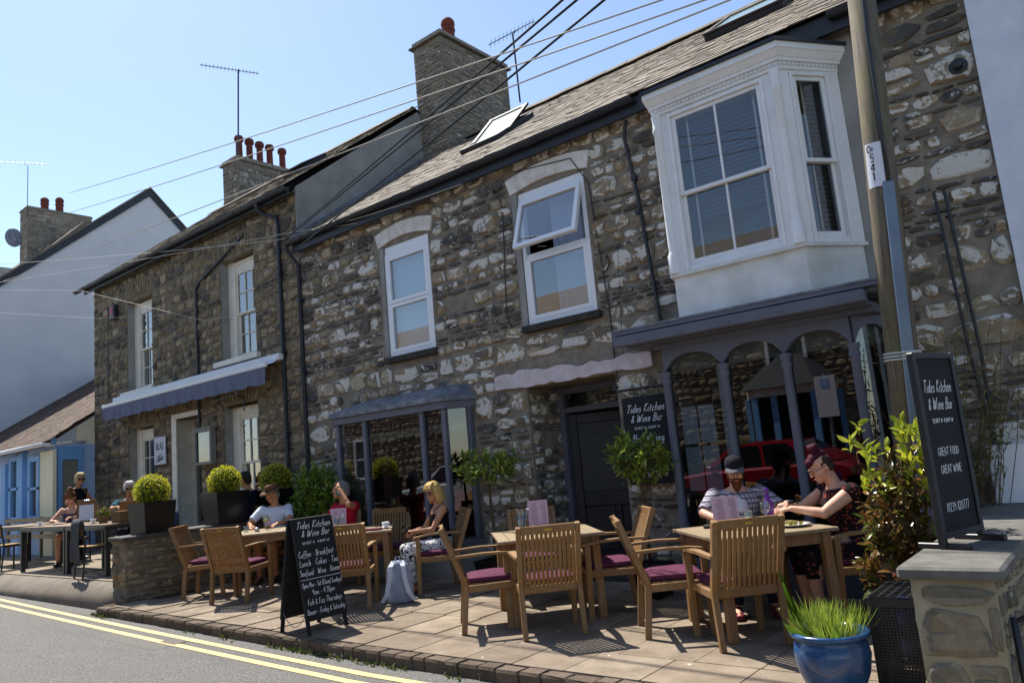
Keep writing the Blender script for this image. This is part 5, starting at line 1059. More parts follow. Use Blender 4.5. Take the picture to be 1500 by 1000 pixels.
shrub('shrub', 'tall leafy green shrub against the wall between downpipe and bay window', 'shrub', (-9.72,7.02,gz(-9.7)), [([(0,0,0),(.03,0,.5),(-.02,.02,1.1)],.02),([(0.05,0,0),(.2,0,.6),(.25,.02,1.2)],.015),([(-.05,0,0),(-.2,0,.6),(-.3,.02,1.1)],.015)], [((0,0,1.1),(.52,.34,.56),1),((.38,0,.85),(.42,.32,.55),.8),((-.36,0,.75),(.34,.3,.5),.7),((.1,0,.35),(.5,.3,.35),.5)], 2600, .075, M['green_leaf'], LG, 5, 7)
def bay_tree(x, y, zc, rx, rz, label, seed):
    shrub('bay_tree', label, 'tree', (x,y,.001), [([(0,0,.28),(.015,0,.7),(0,.01,1.),(0,0,zc)],.017)], [((0,0,zc),(rx,rx*.85,rz),1),((rx*.4,0,zc-.05),(rx*.6,rx*.6,rz*.9),.4),((-rx*.35,0,zc+.03),(rx*.6,rx*.6,rz),.4)], 430, .095, M['bay_leaf'], LBY, seed, 6, group='potted standard bay trees')
    t = thing('plant_pot', label.replace('standard bay tree', 'dark square pot of the standard bay tree'), 'pot', (x,y,0), 0, 'pots of the bay trees'); m = MB(); o_ = [(-1,-1),(1,-1),(1,1),(-1,1)]; q = lambda k, zz: [Vector((i*k,j*k,zz)) for i,j in o_]
    m.loft([q(.14,.001), q(.18,.32), q(.165,.32), q(.155,.28)]); m.build('tub', M['planter'], t, local=True); MB().box(-.15,.15,-.15,.15,.25,.285).build('soil', M['soil'], t, local=True)
bay_tree(-6.1,6.88,1.40,.48,.24,'standard bay tree between the bay window and the doorway',11); bay_tree(-3.97,6.80,1.36,.38,.27,'standard bay tree in front of the black wall board',12)
# ---------------------------------------------------------- right corner: garden wall, sign, pots
gw = thing('garden_wall', 'stone garden wall end with thick slate coping carrying the tall black sign', 'wall', (-.82,5.6,0)); GZ = .70
m = MB(); m.box(-1.0,-.64,4.22,7.35,-.4,GZ); m.build('core', plain('gw_mortar','a39a83','857c67',5,.95,.7,.1,bscale=40), gw)
SP_G = stone_protos(stone_mat('stone_wall', [(0,'7d776a'),(.3,'918977'),(.6,'6a675f'),(1,'9d9078')], .25, 'b3ab98', .62), 7, 14, 12, .05)
gm_ = SP_G[0].materials[0]
rubble(gw, (-1.0,4.22,-.12), (1,0,0), (0,0,1), (0,-1,0), [(.19,.745,.33,.10,.02),(.16,.565,.29,.22,-.02),(.335,.60,.045,.2,0),(.10,.36,.18,.15,.0),(.255,.33,.10,.08,.06),(.325,.36,.06,.15,0),(.26,.405,.12,.05,0),(.1,.17,.18,.2,0),(.28,.18,.14,.19,.04)], SP_G, gm_, 3, (.012,.022))
rubble(gw, (-.64,4.22,-.12), (0,1,0), (0,0,1), (1,0,0), courses(3.1, GZ+.12, [], 71, (.09,.2), (.8,1.8), .15, .03), SP_G, gm_, 4, (.015,.03)); rubble(gw, (-1.0,4.22,-.12), (0,1,0), (0,0,1), (-1,0,0), courses(3.1, GZ+.12, [], 72, (.09,.2), (.8,1.8), .15, .03), SP_G, gm_, 5, (.015,.03))
y = 4.17
for L_ in (1.25,.9,1.0): m = MB(); cap_slab(m, -1.05,-.59, y+.003, y+L_-.003, GZ+.001, GZ+.065); m.build('coping_slab', plain('coping_grey','6f6c66','57544f',9,.8,.4), gw); y += L_
CZ = GZ+.066
ts = thing('pavement_sign', 'tall black framed sign with white restaurant lettering standing on the garden wall', 'sign', (-.86,4.95,CZ))
sa, sb_ = Vector((-.935,4.74,0)), Vector((-.80,5.17,0)); d = (sb_-sa); L_ = d.length; t = d.normalized(); n_ = Vector((t.y,-t.x,0)); up = Vector((0,0,1)); H_ = 1.09
def tb(m, u0,u1,z0,z1,o0,o1): m.cbox(sa+t*(u0+u1)/2+n_*(o0+o1)/2+up*(CZ+(z0+z1)/2), t*(u1-u0)/2, n_*(o1-o0)/2, up*(z1-z0)/2, .004)
m = MB(); tb(m,0,.035,0,H_,-.02,.02); tb(m,L_-.035,L_,0,H_,-.02,.02); tb(m,.036,L_-.036,H_-.035,H_-.001,-.019,.019); tb(m,.036,L_-.036,.05,.085,-.019,.019); m.build('frame', M['black_plastic'], ts)
m = MB(); tb(m,.03,L_-.03,.08,H_-.03,-.006,.006); m.build('panel', M['board'], ts)
for u_ in (.0175,): 
    for z in (.2,.6,1.0): m = MB(); m.ell(sa+t*u_+n_*.021+up*(CZ+z), t*.006, up*.006, n_*.004, 8, 5); m.build('bolt', M['lead'], ts)
for u_ in (.03,L_-.03): m = MB(); tb(m,u_-.02,u_+.02,.0,.03,-.14,.14); m.build('foot', M['black_plastic'], ts)
def tl_(s, z, sz, wd, sl, sx_, sd): hand(s, sz, ts, 'lettering', M['chalk'], sa+t*L_/2+up*(CZ+z)+n_*.0065, t, up, wd, sl, .5, .01, sx_, sd)
tl_('Tides Kitchen',.86,.07,.07,.3,.66,1); tl_('& Wine Bar',.76,.07,.07,.3,.7,2); tl_('52.0157^ N  4.8349^ W',.685,.022,.15,.05,1.,3); tl_('GREAT FOOD',.50,.044,.085,0,.85,4); tl_('GREAT WINE',.40,.044,.085,0,.85,5); tl_('01239 820777',.19,.046,.08,.05,.82,6)
# glazed pots
def glaze(name, c1, c2): 
    tt = NT(name); tt.color(tt.mix(tt.ramp(tt.noise(tt.pos(), 14, 6, .65, .8), [(.35,0.),(.7,1.)]), c1, c2)); tt.rough(.22).spec(.6); tt.bump(tt.noise(tt.pos(), 45, 3), .12, .004); return tt.m
def pot(x, y, r, h, mat, label):
    p = thing('glazed_pot', label, 'pot', (x,y,0)); m = MB(); m.lathe([(.001,.004),(r*.62,.004),(r*.70,.03),(r*.92,h*.4),(r*1.0,h*.66),(r*.95,h*.82),(r*.87,h*.87),(r*.9,h*.9),(r*1.03,h*.93),(r*1.06,h*.97),(r*1.02,h),(r*.93,h),(r*.86,h*.9),(r*.84,h*.8)], 40, (x,y,0)); m.build('bowl', mat, p, smooth=True)
    MB().lathe([(.001,h*.82),(r*.88,h*.82),(r*.88,h*.8),(.001,h*.8)], 24, (x,y,0)).build('soil', M['soil'], p); return p
pot(-1.53,4.50,.205,.36,glaze('blue_glaze','163a66','2f5885'),'blue glazed pot of lavender and grassy leaves near the kerb'); pot(-1.30,5.50,.21,.40,glaze('cobalt_glaze','22308f','3a4bb0'),'cobalt glazed pot behind the black mesh crate')
M['lav'] = leaf_mat('lavender', [(0,'6f8a2a'),(.5,'93a83a'),(1,'b3c05a')], .6, .4); LL = [leaf_mesh('blade', M['lav'], 1, .04, .1, .35), leaf_mesh('blade', M['lav'], 1, .028, .1, .1)]; M['wide'] = leaf_mat('wide_leaf', [(0,'5f8a20'),(.6,'86a838'),(1,'b9b04a')], .4, .4); LW_ = [leaf_mesh('leaf', M['wide'], 1, .3, .3, .35, 5)]
lv = thing('lavender', 'bright green lavender clump growing in the blue glazed pot', 'plant', (-1.53,4.50,.29)); r = random.Random(8); it = []
for k in range(1000): a_ = r.uniform(0,6.283); q = r.uniform(0,.14); b_ = Vector((-1.53+q*math.cos(a_),4.50+q*math.sin(a_),.29)); d_ = Vector((math.cos(a_)*q*4.5+r.uniform(-.45,.45), math.sin(a_)*q*4.5+r.uniform(-.45,.45), 1)); it.append((leaf_at(b_+d_*r.uniform(0,.12), d_, Vector((math.cos(a_),math.sin(a_),.2)), r.uniform(.05,.15)), r.randrange(2)))
join(lv, 'blades', it, LL, M['lav']); it = []
for k in range(24): a_ = r.uniform(0,6.283); b_ = Vector((-1.53+.11*math.cos(a_),4.50+.11*math.sin(a_),.29)); it.append((leaf_at(b_, (math.cos(a_)*.7-.25,math.sin(a_)*.5,r.uniform(.4,1.0)), (math.cos(a_),math.sin(a_),.3), r.uniform(.10,.2)), 0))
for a_ in (3.3,2.6): it.append((leaf_at((-1.63,4.48,.29),(-.55+.1*a_*0,-.1,1.3),(0,-1,.2),.42,.25),0))
pieces(lv, 'leaf', it, LW_, M['wide'], 4)
M['photinia'] = leaf_mat('photinia', [(0,'4a3a1e'),(.2,'6d4422'),(.4,'5c6a22'),(.6,'8a5a30'),(.8,'46591f'),(1,'7a4a2a')], .25, .25); M['photinia_top'] = leaf_mat('photinia_top', [(0,'9aa82a'),(.5,'bdbf3a'),(1,'7f9426')], .3, .45)
LP = [leaf_mesh('leaf', M['photinia'], 1, .40, .2, .2), leaf_mesh('leaf', M['photinia'], 1, .34, .3, .35)]; LPT = [leaf_mesh('leaf', M['photinia_top'], 1, .42, .2, .15)]
bs_ = (-1.30,5.52,.33)
ph = shrub('photinia', 'bronze and yellow-leaved evergreen bush in the cobalt pot beside the tall sign', 'shrub', bs_, [([(0,0,0),(.02,.0,.5),(.06,.02,1.0)],.016),([(0,0,0),(-.1,0,.4),(-.12,0,.8)],.012),([(0,0,0),(.14,.03,.5),(.2,.05,.95)],.012)], [((0,0,.52),(.27,.25,.36),1),((-.12,-.05,.25),(.2,.2,.22),.4),((.1,.05,.75),(.24,.22,.3),.5)], 620, .085, M['photinia'], LP, 21, 9)
it = []; r = random.Random(4)
for k in range(40):
    b_ = Vector(bs_)+Vector((r.uniform(-.26,.34),r.uniform(-.18,.18),r.uniform(.62,1.08)))
    for j in range(6): it.append((leaf_at(b_+Vector((0,0,j*.018)), rdir(r)*.9+Vector((0,0,.9)), rdir(r)+Vector((0,0,.6)), r.uniform(.055,.10)), 0))
pieces(ph, 'young_leaf', it, LPT, M['photinia_top'], 8, 250)
# black mesh crate
cr = thing('mesh_crate', 'tall black plastic mesh crate standing against the garden wall', 'crate', (-1.2,4.9,0)); x0, x1, y0, y1, hh = -1.335,-1.085,4.64,5.12,.52; K = M['black_plastic']
def grid(p0, uu, vv, nu, nv, tw, nm):
    m = MB(); p0, uu, vv = Vector(p0), Vector(uu), Vector(vv); nn = uu.cross(vv).normalized()*.002; U, V = uu.normalized()*tw, vv.normalized()*tw
    for k in range(nu+1): c = p0+uu*k/nu+vv/2; m.obox(c, U, vv/2, nn)
    for k in range(nv+1): c = p0+vv*k/nv+uu/2; m.obox(c, uu/2, V, nn*1.3)
    m.build(nm, K, cr)['kind'] = 'stuff'
grid((x0,y0,.0),(x1-x0,0,0),(0,0,hh-.05),14,30,.0035,'mesh_side'); grid((x0,y0,.0),(0,y1-y0,0),(0,0,hh-.05),26,30,.0035,'mesh_side'); grid((x1,y0,.0),(0,y1-y0,0),(0,0,hh-.05),26,30,.0035,'mesh_side'); grid((x0,y1,.0),(x1-x0,0,0),(0,0,hh-.05),14,30,.0035,'mesh_side'); grid((x0,y0,hh),(x1-x0,0,0),(0,y1-y0,0),5,9,.006,'mesh_lid')
m = MB(); 
for (a_, b_) in (((x0,y0),(x1,y0)),((x1,y0),(x1,y1)),((x1,y1),(x0,y1)),((x0,y1),(x0,y0))): m.bar((*a_,hh-.03),(*b_,hh-.03),.012,.05,(0,0,1),.003)
m.build('rim', K, cr)
for (a_, b_) in ((x0,y0),(x1,y0),(x1,y1),(x0,y1)): m = MB(); m.bar((a_,b_,.0),(a_,b_,hh),.02,.02,(0,1,0),.003); m.build('corner_post', K, cr)
# iron gate behind the wall end
ig = thing('iron_gate', 'black wrought-iron gate with curved bars beside the garden wall', 'gate', (-.3,4.5,0))
def it_(pts, r_=.011, nm='bar'): MB().tube(pts, r_, 7).build(nm, K, ig, smooth=True)
it_([(-.60,4.3,0),(-.60,4.3,.52)],.016,'stile'); it_([(.2,4.55,0),(.2,4.55,.52)],.016,'stile'); it_([(-.6,4.3,.32),(.2,4.55,.32)],.012,'rail'); it_([(-.6,4.3,.06),(.2,4.55,.06)],.012,'rail')
it_([(-.6+.8*k/10,4.3+.25*k/10,.5+.12*math.sin(math.pi*k/10)) for k in range(11)],.011,'top_bar')
for k in range(6): xx = -.5+.12*k; it_([(xx,4.33+.037*k,.06),(xx+.05*math.sin(k),4.33+.037*k,.3),(xx,4.33+.037*k,.52)],.008)
mb = thing('meter_box', 'white painted box on the wall behind the tall sign', 'meter box', (-.8,Y0,.5)); m = MB(); m.cbox((-.78,Y0-.12,.92), (.2,0,0), (0,.1,0), (0,0,.3), .008); m.build('casing', M['white_paint'], mb); MB().box(-.94,-.62,Y0-.226,Y0-.221,.66,1.18).build('door', M['upvc'], mb)
# wispy plant on the wall behind the pole
M['wisp'] = leaf_mat('wisp_leaf', [(0,'6b6a34'),(.5,'8a7f45'),(1,'57592b')], .6, .3); LWi = [leaf_mesh('leaf', M['wisp'], 1, .2, .1, .3)]
wp = thing('wall_shrub', 'wispy dry olive shrub growing up the stone wall behind the pole', 'shrub', (-1.25,7.05,0)); r = random.Random(6); it = []; tw = MB()
for k in range(70):
    a_ = Vector((-1.25+r.uniform(-.12,.2),7.05,.0)); b_ = a_+Vector((r.uniform(-.35,.55),r.uniform(-.25,.2),r.uniform(1.2,2.35))); c_ = (a_+b_)/2+Vector((r.uniform(-.1,.1),0,.2)); tw.tube([a_,c_,b_],[.004,.003,.0015],4,False)
    for j in range(16): pp = c_.lerp(b_, j/15); it.append((leaf_at(pp, rdir(r)+Vector((0,0,.1)), rdir(r), r.uniform(.035,.085)), 0))
tw.build('stems', M['bark'], wp)['kind'] = 'stuff'; pieces(wp, 'leaf', it, LWi, M['wisp'], 9, 200, 'foliage')
# ---------------------------------------------------------- telegraph pole
pb, pt_ = ony(1342,700,6.45), ony(1262,0,6.45); ax = (pt_-pb); pb = pb-ax*((pb.z+.1)/ax.z); pt_ = pt_+ax*.35
tp = thing('telegraph_pole', 'weathered wooden telegraph pole with grey cable guard in front of the house', 'utility pole', (pb.x,pb.y,0))
pw = NT('pole_wood'); gv = pw.noise(pw.map(pw.pos(), (30,30,1.5)), 1.5, 6, .7); pw.color(pw.mix(pw.ramp(pw.noise(pw.pos(), 4, 4), [(.45,0.),(.7,.5)]), pw.mix(pw.ramp(gv, [(.3,0.),(.7,1.)]), '756b5d', '463c30'), '6b6a35')); pw.rough(.9); pw.bump(gv, .5, .006)
m = MB(); m.tube([pb, pb.lerp(pt_,.5), pt_], [.125,.115,.10], 18); m.build('pole', pw.m, tp, smooth=True)
tn = ax.normalized(); fr_ = (CAM-pb); fr_ = (fr_-tn*fr_.dot(tn)).normalized(); sdv = tn.cross(fr_)
def onp(z, ang, off): q = (z-pb.z)/tn.z; return pb+tn*q+(fr_*math.cos(ang)+sdv*math.sin(ang))*off
m = MB(); m.bar(onp(.2,.35,.125), onp(3.35,.35,.12), .085, .045, fr_, .008); m.build('cable_guard', plain('guard','6d7684','5c6573',3,.35,metal=.6), tp)
m = MB(); m.tube([onp(3.3,.35,.125),onp(3.8,.25,.125),onp(4.6,.1,.12),onp(5.6,.15,.12),onp(6.2,.2,.12)], .016, 7); m.build('service_cable', K, tp, smooth=True)
m = MB(); rings = []
for z in (3.32,3.68): rings.append([onp(z,a_,.1245) for a_ in [-.9+.12*k for k in range(12)]]+[onp(z,a_,.120) for a_ in [.42-.12*k for k in range(12)]])
m.loft(rings); m.build('number_plate', M['paper'], tp); 
for k, s in enumerate(('04','5','4','1')): hand(s, .06, tp, 'plate_number', M['ink'], onp(3.60-.075*k,-.42,.1247), sdv, tn, .14, 0, .5)
m = MB()
for z in (1.95,): 
    for q in range(3): m.tube([onp(z+q*.025,6.283*k/20,.128+(.03 if abs(k-1) < 3 else 0)) for k in range(21)], .009, 5)
m.build('strap', plain('strap','b9b9b4',None,rough=.5), tp)
# ---------------------------------------------------------- aerials and wires
def aerial(name, label, base, top, boom_a, boom_b, n, el):
    t = thing(name, label, 'aerial', base); base, top, a_, b_ = map(Vector, (base, top, boom_a, boom_b)); MB().tube([base, top], .022, 6).build('mast', K, t); MB().tube([a_, b_], .012, 5).build('boom', K, t); d = (b_-a_); s_ = d.cross(Vector((0,0,1))).normalized()
    for k in range(n): c = a_+d*(k+.5)/n; MB().tube([c-s_*el*.2-Vector((0,0,el)), c+s_*el*.2+Vector((0,0,el))], .007, 4).build('element', K, t)
    c = top; MB().tube([c, c+(a_+d*.5-c)*.5+d.normalized()*.1, a_+d*.62], .012, 5).build('arm', K, t)
q = -18.05; aerial('tv_aerial', 'thin television aerial on a mast at the five-pot chimney', onx(349,312,q), onx(349,102,q), onx(293,95,q), onx(379,108,q), 16, .06)
aerial('tv_aerial', 'short television aerial on the big square chimney', onx(762,150,-9.6), onx(751,50,-9.6), onx(716,66,-9.6), onx(783,31,-9.6), 12, .09)
q = fx_+.2; aerial('tv_aerial', 'television aerial on the distant mossy chimney', onx(40,320,q), onx(41,243,q), onx(-20,236,q), onx(69,240,q), 12, .14)
ds = thing('satellite_dish', 'grey satellite dish on the distant chimney', 'satellite dish', onx(26,345,q)); c = onx(20,348,q); MB().ell(c, (.08,0,.0), (0,.5,0), (0,0,.62), 14, 8).build('dish', M['lead'], ds, smooth=True); MB().tube([c, c+Vector((-.5,.0,-.2))], .03, 6).build('arm', K, ds)
def wire(label, pts, rad=.011, col_=None, sag=.15):
    P = []
    for a_, b_ in zip(pts, pts[1:]):
        a_, b_ = Vector(a_), Vector(b_)
        for k in range(14): t_ = k/14; P.append(a_.lerp(b_, t_)-Vector((0,0,sag*4*t_*(1-t_))))
    P.append(Vector(pts[-1])); o = MB().tube(P, rad, 5).build('overhead_wire', col_ or K, None, smooth=True); tag(o, label, 'wire', 'overhead wires across the street front'); return o
LC = plain('wire_light', 'b9b3a6', None, rough=.6)
def strung(a_, ya, b_, yb): return ony(*a_, ya), ony(*b_, yb)
bk_ = 6.9
wire('upper of three parallel wires passing the chimneys', [*strung((100,283),6.6,(1000,-10),5.2)], .0075, LC, .05); wire('middle of three parallel wires passing the chimneys', [*strung((100,312),6.6,(1062,-10),5.2)], .0075, LC, .05); wire('lowest of three parallel wires passing the chimneys', [*strung((5,412),6.6,(1095,-10),5.2)], .0075, LC, .05)
wire('thick black wire rising steeply past the aerial, left one', [ony(430,338,7.2), ony(838,-12,5.6)], .013, K, .02); wire('thick black wire rising steeply past the aerial, middle one', [ony(415,352,7.2), ony(862,-14,5.6)], .013, K, .02); wire('thick black wire rising steeply past the aerial, right one', [ony(437,362,7.2), ony(900,-12,5.6)], .013, K, .02)
wire('pale wire running from the white gable to the middle house eaves', [ony(-5,387,7.0), ony(405,352,7.25), ony(676,270,7.2)], .006, LC, .04); wire('pale wire sloping across the stone house to the lintel', [ony(-5,414,7.0), ony(440,338,7.2), ony(585,312,7.35)], .006, LC, .04)
wire('thin wire low across the white gable and brown house', [ony(-5,424,6.6), ony(120,426,6.6), ony(300,470,7.0), ony(378,455,7.35)], .004, LC, .0); wire('lowest thin wire across the white gable', [ony(-5,458,6.6), ony(140,466,7.0), ony(240,462,7.35)], .004, LC, .0)
def wcable(pts, rad=.008): return MB().tube([ony(x, y, Y0-.035) for x, y in pts], rad, 5).build('wall_cable', K, mid, smooth=True)
wcable([(735,287),(722,278),(736,300),(742,460),(750,480)]); wcable([(755,252),(835,232),(862,268),(872,330),(892,450),(905,560)]); wcable([(905,360),(912,520)],.004)
# ================================================================== across the street (seen only in the shop windows)
op = thing('opposite_house', 'rubble stone house across the street mirrored in the shop windows', 'house', (-12,-4.2,0)); OY = -4.2
m = MB(); m.box(-27,-1.5,OY-5,OY,-.3,5.4); m.build('wall', M['mortar'], op)
lst = courses(25.5, 5.4, [(9.2,10.2,3.,4.5),(20.2,21.2,3.,4.6),(4,5,1.2,2.6)], 91, (.16,.3), (.9,2.), .15, .02)
rubble(op, (-27,OY,0), (1,0,0), (0,0,1), (0,1,0), lst, SP_L, M['stone_left'], 9, (.03,.06), 1e9)
m = MB(); m.prism([(-27.2,OY+.3,5.3),(-27.2,OY-2.5,7.2),(-27.2,OY-5.2,5.3)], (26,0,0)); m.build('roof', M['slate'], op)
for (x, z) in ((-17.3,3.),(-6.3,3.),(-22.5,1.2)):
    m = MB(); frame_rect(m, x-.5, x+.5, z, z+1.5, OY+.03, .08, .1); m.box(x-.42,x+.42,OY,OY+.06,z+.72,z+.78); w_ = m.build('window', M['white_paint'], op); MB().box(x-.42,x+.42,OY+.005,OY+.02,z+.08,z+1.42).build('pane', M['dark'], w_)
bc = ony(1150,600,14.1-OY-.5); bw = thing_part('bay_window', op); xx = bc.x
q_ = [(xx-1.1,OY),(xx-.7,OY+.6),(xx+.7,OY+.6),(xx+1.1,OY)]
m = MB(); m.prism([(x,y,-.1) for x,y in q_], (0,0,1.0)); m.build('plinth', M['render_grey'], bw); m = MB(); m.prism([(x,y,.9) for x,y in q_], (0,0,1.5)); m.build('window_dark', M['dark'], bw)
for (x, y) in q_+[(xx-.23,OY+.6),(xx+.23,OY+.6)]: m = MB(); m.bar((x,y+.02,.9),(x,y+.02,2.4),.14,.1,(0,1,0)); m.build('post', plain('blue_post','4a6f9c',None,rough=.5) if 0 else MBL, bw)
m = MB(); m.prism([(x*1.0,y+.06,2.38) for x,y in q_], (0,0,.2)); m.build('fascia', M['cream_paint'], bw); m = MB(); m.loft([[Vector((x+(x-xx)*.15,y+.2,2.58)) for x,y in q_], [Vector((xx+(x-xx)*.35,OY+(y-OY)*.05,3.35)) for x,y in q_]]); m.build('bay_roof', plain('dark_slate','3f4247','34373b',12,.8), bw)
ps = thing('parking_sign', 'white parking sign on a grey post across the street', 'sign', (0,0,0)); c = ony(1212,600,14.1-OY-1.3); ps.matrix_basis = Matrix.Translation((c.x,OY+1.3,0)); MB().tube([(c.x,OY+1.3,-.1),(c.x,OY+1.3,2.7)], .04, 8).build('post', M['lead'], ps); MB().box(c.x-.22,c.x+.22,OY+1.345,OY+1.36,1.75,2.65).build('plate', M['paper'], ps); MB().box(c.x-.09,c.x+.09,OY+1.361,OY+1.364,2.38,2.58).build('blue_square', MBL, ps); text_obj('P', .2, ps, 'lettering', M['paper'], (c.x,OY+1.366,2.41), (-1,0,0), (0,0,1), 'CENTER')
def car(x, y, paint, label):
    c = thing('parked_car', label, 'car', (x,y,-.1+gz(x)), 0, 'cars parked across the street'); L = dict(parent=c, local=True)
    lower = [(-2.0,.32),(-2.02,.55),(-1.95,.80),(-1.3,.88),(-.9,.93),(.9,.98),(1.75,.98),(1.98,.90),(2.0,.6),(1.98,.32)]
    m = MB(); m.loft([[Vector((px_*k, s, .3+(pz-.3)*kk)) for px_, pz in lower] for s, k, kk in ((-.86,.97,.93),(-.80,1.,1.),(.80,1.,1.),(.86,.97,.93))]); auto_smooth(m.build('body', paint, **L), 35)
    cab = [(-1.05,.90),(-.35,1.40),(.2,1.46),(.9,1.42),(1.6,1.0)]
    m = MB(); m.loft([[Vector((px_, s*(1 if pz < 1.1 else .84), pz)) for px_, pz in cab] for s in (-.76,.76)]); auto_smooth(m.build('cabin', paint, **L), 30)
    gl = plain('car_glass','14181c',None,rough=.08,spec=.6)
    for s in (-1,1):
        for (a_, b_, cc, d_) in ((-.72,.28,-.28,.22),(.36,1.2,.30,.78)): MB().add([(a_,s*.772,.98),(b_,s*.772,.98),(d_,s*.672,1.38),(cc,s*.672,1.38)], [(0,1,2,3)]).build('side_window', gl, **L)
        for wx in (-1.28,1.25):
            w_ = MB(); w_.lathe([(.18,-.1),(.31,-.1),(.325,-.06),(.325,.06),(.31,.1),(.18,.1)], 24); rr = Matrix.Translation((wx,s*.78,.325)) @ Matrix.Rotation(R_(90),4,'X'); w_.v = [tuple(rr @ Vector(p)) for p in w_.v]; wo = w_.build('wheel', plain('tyre','161616',None,rough=.9), **L)
            w_ = MB(); w_.lathe([(.05,-.108),(.19,-.105),(.2,-.09),(.2,.09),(.19,.105),(.05,.108)], 16); w_.v = [tuple(rr @ Vector(p)) for p in w_.v]; o = w_.build('rim', plain('rim','9a9a9c',None,rough=.3,metal=.8), None); o.parent = wo
        MB().cbox((-1.93,s*.6,.72),(.05,0,0),(0,.16,0),(0,0,.07),.02).build('headlight', M['upvc'], **L); MB().cbox((1.93,s*.65,.8),(.05,0,0),(0,.12,0),(0,0,.08),.02).build('tail_light', plain('tail','7a1010',None,rough=.3), **L)
        MB().cbox((-.72,s*.9,1.0),(.06,0,0),(0,.08,0),(0,0,.05),.02).build('mirror', paint, **L)
    for (a_, b_, cc, d_) in ((-1.0,-.4,.95,1.38),(1.55,.95,1.02,1.40)): MB().add([(a_,-.68,cc),(a_,.68,cc),(b_,.6,d_),(b_,-.6,d_)], [(0,1,2,3)]).build('windscreen', gl, **L)
    return c
def paint(name, c): t = NT(name); t.color(c); t.rough(.25).spec(.5); t.b.inputs['Coat Weight'].default_value = .6; return t.m
car(-6.0,-.95,paint('red_paint','8c1220'),'dark red hatchback parked across the street, mirrored in the arcaded shopfront'); car(-14.3,-.95,paint('silver_paint','b9bdc2'),'silver hatchback parked across the street, mirrored in the bay window')
# ================================================================== terrace furniture and table things
M['metal'] = plain('metal_black', '18181b', '222226', 8, .45, 0, .5); M['slatwood'] = wood('slatwood', 'a5803f', '8a6a36')
def mchair_proto():
    c = thing('metal_chair', 'x', 'chair', (0,0,0), 0, 'black metal chairs on the terrace'); L = dict(parent=c, local=True); K_ = M['metal']
    for s in (-1,1):
        m = MB(); m.bar((s*.21,.2,0),(s*.21,.2,.44),.025,.025,(0,1,0)); m.build('leg', K_, **L); m = MB(); m.bar((s*.21,-.24,0),(s*.21,-.2,.45),.025,.025,(0,1,0)); m.bar((s*.21,-.2,.44),(s*.21,-.26,.84),.025,.025,(0,1,0)); m.build('rear_leg', K_, **L)
        m = MB(); m.bar((s*.21,-.2,.43),(s*.21,.2,.43),.025,.03,(0,0,1)); m.build('seat_rail', K_, **L)
    for k in range(5): m = MB(); m.cbox((0,-.16+k*.088,.452),(.215,0,0),(0,.038,0),(0,0,.009),.002); m.build('seat_slat', M['slatwood'], **L)
    m = MB(); m.bar((-.2,-.26,.83),(.2,-.26,.83),.02,.03,(0,0,1)); m.bar((-.2,-.225,.6),(.2,-.225,.6),.02,.03,(0,0,1)); m.build('back_frame', K_, **L)
    for k in range(9): x = -.18+.36*k/8; m = MB(); m.bar((x,-.228,.62),(x,-.257,.815),.03,.012,(0,1,0),.002); m.build('back_slat', M['slatwood'], **L)
    return c
MC = mchair_proto(); _mf = [True]
def put_mchair(x, y, fx_, fy_, label):
    o = MC if _mf[0] else copy_tree(MC); _mf[0] = False; o.matrix_basis = Matrix.LocRotScale(Vector((x,y,TZ+.001)), Euler((0,0,face(fx_,fy_))), None); o['label'] = label
put_mchair(-12.35,4.93,0.1,1,'black metal terrace chair with a grey blanket over its back'); put_mchair(-15.45,5.78,.8,-.6,'black metal terrace chair that the young woman sits on'); put_mchair(-13.9,6.1,.9,-.42,'black metal terrace chair that the white-haired man sits on'); put_mchair(-11.1,6.62,-.78,-.62,'black metal terrace chair that the person in the cap sits on')
put_mchair(-16.3,5.0,-.2,1,'black metal terrace chair with wooden slats at the far end table'); put_mchair(-17.6,5.0,.1,1,'black metal terrace chair at the outer end of the far end table'); put_mchair(-11.35,5.45,-.9,.4,'black metal terrace chair with a denim jacket over its back')
def mtable(x0, x1, y0, y1, label):
    t = thing('terrace_table', label, 'table', ((x0+x1)/2,(y0+y1)/2,TZ), 0, 'black framed terrace tables')
    n = 5
    for k in range(n): m = MB(); w_ = (y1-y0)/n; m.cbox(((x0+x1)/2,y0+w_*(k+.5),TZ+.74),((x1-x0)/2,0,0),(0,w_/2-.004,0),(0,0,.011),.003); m.build('top_plank', wood('tt','7d6a50','5d4d3a') if k == 0 and 'tt' not in M else M.get('tt', M['slatwood']), t)
    m = MB(); frame_h = TZ+.70
    for (a_, b_) in (((x0,y0),(x1,y0)),((x0,y1),(x1,y1)),((x0,y0),(x0,y1)),((x1,y0),(x1,y1))): m = MB(); m.bar((*a_,frame_h),(*b_,frame_h),.03,.055,(0,0,1)); m.build('rail', M['metal'], t)
    for (a_, b_) in ((x0+.03,y0+.03),(x1-.03,y0+.03),(x0+.03,y1-.03),(x1-.03,y1-.03)): m = MB(); m.bar((a_,b_,TZ),(a_,b_,TZ+.725),.065,.065,(0,1,0)); m.build('leg', M['metal'], t)
M['tt'] = wood('terrace_top', '8a7458', '66543e')
mtable(-15.5,-13.55,4.93,5.58,'black framed terrace table where the young woman eats'); mtable(-13.5,-12.0,4.93,5.58,'black framed terrace table with the basket and clipboards'); mtable(-18.0,-16.2,5.2,5.9,'black framed terrace table at the far end by the blue shop')
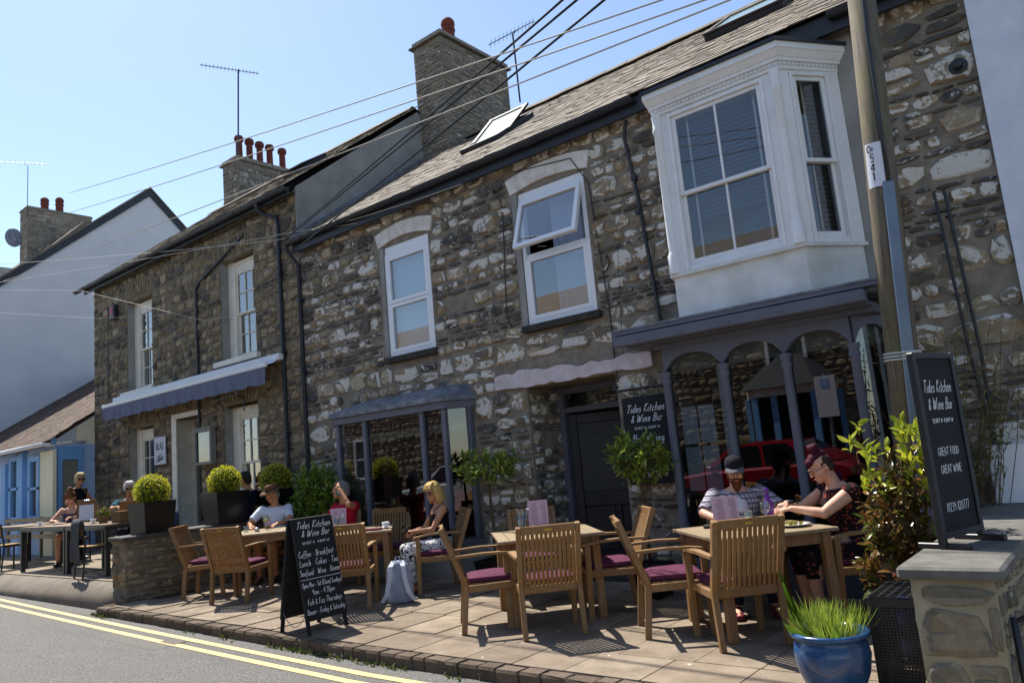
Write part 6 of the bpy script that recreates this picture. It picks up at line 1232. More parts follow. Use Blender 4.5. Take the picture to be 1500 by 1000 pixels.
# wooden rail fence at the far end
fe = thing('bench_rail', 'weathered wooden bench back in front of the blue shop', 'bench', (-17.5,6.2,TZ)); 
for z in (.80,.66,.45): m = MB(); m.bar((-20.5,6.2,TZ+z),(-16.4,6.2,TZ+z),.04,.09,(0,0,1)); m.build('rail', M['teak_grey'], fe)
for x in (-20.4,-18.4,-16.5): m = MB(); m.bar((x,6.24,TZ),(x,6.24,TZ+.86),.06,.06,(0,1,0)); m.build('post', M['teak_grey'], fe)
def cloth_over(x, y, rz, w_, drop, ztop, mat, label, name, back=.26):
    """a cloth folded over the top bar of a chair back"""
    t = thing(name, label, 'blanket' if name == 'blanket' else 'jacket', (x,y,TZ), rz); m = MB(); vs = []; r = random.Random(3); n = 14; k_ = 12
    for i in range(n+1):
        u = -1+2*i/n
        for j in range(k_+1):
            s = j/k_; L_ = -.22+s*(drop+.22)     # negative part hangs inside
            if L_ < 0: yy, zz = -back+.04, ztop+L_*1.0+.02
            else: yy, zz = -back-.03-.02*math.sin(u*9+s*3)*s, ztop+.02-L_
            if abs(L_) < .05: zz = ztop+.025; yy = -back+.03-(L_+.05)*.6
            vs.append((u*w_/2*(1-.12*max(0,L_))+.02*math.sin(zz*14+u*3), yy+.012*math.sin(u*14+s*5), zz))
    m.add(vs, [(i*(k_+1)+j,(i+1)*(k_+1)+j,(i+1)*(k_+1)+j+1,i*(k_+1)+j+1) for i in range(n) for j in range(k_)]); o = m.build('cloth', mat, t, True, True)
    md = o.modifiers.new('s','SOLIDIFY'); md.thickness = .012; return t
cloth_over(-12.35,4.93,face(.1,1),.36,.62,.845,plain('grey_wool','5c5f63','4b4e52',30,.95,.5,.1,bscale=90),'grey knitted blanket hung over a terrace chair back','blanket'); cloth_over(-11.35,5.45,face(-.9,.4),.40,.50,.845,plain('denim','48566f','39465e',20,.95,.4,.1,bscale=60),'blue denim jacket hung over a terrace chair back','jacket')
cloth_over(-16.3,5.0,face(-.2,1),.2,.3,.845,plain('grey_wool2','6d6f73','5b5e62',30,.95,.5,.1,bscale=90),'small grey blanket on the far terrace chair','blanket')
# ---------------------------------------------------------- things on the tables
tg = glass_mat('tumbler_glass','eef4f2',.10,.8)
def on_table(px_, py_, k): x, y, a_, _ = spots[k]; z = TT+gz(x)+.0005; p = onz(px_, py_, z); return p
def tumbler(p, label, h=.10, r=.034, fill=None):
    t = thing('tumbler', label, 'glass', p); MB().lathe([(r*.85,.0),(r,h),(r*.94,h),(r*.8,.008)], 20, p, True).build('glass_wall', tg, t, True)
    if fill: MB().lathe([(r*.78,.009),(r*.9,h*.6),(.001,h*.6)], 16, p).build('drink', fill, t, True)
def wineglass(p, label, h=.2, fill=None):
    t = thing('wine_glass', label, 'glass', p); MB().lathe([(.034,0),(.034,.003),(.006,.008),(.004,.09),(.012,.098),(.032,.12),(.04,.15),(.036,h),(.035,h),(.038,.15),(.03,.122),(.004,.1)], 22, p, False).build('bowl', tg, t, True)
    if fill: MB().lathe([(.004,.102),(.03,.124),(.036,.145),(.001,.145)], 18, p).build('wine', fill, t, True)
M['pinkmenu'] = plain('pink_menu','c9a9b9','c2a0b2',6,.8); M['stainless'] = plain('stainless','b9bcc2',None,rough=.25,metal=.9); M['china'] = plain('china','e6e4e0',None,rough=.2,spec=.5)
def menu(p, fx_, fy_, label, w_=.2, h=.27):
    t = thing('menu', label, 'menu', p, face(fx_,fy_)); L = dict(parent=t, local=True); tl = -.12
    m = MB(); m.cbox((0,0,.02),(.035,0,0),(0,.03,0),(0,0,.02),.004); m.build('wooden_block', M['teak'], **L)
    m = MB(); m.add([(-w_/2,.005,.012),(w_/2,.005,.012),(w_/2,.005+tl*h,.012+h),(-w_/2,.005+tl*h,.012+h)], [(0,1,2,3)]); o = m.build('sheet', M['pinkmenu'], **L); o.modifiers.new('s','SOLIDIFY').thickness = .0015
    m = MB(); r = random.Random(2)
    for k in range(14):
        z = .05+h*.8*k/14; yy = .0035+tl*(z-.012)
        for (a_, b_) in ((-w_*.42,-w_*.1),(w_*.05,w_*.4)): m.box(a_, b_-r.uniform(0,.03), yy+.0035, yy+.004, z, z+.0035)
    o = m.build('print', plain('print_grey','7d6a78',None,rough=.9), **L); o['kind'] = 'stuff'
    return t
def cutlery(p, label):
    t = thing('cutlery_jar', label, 'cutlery jar', p); r = random.Random(int(p.x*100)); MB().lathe([(.04,0),(.042,.11),(.039,.11),(.037,.01)], 18, p).build('jar', tg, t, True)
    for k in range(7):
        a_ = r.uniform(0,6.28); q = Vector((math.cos(a_)*.025,math.sin(a_)*.025,.01)); d_ = Vector((math.cos(a_)*.25+r.uniform(-.1,.1),math.sin(a_)*.25,1)).normalized(); b_ = p+q; m = MB(); m.bar(b_, b_+d_*.15, .006, .003, (0,1,0), 0); m.cbox(b_+d_*.175, Vector((.011,0,0)), Vector((0,.002,0)), d_*.028, .002); m.build('cutlery', M['stainless'], t)
    m = MB(); m.box(p.x-.02,p.x+.02,p.y-.03,p.y+.03,p.z+.02,p.z+.17); m.build('blue_napkin', plain('napkin_blue','4a6f9f','6d8fb8',40,.9), t)
def saucer_cup(p, label):
    t = thing('cup', label, 'cup', p); MB().lathe([(.001,.004),(.04,.004),(.072,.014),(.074,.017),(.04,.008),(.001,.008)], 24, p).build('saucer', M['china'], t, True); MB().lathe([(.022,.012),(.034,.025),(.044,.075),(.041,.075),(.03,.028),(.001,.022)], 24, p).build('bowl', M['china'], t, True); MB().tube([p+Vector((.04,0,.062)),p+Vector((.062,0,.058)),p+Vector((.06,0,.035)),p+Vector((.036,0,.032))], .005, 6).build('handle', M['china'], t, True)
def wallet(p, a_, label, mat, s=(.09,.05,.012)): t = MB(); u_ = Vector((math.cos(a_),math.sin(a_),0)); v_ = Vector((-u_.y,u_.x,0)); t.cbox(p+Vector((0,0,s[2])), u_*s[0], v_*s[1], Vector((0,0,s[2])), .008); o = t.build('wallet', mat); tag(o, label, 'wallet')
tz = lambda k: TT+gz(spots[k][0])+.0005
menu(Vector((-4.78,6.10,tz(0))),.6,-.8,'pink menu sheet in a wooden block on the empty table'); cutlery(Vector((-4.92,6.0,tz(0))),'glass jar of cutlery on the empty table')
tg2 = thing('ashtray', 'small dark dish beside the menu on the empty table', 'dish', (-4.65,6.12,tz(0))); MB().lathe([(.03,0),(.05,.03),(.046,.03),(.001,.008)], 18, (-4.65,6.12,tz(0))).build('bowl', M['black_plastic'], tg2, True)
menu(Vector((-2.67,5.86,tz(1))),.6,-.8,'pink menu sheet in a wooden block in front of the bearded man',.21,.25); tumbler(Vector((-2.58,6.08,tz(1))),'tumbler of water with cucumber between the two diners',.12,.036,plain('water_green','9fb08a',None,rough=.1)); wineglass(Vector((-2.40,6.0,tz(1))),'empty wine glass beside the purple bottle')
b_ = Vector((-2.42,6.13,tz(1))); bo = thing('bottle', 'translucent purple water bottle on the diners table', 'bottle', b_); pg = NT('purple_glass'); pg.color('7a1fb0'); pg.rough(.1).spec(.6); pg.b.inputs['Transmission Weight'].default_value = .5; MB().lathe([(.036,0),(.038,.01),(.038,.15),(.03,.18),(.016,.22),(.014,.26),(.0155,.262),(.0155,.28),(.001,.28)], 22, b_).build('body', pg.m, bo, True); MB().lathe([(.017,.268),(.017,.295),(.001,.297)], 14, b_).build('stopper', pg.m, bo, True)
pl = Vector((-2.20,6.02,tz(1))); po = thing('plate', 'white plate of food in front of the woman with the bun', 'plate', pl); MB().lathe([(.001,.006),(.07,.004),(.13,.018),(.132,.022),(.075,.01),(.001,.01)], 30, pl).build('dish', M['china'], po, True)
r = random.Random(3); fm = MB()
for k in range(60): a_ = r.uniform(0,6.28); q = r.uniform(0,.075); fm.ell(pl+Vector((q*math.cos(a_),q*math.sin(a_),.014+r.uniform(0,.02))), rdir(r)*.013, rdir(r)*.01, Vector((0,0,.008)), 6, 4)
fo = fm.build('food', plain('food','a8863a','5f7a2a',60,.6), po); fo['kind'] = 'stuff'
wallet(Vector((-2.86,6.02,tz(1))),.4,'black wallet at the corner of the diners table',M['black_plastic'])
menu(Vector((-7.72,5.88,tz(2))),.55,-.83,'pink menu sheet on the table with cups',.2,.26); cutlery(Vector((-7.62,5.80,tz(2))),'glass jar of cutlery before the pink menu on the table with cups'); saucer_cup(Vector((-7.08,6.08,tz(2))),'white coffee cup on its saucer on the blonde woman\'s table'); wallet(Vector((-7.12,5.9,tz(2))),.5,'dark red purse on the blonde woman\'s table',M['maroon'],(.11,.055,.012))
wn = plain('white_wine','c9c46a',None,rough=.1); wineglass(Vector((-9.45,5.98,tz(3))),'glass of white wine on the hat man\'s table',.21,wn); tumbler(Vector((-9.52,5.72,tz(3))),'short water tumbler beside the white wine',.08,.034); tumbler(Vector((-9.02,6.2,tz(3))),'short tumbler with a lemon slice near the hat man\'s arm',.085,.034,wn); tp_ = thing('condiment_pot', 'small steel condiment pot on the hat man\'s table', 'pot', (-9.4,5.8,tz(3))); MB().lathe([(.035,0),(.035,.045),(.03,.05),(.001,.052)], 16, (-9.35,5.78,tz(3))).build('body', M['stainless'], tp_, True)
menu(Vector((-9.62,6.12,tz(3))),.7,-.7,'small white card standing on the hat man\'s table',.07,.14)
# terrace table top: basket, flowers, clipboards, plates
TTZ = TZ+.7515
bk2 = thing('basket', 'wicker basket on the terrace table beside the box ball', 'basket', (-12.2,5.25,TTZ)); m = MB(); m.loft([[Vector((-12.2+i*.15,5.25+j*.09,TTZ)) for i,j in ((-1,-1),(1,-1),(1,1),(-1,1))],[Vector((-12.2+i*.17,5.25+j*.105,TTZ+.17)) for i,j in ((-1,-1),(1,-1),(1,1),(-1,1))],[Vector((-12.2+i*.16,5.25+j*.095,TTZ+.17)) for i,j in ((-1,-1),(1,-1),(1,1),(-1,1))]]); m.build('body', plain('wicker','7d6240','5c4629',60,.9,1.,bscale=120), bk2)
fp = thing('flower_pot', 'small wicker pot of violet and yellow pansies on the terrace table', 'flowers', (-12.75,5.2,TTZ)); MB().lathe([(.06,0),(.085,.13),(.075,.13),(.001,.1)], 16, (-12.75,5.2,TTZ)).build('pot', plain('wicker2','8a7050','6b5436',60,.9,1.,bscale=120), fp)
r = random.Random(5); it = [(leaf_at(Vector((-12.75,5.2,TTZ+.12))+rdir(r)*.06, rdir(r)+Vector((0,0,1)), rdir(r), r.uniform(.05,.09)), 0) for k in range(160)]; join(fp, 'foliage', it, LG, M['green_leaf']); pm = plain('pansy','5a3a8a','b9a23a',18,.8); LPn = [leaf_mesh('petal', pm, 1, .9, .1, .1)]; join(fp, 'petals', [(leaf_at(Vector((-12.75,5.2,TTZ+.17))+Vector((r.uniform(-.11,.11),r.uniform(-.08,.08),r.uniform(-.03,.06))), rdir(r)+Vector((.3,-.5,.3)), rdir(r), r.uniform(.03,.045)), 0) for k in range(60)], LPn, pm)
saucer_cup(Vector((-15.1,5.1,TTZ)),'white cup at the young woman\'s elbow'); p_ = Vector((-14.85,5.3,TTZ)); o_ = thing('plate', 'white plate in front of the young woman', 'plate', p_); MB().lathe([(.001,.006),(.07,.004),(.12,.018),(.122,.022),(.075,.01),(.001,.01)], 30, p_).build('dish', M['china'], o_, True); saucer_cup(Vector((-13.0,5.15,TTZ)),'white cup beside the pansies')
def clipboard(p, d_, label, s=(.13,.19)): 
    t = thing('clipboard', label, 'clipboard', p); n_ = Vector(d_).normalized(); u_ = n_.cross(Vector((0,0,1))).normalized(); v_ = u_.cross(n_); c = p; MB().cbox(c, u_*s[0], v_*s[1], n_*.004, .002).build('board', plain('hardboard','8a6238','7a5530',10,.7), t); MB().cbox(c+v_*(s[1]-.02)+n_*.008, u_*.04, v_*.012, n_*.006, .002).build('clip', M['stainless'], t); return c, u_, v_, n_, t
clipboard(Vector((-13.0,5.70,TTZ+.15)),(-.9,.5,.4),'brown clipboard menu held up by the white-haired man',(.13,.17))
c, u_, v_, n_, t_ = clipboard(Vector((-13.95,5.42,TTZ+.2)),(.85,-.45,.2),'brown clipboard with a white sheet propped on the terrace table',(.15,.19)); MB().cbox(c+n_*.006-v_*.03, u_*.11, v_*.13, n_*.0008, .0004).build('sheet', M['paper'], t_)
sl2 = thing('slate_board', 'small dark slate board behind the terrace tables', 'board', (-14.6,6.9,TZ)); m = MB(); m.cbox((-14.6,6.9,TZ+.62),(.42,0,0),(0,.02,0),(0,0,.17),.005); m.build('panel', plain('slate_blue','2f3a4c','27303f',5,.6), sl2); 
for s in (-1,1): m = MB(); m.bar((-14.6+s*.35,6.9,TZ),(-14.6+s*.35,6.9,TZ+.46),.04,.03,(0,1,0)); m.build('leg', M['metal'], sl2)
vb = shrub('flower_tub', 'dark leafy tub with violet flowers by the stone house corner', 'plant', (-15.9,7.05,TZ), [([(0,0,0),(0,0,.5)],.02)], [((0,0,.75),(.42,.3,.35),1)], 900, .06, M['green_leaf'], LG, 31, 1e9); r = random.Random(6); pv = plain('violet_petal','5a3f9a','4a2f8a',18,.8); LPv = [leaf_mesh('petal', pv, 1, .9, .1, .1)]; join(vb, 'petals', [(leaf_at(Vector((-15.9,7.05,TZ+.75))+Vector((d_.x*.43,d_.y*.31,d_.z*.36)), d_, rdir(r), .045), 0) for d_ in (rdir(r) for k in range(120))], LPv, pv); m = MB(); m.lathe([(.2,.0),(.26,.42),(.24,.42),(.001,.38)], 20, (-15.9,7.05,TZ+.001)); m.build('tub', M['planter'], vb, True)
# bags
bp = thing('backpack', 'pale grey backpack with white straps standing on the pavement by the blonde woman', 'backpack', (-6.56,5.78,gz(-6.5)), face(.62,-.78)); M['bagcloth'] = plain('bag_grey','9aa3b5','8a93a6',18,.9,.4,.2,bscale=50); L = dict(parent=bp, local=True)
m = MB(); rings = []
for z, rx, ry, oy in ((.0,.13,.07,0),(.02,.15,.085,0),(.15,.155,.09,0),(.3,.14,.08,.01),(.4,.11,.06,.02),(.45,.06,.035,.03)): rings.append([Vector((rx*math.copysign(abs(math.cos(a_))**.6,math.cos(a_)), oy+ry*math.copysign(abs(math.sin(a_))**.7,math.sin(a_)), z)) for a_ in (2*math.pi*k/20 for k in range(20))])
m.loft(rings); m.build('bag', M['bagcloth'], smooth=True, **L)
for s in (-1,1):
    m = MB(); P = [(s*.045,.03,.45),(s*.07,.10,.40),(s*.085,.118,.27),(s*.12,.12,.12),(s*.18,.10,.03)]; rings = []
    for i, p in enumerate(P): p = Vector(p); rings.append([p+Vector((-.025,0,0)),p+Vector((.025,0,0)),p+Vector((.025,.014,0)),p+Vector((-.025,.014,0))])
    m.loft(rings); m.build('strap', plain('strap_white','c5cad6',None,rough=.9), **L)
m = MB(); m.tube([(-.03,.02,.44),(-.02,.03,.49),(.02,.03,.49),(.03,.02,.44)], .008, 6); m.build('handle', M['bagcloth'], **L)
hbg = thing('handbag', 'orange leather satchel on the ground beneath the bun-haired woman\'s chair', 'bag', (*onz(1238,868)[:2],.001), .75); L = dict(parent=hbg, local=True); M['orange'] = plain('orange_leather','b5472a','a23d22',14,.5,.2); m = MB(); m.cbox((0,0,.13),(.15,0,0),(0,.055,0),(0,0,.13),.02); m.build('bag', M['orange'], **L); m = MB(); m.cbox((0,-.06,.16),(.152,0,0),(0,.006,0),(0,0,.09),.005); m.build('flap', M['orange'], **L); m = MB(); m.tube([(-.06,0,.26),(-.05,0,.30),(.05,0,.30),(.06,0,.26)],.01,6); m.build('handle', M['orange'], **L)
# weeds along the kerb
wd_ = thing('kerb_weeds', None, None, (-5.5,4.2,-.1), kind='stuff'); r = random.Random(12); it = []
for cx_, n_ in ((-6.55,60),(-6.2,130),(-5.9,110),(-5.55,50),(-5.2,60),(-4.9,70),(-7.4,30),(-8.2,20),(-4.2,30),(-10.5,120),(-10.3,60)):
    for k in range(n_//2): x = cx_+r.gauss(0,.12); y_ = KERB-.03+r.uniform(-.05,.02); it.append((leaf_at((x,y_,-.1+gz(x)), rdir(r)*.8+Vector((0,-.2,.9)), rdir(r), r.uniform(.02,.06)), 0))
wm_ = leaf_mat('weed_leaf', [(0,'3d4a1e'),(.5,'586428'),(1,'6f6a35')], .7, .2); join(wd_, 'weeds', it, [leaf_mesh('weed_blade', wm_, 1, .4)], wm_)
# ================================================================== people
def skinm(name, c, c2): 
    t = NT(name); t.color(t.mix(t.ramp(t.noise(t.pos(), 22, 4), [(.35,0.),(.7,1.)]), c, c2)); t.rough(.5).spec(.35); t.b.inputs['Subsurface Weight'].default_value = .12; t.b.inputs['Subsurface Radius'].default_value = (.02,.008,.004); return t.m
SK = skinm('skin_fair','d3a388','c08a6e'); SK2 = skinm('skin_tan','bf8a66','a97452')
def fabric(name, c1, c2, scale=8, bump=.5, fold=14):
    t = NT(name); p = t.pos(); t.color(t.mix(t.ramp(t.noise(p, scale, 3), [(.35,0.),(.65,1.)]), c1, c2)); t.rough(.9).spec(.15); t.bump(t.math('ADD', t.noise(p, fold, 4, .5, .6), t.math('MULTIPLY', t.noise(p, 160, 2), .12)), bump, .02); return t.m
def blotch(name, c1, c2, c3, scale, thr=.5):
    t = NT(name); p = t.pos(); v = t.n('TexVoronoi'); v.inputs['Scale'].default_value = scale; t.l(p, v.inputs['Vector']); c = t.mix(t.ramp(v.outputs['Distance'], [(thr-.06,0.),(thr,1.)]), c2, c1); c = t.mix(t.ramp(t.noise(p, scale*.45, 3), [(.56,0.),(.6,1.)]), c, c3); t.color(c); t.rough(.9).spec(.15); t.bump(t.noise(p, 12, 4), .4, .02); return t.m
def plaid(name):
    t = NT(name); v = t.map(t.obj(), (1,1,1)); s = t.n('SeparateXYZ'); t.l(v, s.inputs[0]); a = t.math('FRACT', t.math('MULTIPLY', t.math('ADD', s.outputs[0], s.outputs[1]), 22.)); b = t.math('FRACT', t.math('MULTIPLY', s.outputs[2], 22.))
    c = t.mix(t.ramp(a, [(0,0.),(.42,0.),(.46,.75),(.7,.75),(.74,0.)]), 'a9a3ad', '2c2a38'); c = t.mix(t.ramp(b, [(0,0.),(.42,0.),(.46,.75),(.7,.75),(.74,0.)]), c, '33303f'); c = t.mix(t.ramp(b, [(.85,0.),(.87,.6),(.91,.6),(.93,0.)]), c, 'e9e4e6'); t.color(c); t.rough(.9).spec(.1); t.bump(t.noise(t.pos(), 14, 4), .5, .02); return t.m
def hairm(name, c1, c2):
    t = NT(name); n_ = t.noise(t.map(t.obj(), (70,70,9)), 2., 5, .6); t.color(t.mix(t.ramp(n_, [(.3,0.),(.7,1.)]), c1, c2)); t.rough(.6).spec(.12); t.bump(n_, .8, .008); return t.m
def remesh(mb, name, mat, parent, voxel, it=3, smooth=.5):
    o = bpy.data.objects.new(name, mb.mesh(name)); col.objects.link(o); md = o.modifiers.new('r','REMESH'); md.mode = 'VOXEL'; md.voxel_size = voxel; md.adaptivity = 0
    if it: s_ = o.modifiers.new('s','SMOOTH'); s_.factor = smooth; s_.iterations = it
    dg = bpy.context.evaluated_depsgraph_get(); me = bpy.data.meshes.new_from_object(o.evaluated_get(dg)); bpy.data.objects.remove(o); me.name = name; me.materials.clear(); me.materials.append(mat); me.polygons.foreach_set('use_smooth', [True]*len(me.polygons))
    q = bpy.data.objects.new(name, me); col.objects.link(q); q.parent = parent; return q
def oval(c, ax, ay, n=18): return [c+ax*math.cos(a)+ay*math.sin(a) for a in (2*math.pi*k/n for k in range(n))]
def limb(m, pts, rs):
    pts = [Vector(p) for p in pts]; P, Rr = [], []
    for i in range(len(pts)-1):
        for k in range(4): t = k/4; P.append(pts[i].lerp(pts[i+1], t)); Rr.append(rs[i]+(rs[i+1]-rs[i])*t)
    P.append(pts[-1]); Rr.append(rs[-1]); m.tube(P, Rr, 14)
    for p, r in zip(pts, rs): m.ell(p, Vector((r,0,0)), Vector((0,r,0)), Vector((0,0,r)), 12, 8)
def bend(S, Wt, l1, l2, hint):        # elbow or knee between S and Wt
    d = Wt-S; L = min(d.length, (l1+l2)*.995); u = d.normalized(); a = (l1*l1-l2*l2+L*L)/(2*L); h = math.sqrt(max(0, l1*l1-a*a)); n = hint-u*hint.dot(u); n.normalize(); return S+u*a+n*h, S+u*L
def person(label, loc, fc, lean=0., pitch=0., hyaw=0., wr=None, el=None, top=None, bottom=None, shoes=None, skin=SK, sleeve=.4, hair=None, legs='seat', build=1., voxel=.008, hands=(.5,.5), strap=False, leglen=1., seat=.47, hem=1.0, feet=None, group='people at the cafe tables', head=0., fing=None, size=1.):
    z0 = loc[2]; t = thing('person', label, 'person', loc, face(*fc), group); V = Vector; b = build
    t.matrix_basis = Matrix.LocRotScale(V(loc), Euler((0,0,face(*fc))), V((size,size,size)))
    hipz = seat+.085 if legs == 'seat' else .90; H0 = V((0,-.10 if legs == 'seat' else 0,hipz)); cl, sl_ = math.cos(lean), math.sin(lean)
    def T(x, y, z): return H0+V((x, y*cl+z*sl_, -y*sl_+z*cl))          # torso frame leaning forward
    up = T(0,0,1)-H0; fw = T(0,1,0)-H0; rt = V((1,0,0))
    tor = [(.0,.0,-.06,.13,.10),(.0,.0,.0,.165,.122),(0,.0,.08,.152,.112),(0,.005,.18,.132,.10),(0,.01,.28,.148,.108),(0,.0,.37,.165,.108),(0,-.012,.43,.150,.088),(0,-.015,.465,.10,.065),(0,-.012,.49,.056,.056)]
    def torso(m, off, i0=0, i1=9, k=1.): m.loft([oval(T(x,y,z), rt*(rx*b+off)*k, fw*(ry*b+off)*k) for x,y,z,rx,ry in tor[i0:i1]])
    nb = T(0,-.01,.46); hc = T(0,.025,.655)+V((0,0,0)); hp = pitch+lean*.4
    cy_, sy_ = math.cos(hyaw), math.sin(hyaw); hf = V((-sy_*math.cos(hp), cy_*math.cos(hp), -math.sin(hp))); hr = V((cy_, sy_, 0)); hu = hr.cross(hf)
    hc = hc+hf*.02-hu*.0
    h = lambda x, y, z: hc+hr*x+hf*y+hu*z
    E = lambda m, c, r, n=14, k=9: m.ell(h(*c), hr*r[0], hf*r[1], hu*r[2], n, k)
    sh = [T(s*.175*b,-.015,.425) for s in (-1,1)]; wr = wr or [(-.22,.25,.55),(.22,.25,.55)]; el = el or [(-1,-.6,-.5),(1,-.6,-.5)]
    arms = []
    for s in (0,1): e, w_ = bend(sh[s], V(wr[s]), .285, .255, V(el[s])); arms.append((sh[s], e, w_))
    if legs == 'seat':
        hips = [V((s*.09*b,-.08,hipz-.03)) for s in (-1,1)]; kn = [V((s*.115,.36,seat+.05)) for s in (-1,1)]; an = [V((s*.115,.33,.085)) for s in (-1,1)]
        if feet: an = [V(f) for f in feet]; kn = [bend(hips[i], an[i], .455, .42, V((0,1,.6)))[0] for i in (0,1)]
    else: hips = [V((s*.085*b,0,.88)) for s in (-1,1)]; kn = [V((s*.09,.02,.48)) for s in (-1,1)]; an = [V((s*.095,-.01,.08)) for s in (-1,1)]
    m = MB(); torso(m, 0)
    limb(m, [nb-up*.02, hc-hu*.07-hf*.02], [.054*b**.5,.05*b**.5])
    for c, r in (((0,-.012,.028),(.073,.092,.084)),((0,.022,-.02),(.062,.066,.082)),((0,.045,-.078),(.04,.042,.034)),((0,.068,-.098),(.02,.02,.016)),((0,.088,.022),(.043,.012,.011)),((-.035,.062,-.03),(.024,.024,.026)),((.035,.062,-.03),(.024,.024,.026)),((0,.098,-.008),(.008,.014,.022)),((0,.106,-.027),(.012,.016,.011)),((0,.089,-.058),(.021,.012,.0055)),((0,.088,-.069),(.018,.012,.006)),((-.075,-.012,-.012),(.008,.018,.03)),((.075,-.012,-.012),(.008,.018,.03))): E(m, c, r, 12, 8)
    for s in (0,1):
        S, e, w_ = arms[s]; limb(m, [S, e, w_], [.048*b,.036*b,.025]); d = (w_-e).normalized(); sg = -1 if s == 0 else 1
        # hand: palm and five fingers
        pd = d if fing is None else V(fing[s]).normalized(); side = V((sg,0,0)); side = (side-pd*side.dot(pd)).normalized(); nrm = pd.cross(side)*(1 if sg > 0 else -1)   # nrm: back of the hand is -nrm
        if nrm.z > 0: nrm = -nrm
        pc_ = w_+pd*.045; m.ell(pc_, pd*.05, side*.040, nrm*.015, 12, 8); cu = hands[s]
        for f_ in range(4):
            o_ = (f_-1.5)*.0195; root = w_+pd*.082+side*o_; L_ = (.07,.078,.074,.058)[f_ if sg < 0 else 3-f_]; P = [root-pd*.02]; a_ = .2*cu
            for q in range(3): a_ += cu*(.75,.8,.5)[q]; P.append(P[-1]+(pd*math.cos(a_)+nrm*math.sin(a_))*(L_*(.5,.3,.24)[q]+(.02 if q == 0 else 0)))
            m.tube(P, [.0095,.009,.0085,.0075], 8)
        th = w_+pd*.025-side*.028; P = [th, th+pd*.03-side*.02+nrm*.012, th+pd*.055-side*.018+nrm*.026, th+pd*.075-side*.01+nrm*.034]; m.tube(P, [.013,.0115,.0105,.009], 8)
        limb(m, [hips[s], kn[s], an[s]], [.082*b,.056*b,.038]); m.ell(kn[s].lerp(an[s],.3)-V((0,.02,0)), V((.05*b,0,0)), V((0,.05*b,0)), (an[s]-kn[s])*.28, 12, 8)
        limb(m, [an[s]-V((0,.02,.02)), an[s]+V((0,.10,-.045)), an[s]+V((0,.16,-.055))], [.036,.034,.026])
    remesh(m, 'body', skin, t, voxel, 2)
    # clothes
    if top:
        m = MB()
        if strap:
            torso(m, .012, 1, 6); 
            for s in (-1,1): m.tube([T(s*.09,.10*b+.012,.36),T(s*.10,.075,.435),T(s*.105,.0,.462),T(s*.10,-.07,.43),T(s*.08,-.10*b-.012,.36)], .0085, 8)
        else:
            torso(m, .016, 1, 8)
            for s in (0,1):
                S, e, w_ = arms[s]; m.ell(S, V((.064*b,0,0)), V((0,.064*b,0)), V((0,0,.06*b)), 12, 8)
                if sleeve <= 1: q = S.lerp(e, sleeve); m.tube([S, S.lerp(q,.5), q], [.062*b,.058*b,.056*b], 14)
                else: m.tube([S, e, e.lerp(w_, sleeve-1)], [.06*b,.05*b,.04*b], 14); m.ell(e, V((.05*b,0,0)), V((0,.05*b,0)), V((0,0,.05*b)), 12, 8)
        remesh(m, 'top', top, t, .009, 2)
    if bottom:
        m = MB(); torso(m, .014, 0, 3)
        for s in (0,1):
            if hem <= 1: q = hips[s].lerp(kn[s], hem); m.ell(hips[s], V((.1*b,0,0)), V((0,.1*b,0)), V((0,0,.1*b)), 12, 8); m.tube([hips[s], q], [.1*b,.085*b], 14)
            else: q = kn[s].lerp(an[s], hem-1); limb(m, [hips[s], kn[s]], [.098*b,.074*b]); m.tube([kn[s], kn[s].lerp(q,.5), q], [.074*b,.068,.06], 14)
        remesh(m, 'trousers' if hem > 1 else 'skirt', bottom, t, .010, 2)
    if shoes:
        for s in (0,1): m = MB(); a_ = an[s]; m.loft([oval(a_+V((0,y_,zz)), V((rx,0,0)), V((0,0,rz)), 12) for y_, zz, rx, rz in ((-.06,-.04,.02,.025),(-.05,-.035,.038,.045),(0,-.03,.042,.052),(.08,-.045,.046,.036),(.15,-.053,.044,.028),(.185,-.058,.028,.018))]); remesh(m, 'shoe', shoes, t, .007, 2)
    # eyes and mouth
    dk = M.get('eye') or M.setdefault('eye', plain('eye','2a1f1a',None,rough=.2)); wm = M.get('eyew') or M.setdefault('eyew', plain('eye_white','d9d5d0',None,rough=.3)); lm_ = M.get('lips') or M.setdefault('lips', plain('lips','a8615a',None,rough=.5))
    for s in (-1,1): m = MB(); E(m, (s*.031,.079,.004), (.0125,.008,.006), 10, 7); o_ = m.build('eye', wm, t, True, True); m = MB(); E(m, (s*.031,.0855,.003), (.0055,.003,.0055), 8, 6); m.build('iris', dk, o_, True, True)
    m = MB(); E(m, (0,.0985,-.0625), (.02,.004,.004), 10, 6); m.build('mouth', lm_, t, True, True)
    return t, h, E, dict(hr=hr, hf=hf, hu=hu, arms=arms, T=T, fw=fw)
def glasses(t, h, fr, dark=True, mat=None):
    mt = mat or M['black_plastic']; V = Vector
    for s in (-1,1):
        m = MB(); c = h(s*.033,.098,.004); m.ell(c, fr['hr']*.026, fr['hu']*.019, fr['hf']*.004, 16, 7)
        if dark: m.build('lens', plain('lens_dark','0b0b0d',None,rough=.06,spec=.7), t, True, True)
        P = [c+fr['hr']*.027*math.cos(a)+fr['hu']*.02*math.sin(a) for a in (2*math.pi*k/20 for k in range(21))]; m = MB(); m.tube(P, .0022, 5); m.build('glasses_rim', mt, t, True, True)
        m = MB(); m.tube([h(s*.06,.095,.008), h(s*.077,.04,.008), h(s*.079,-.02,.004)], .0022, 5); m.build('temple', mt, t, True, True)
    m = MB(); m.tube([h(-.009,.104,.008), h(0,.108,.011), h(.009,.104,.008)], .0022, 5); m.build('bridge', mt, t, True, True)
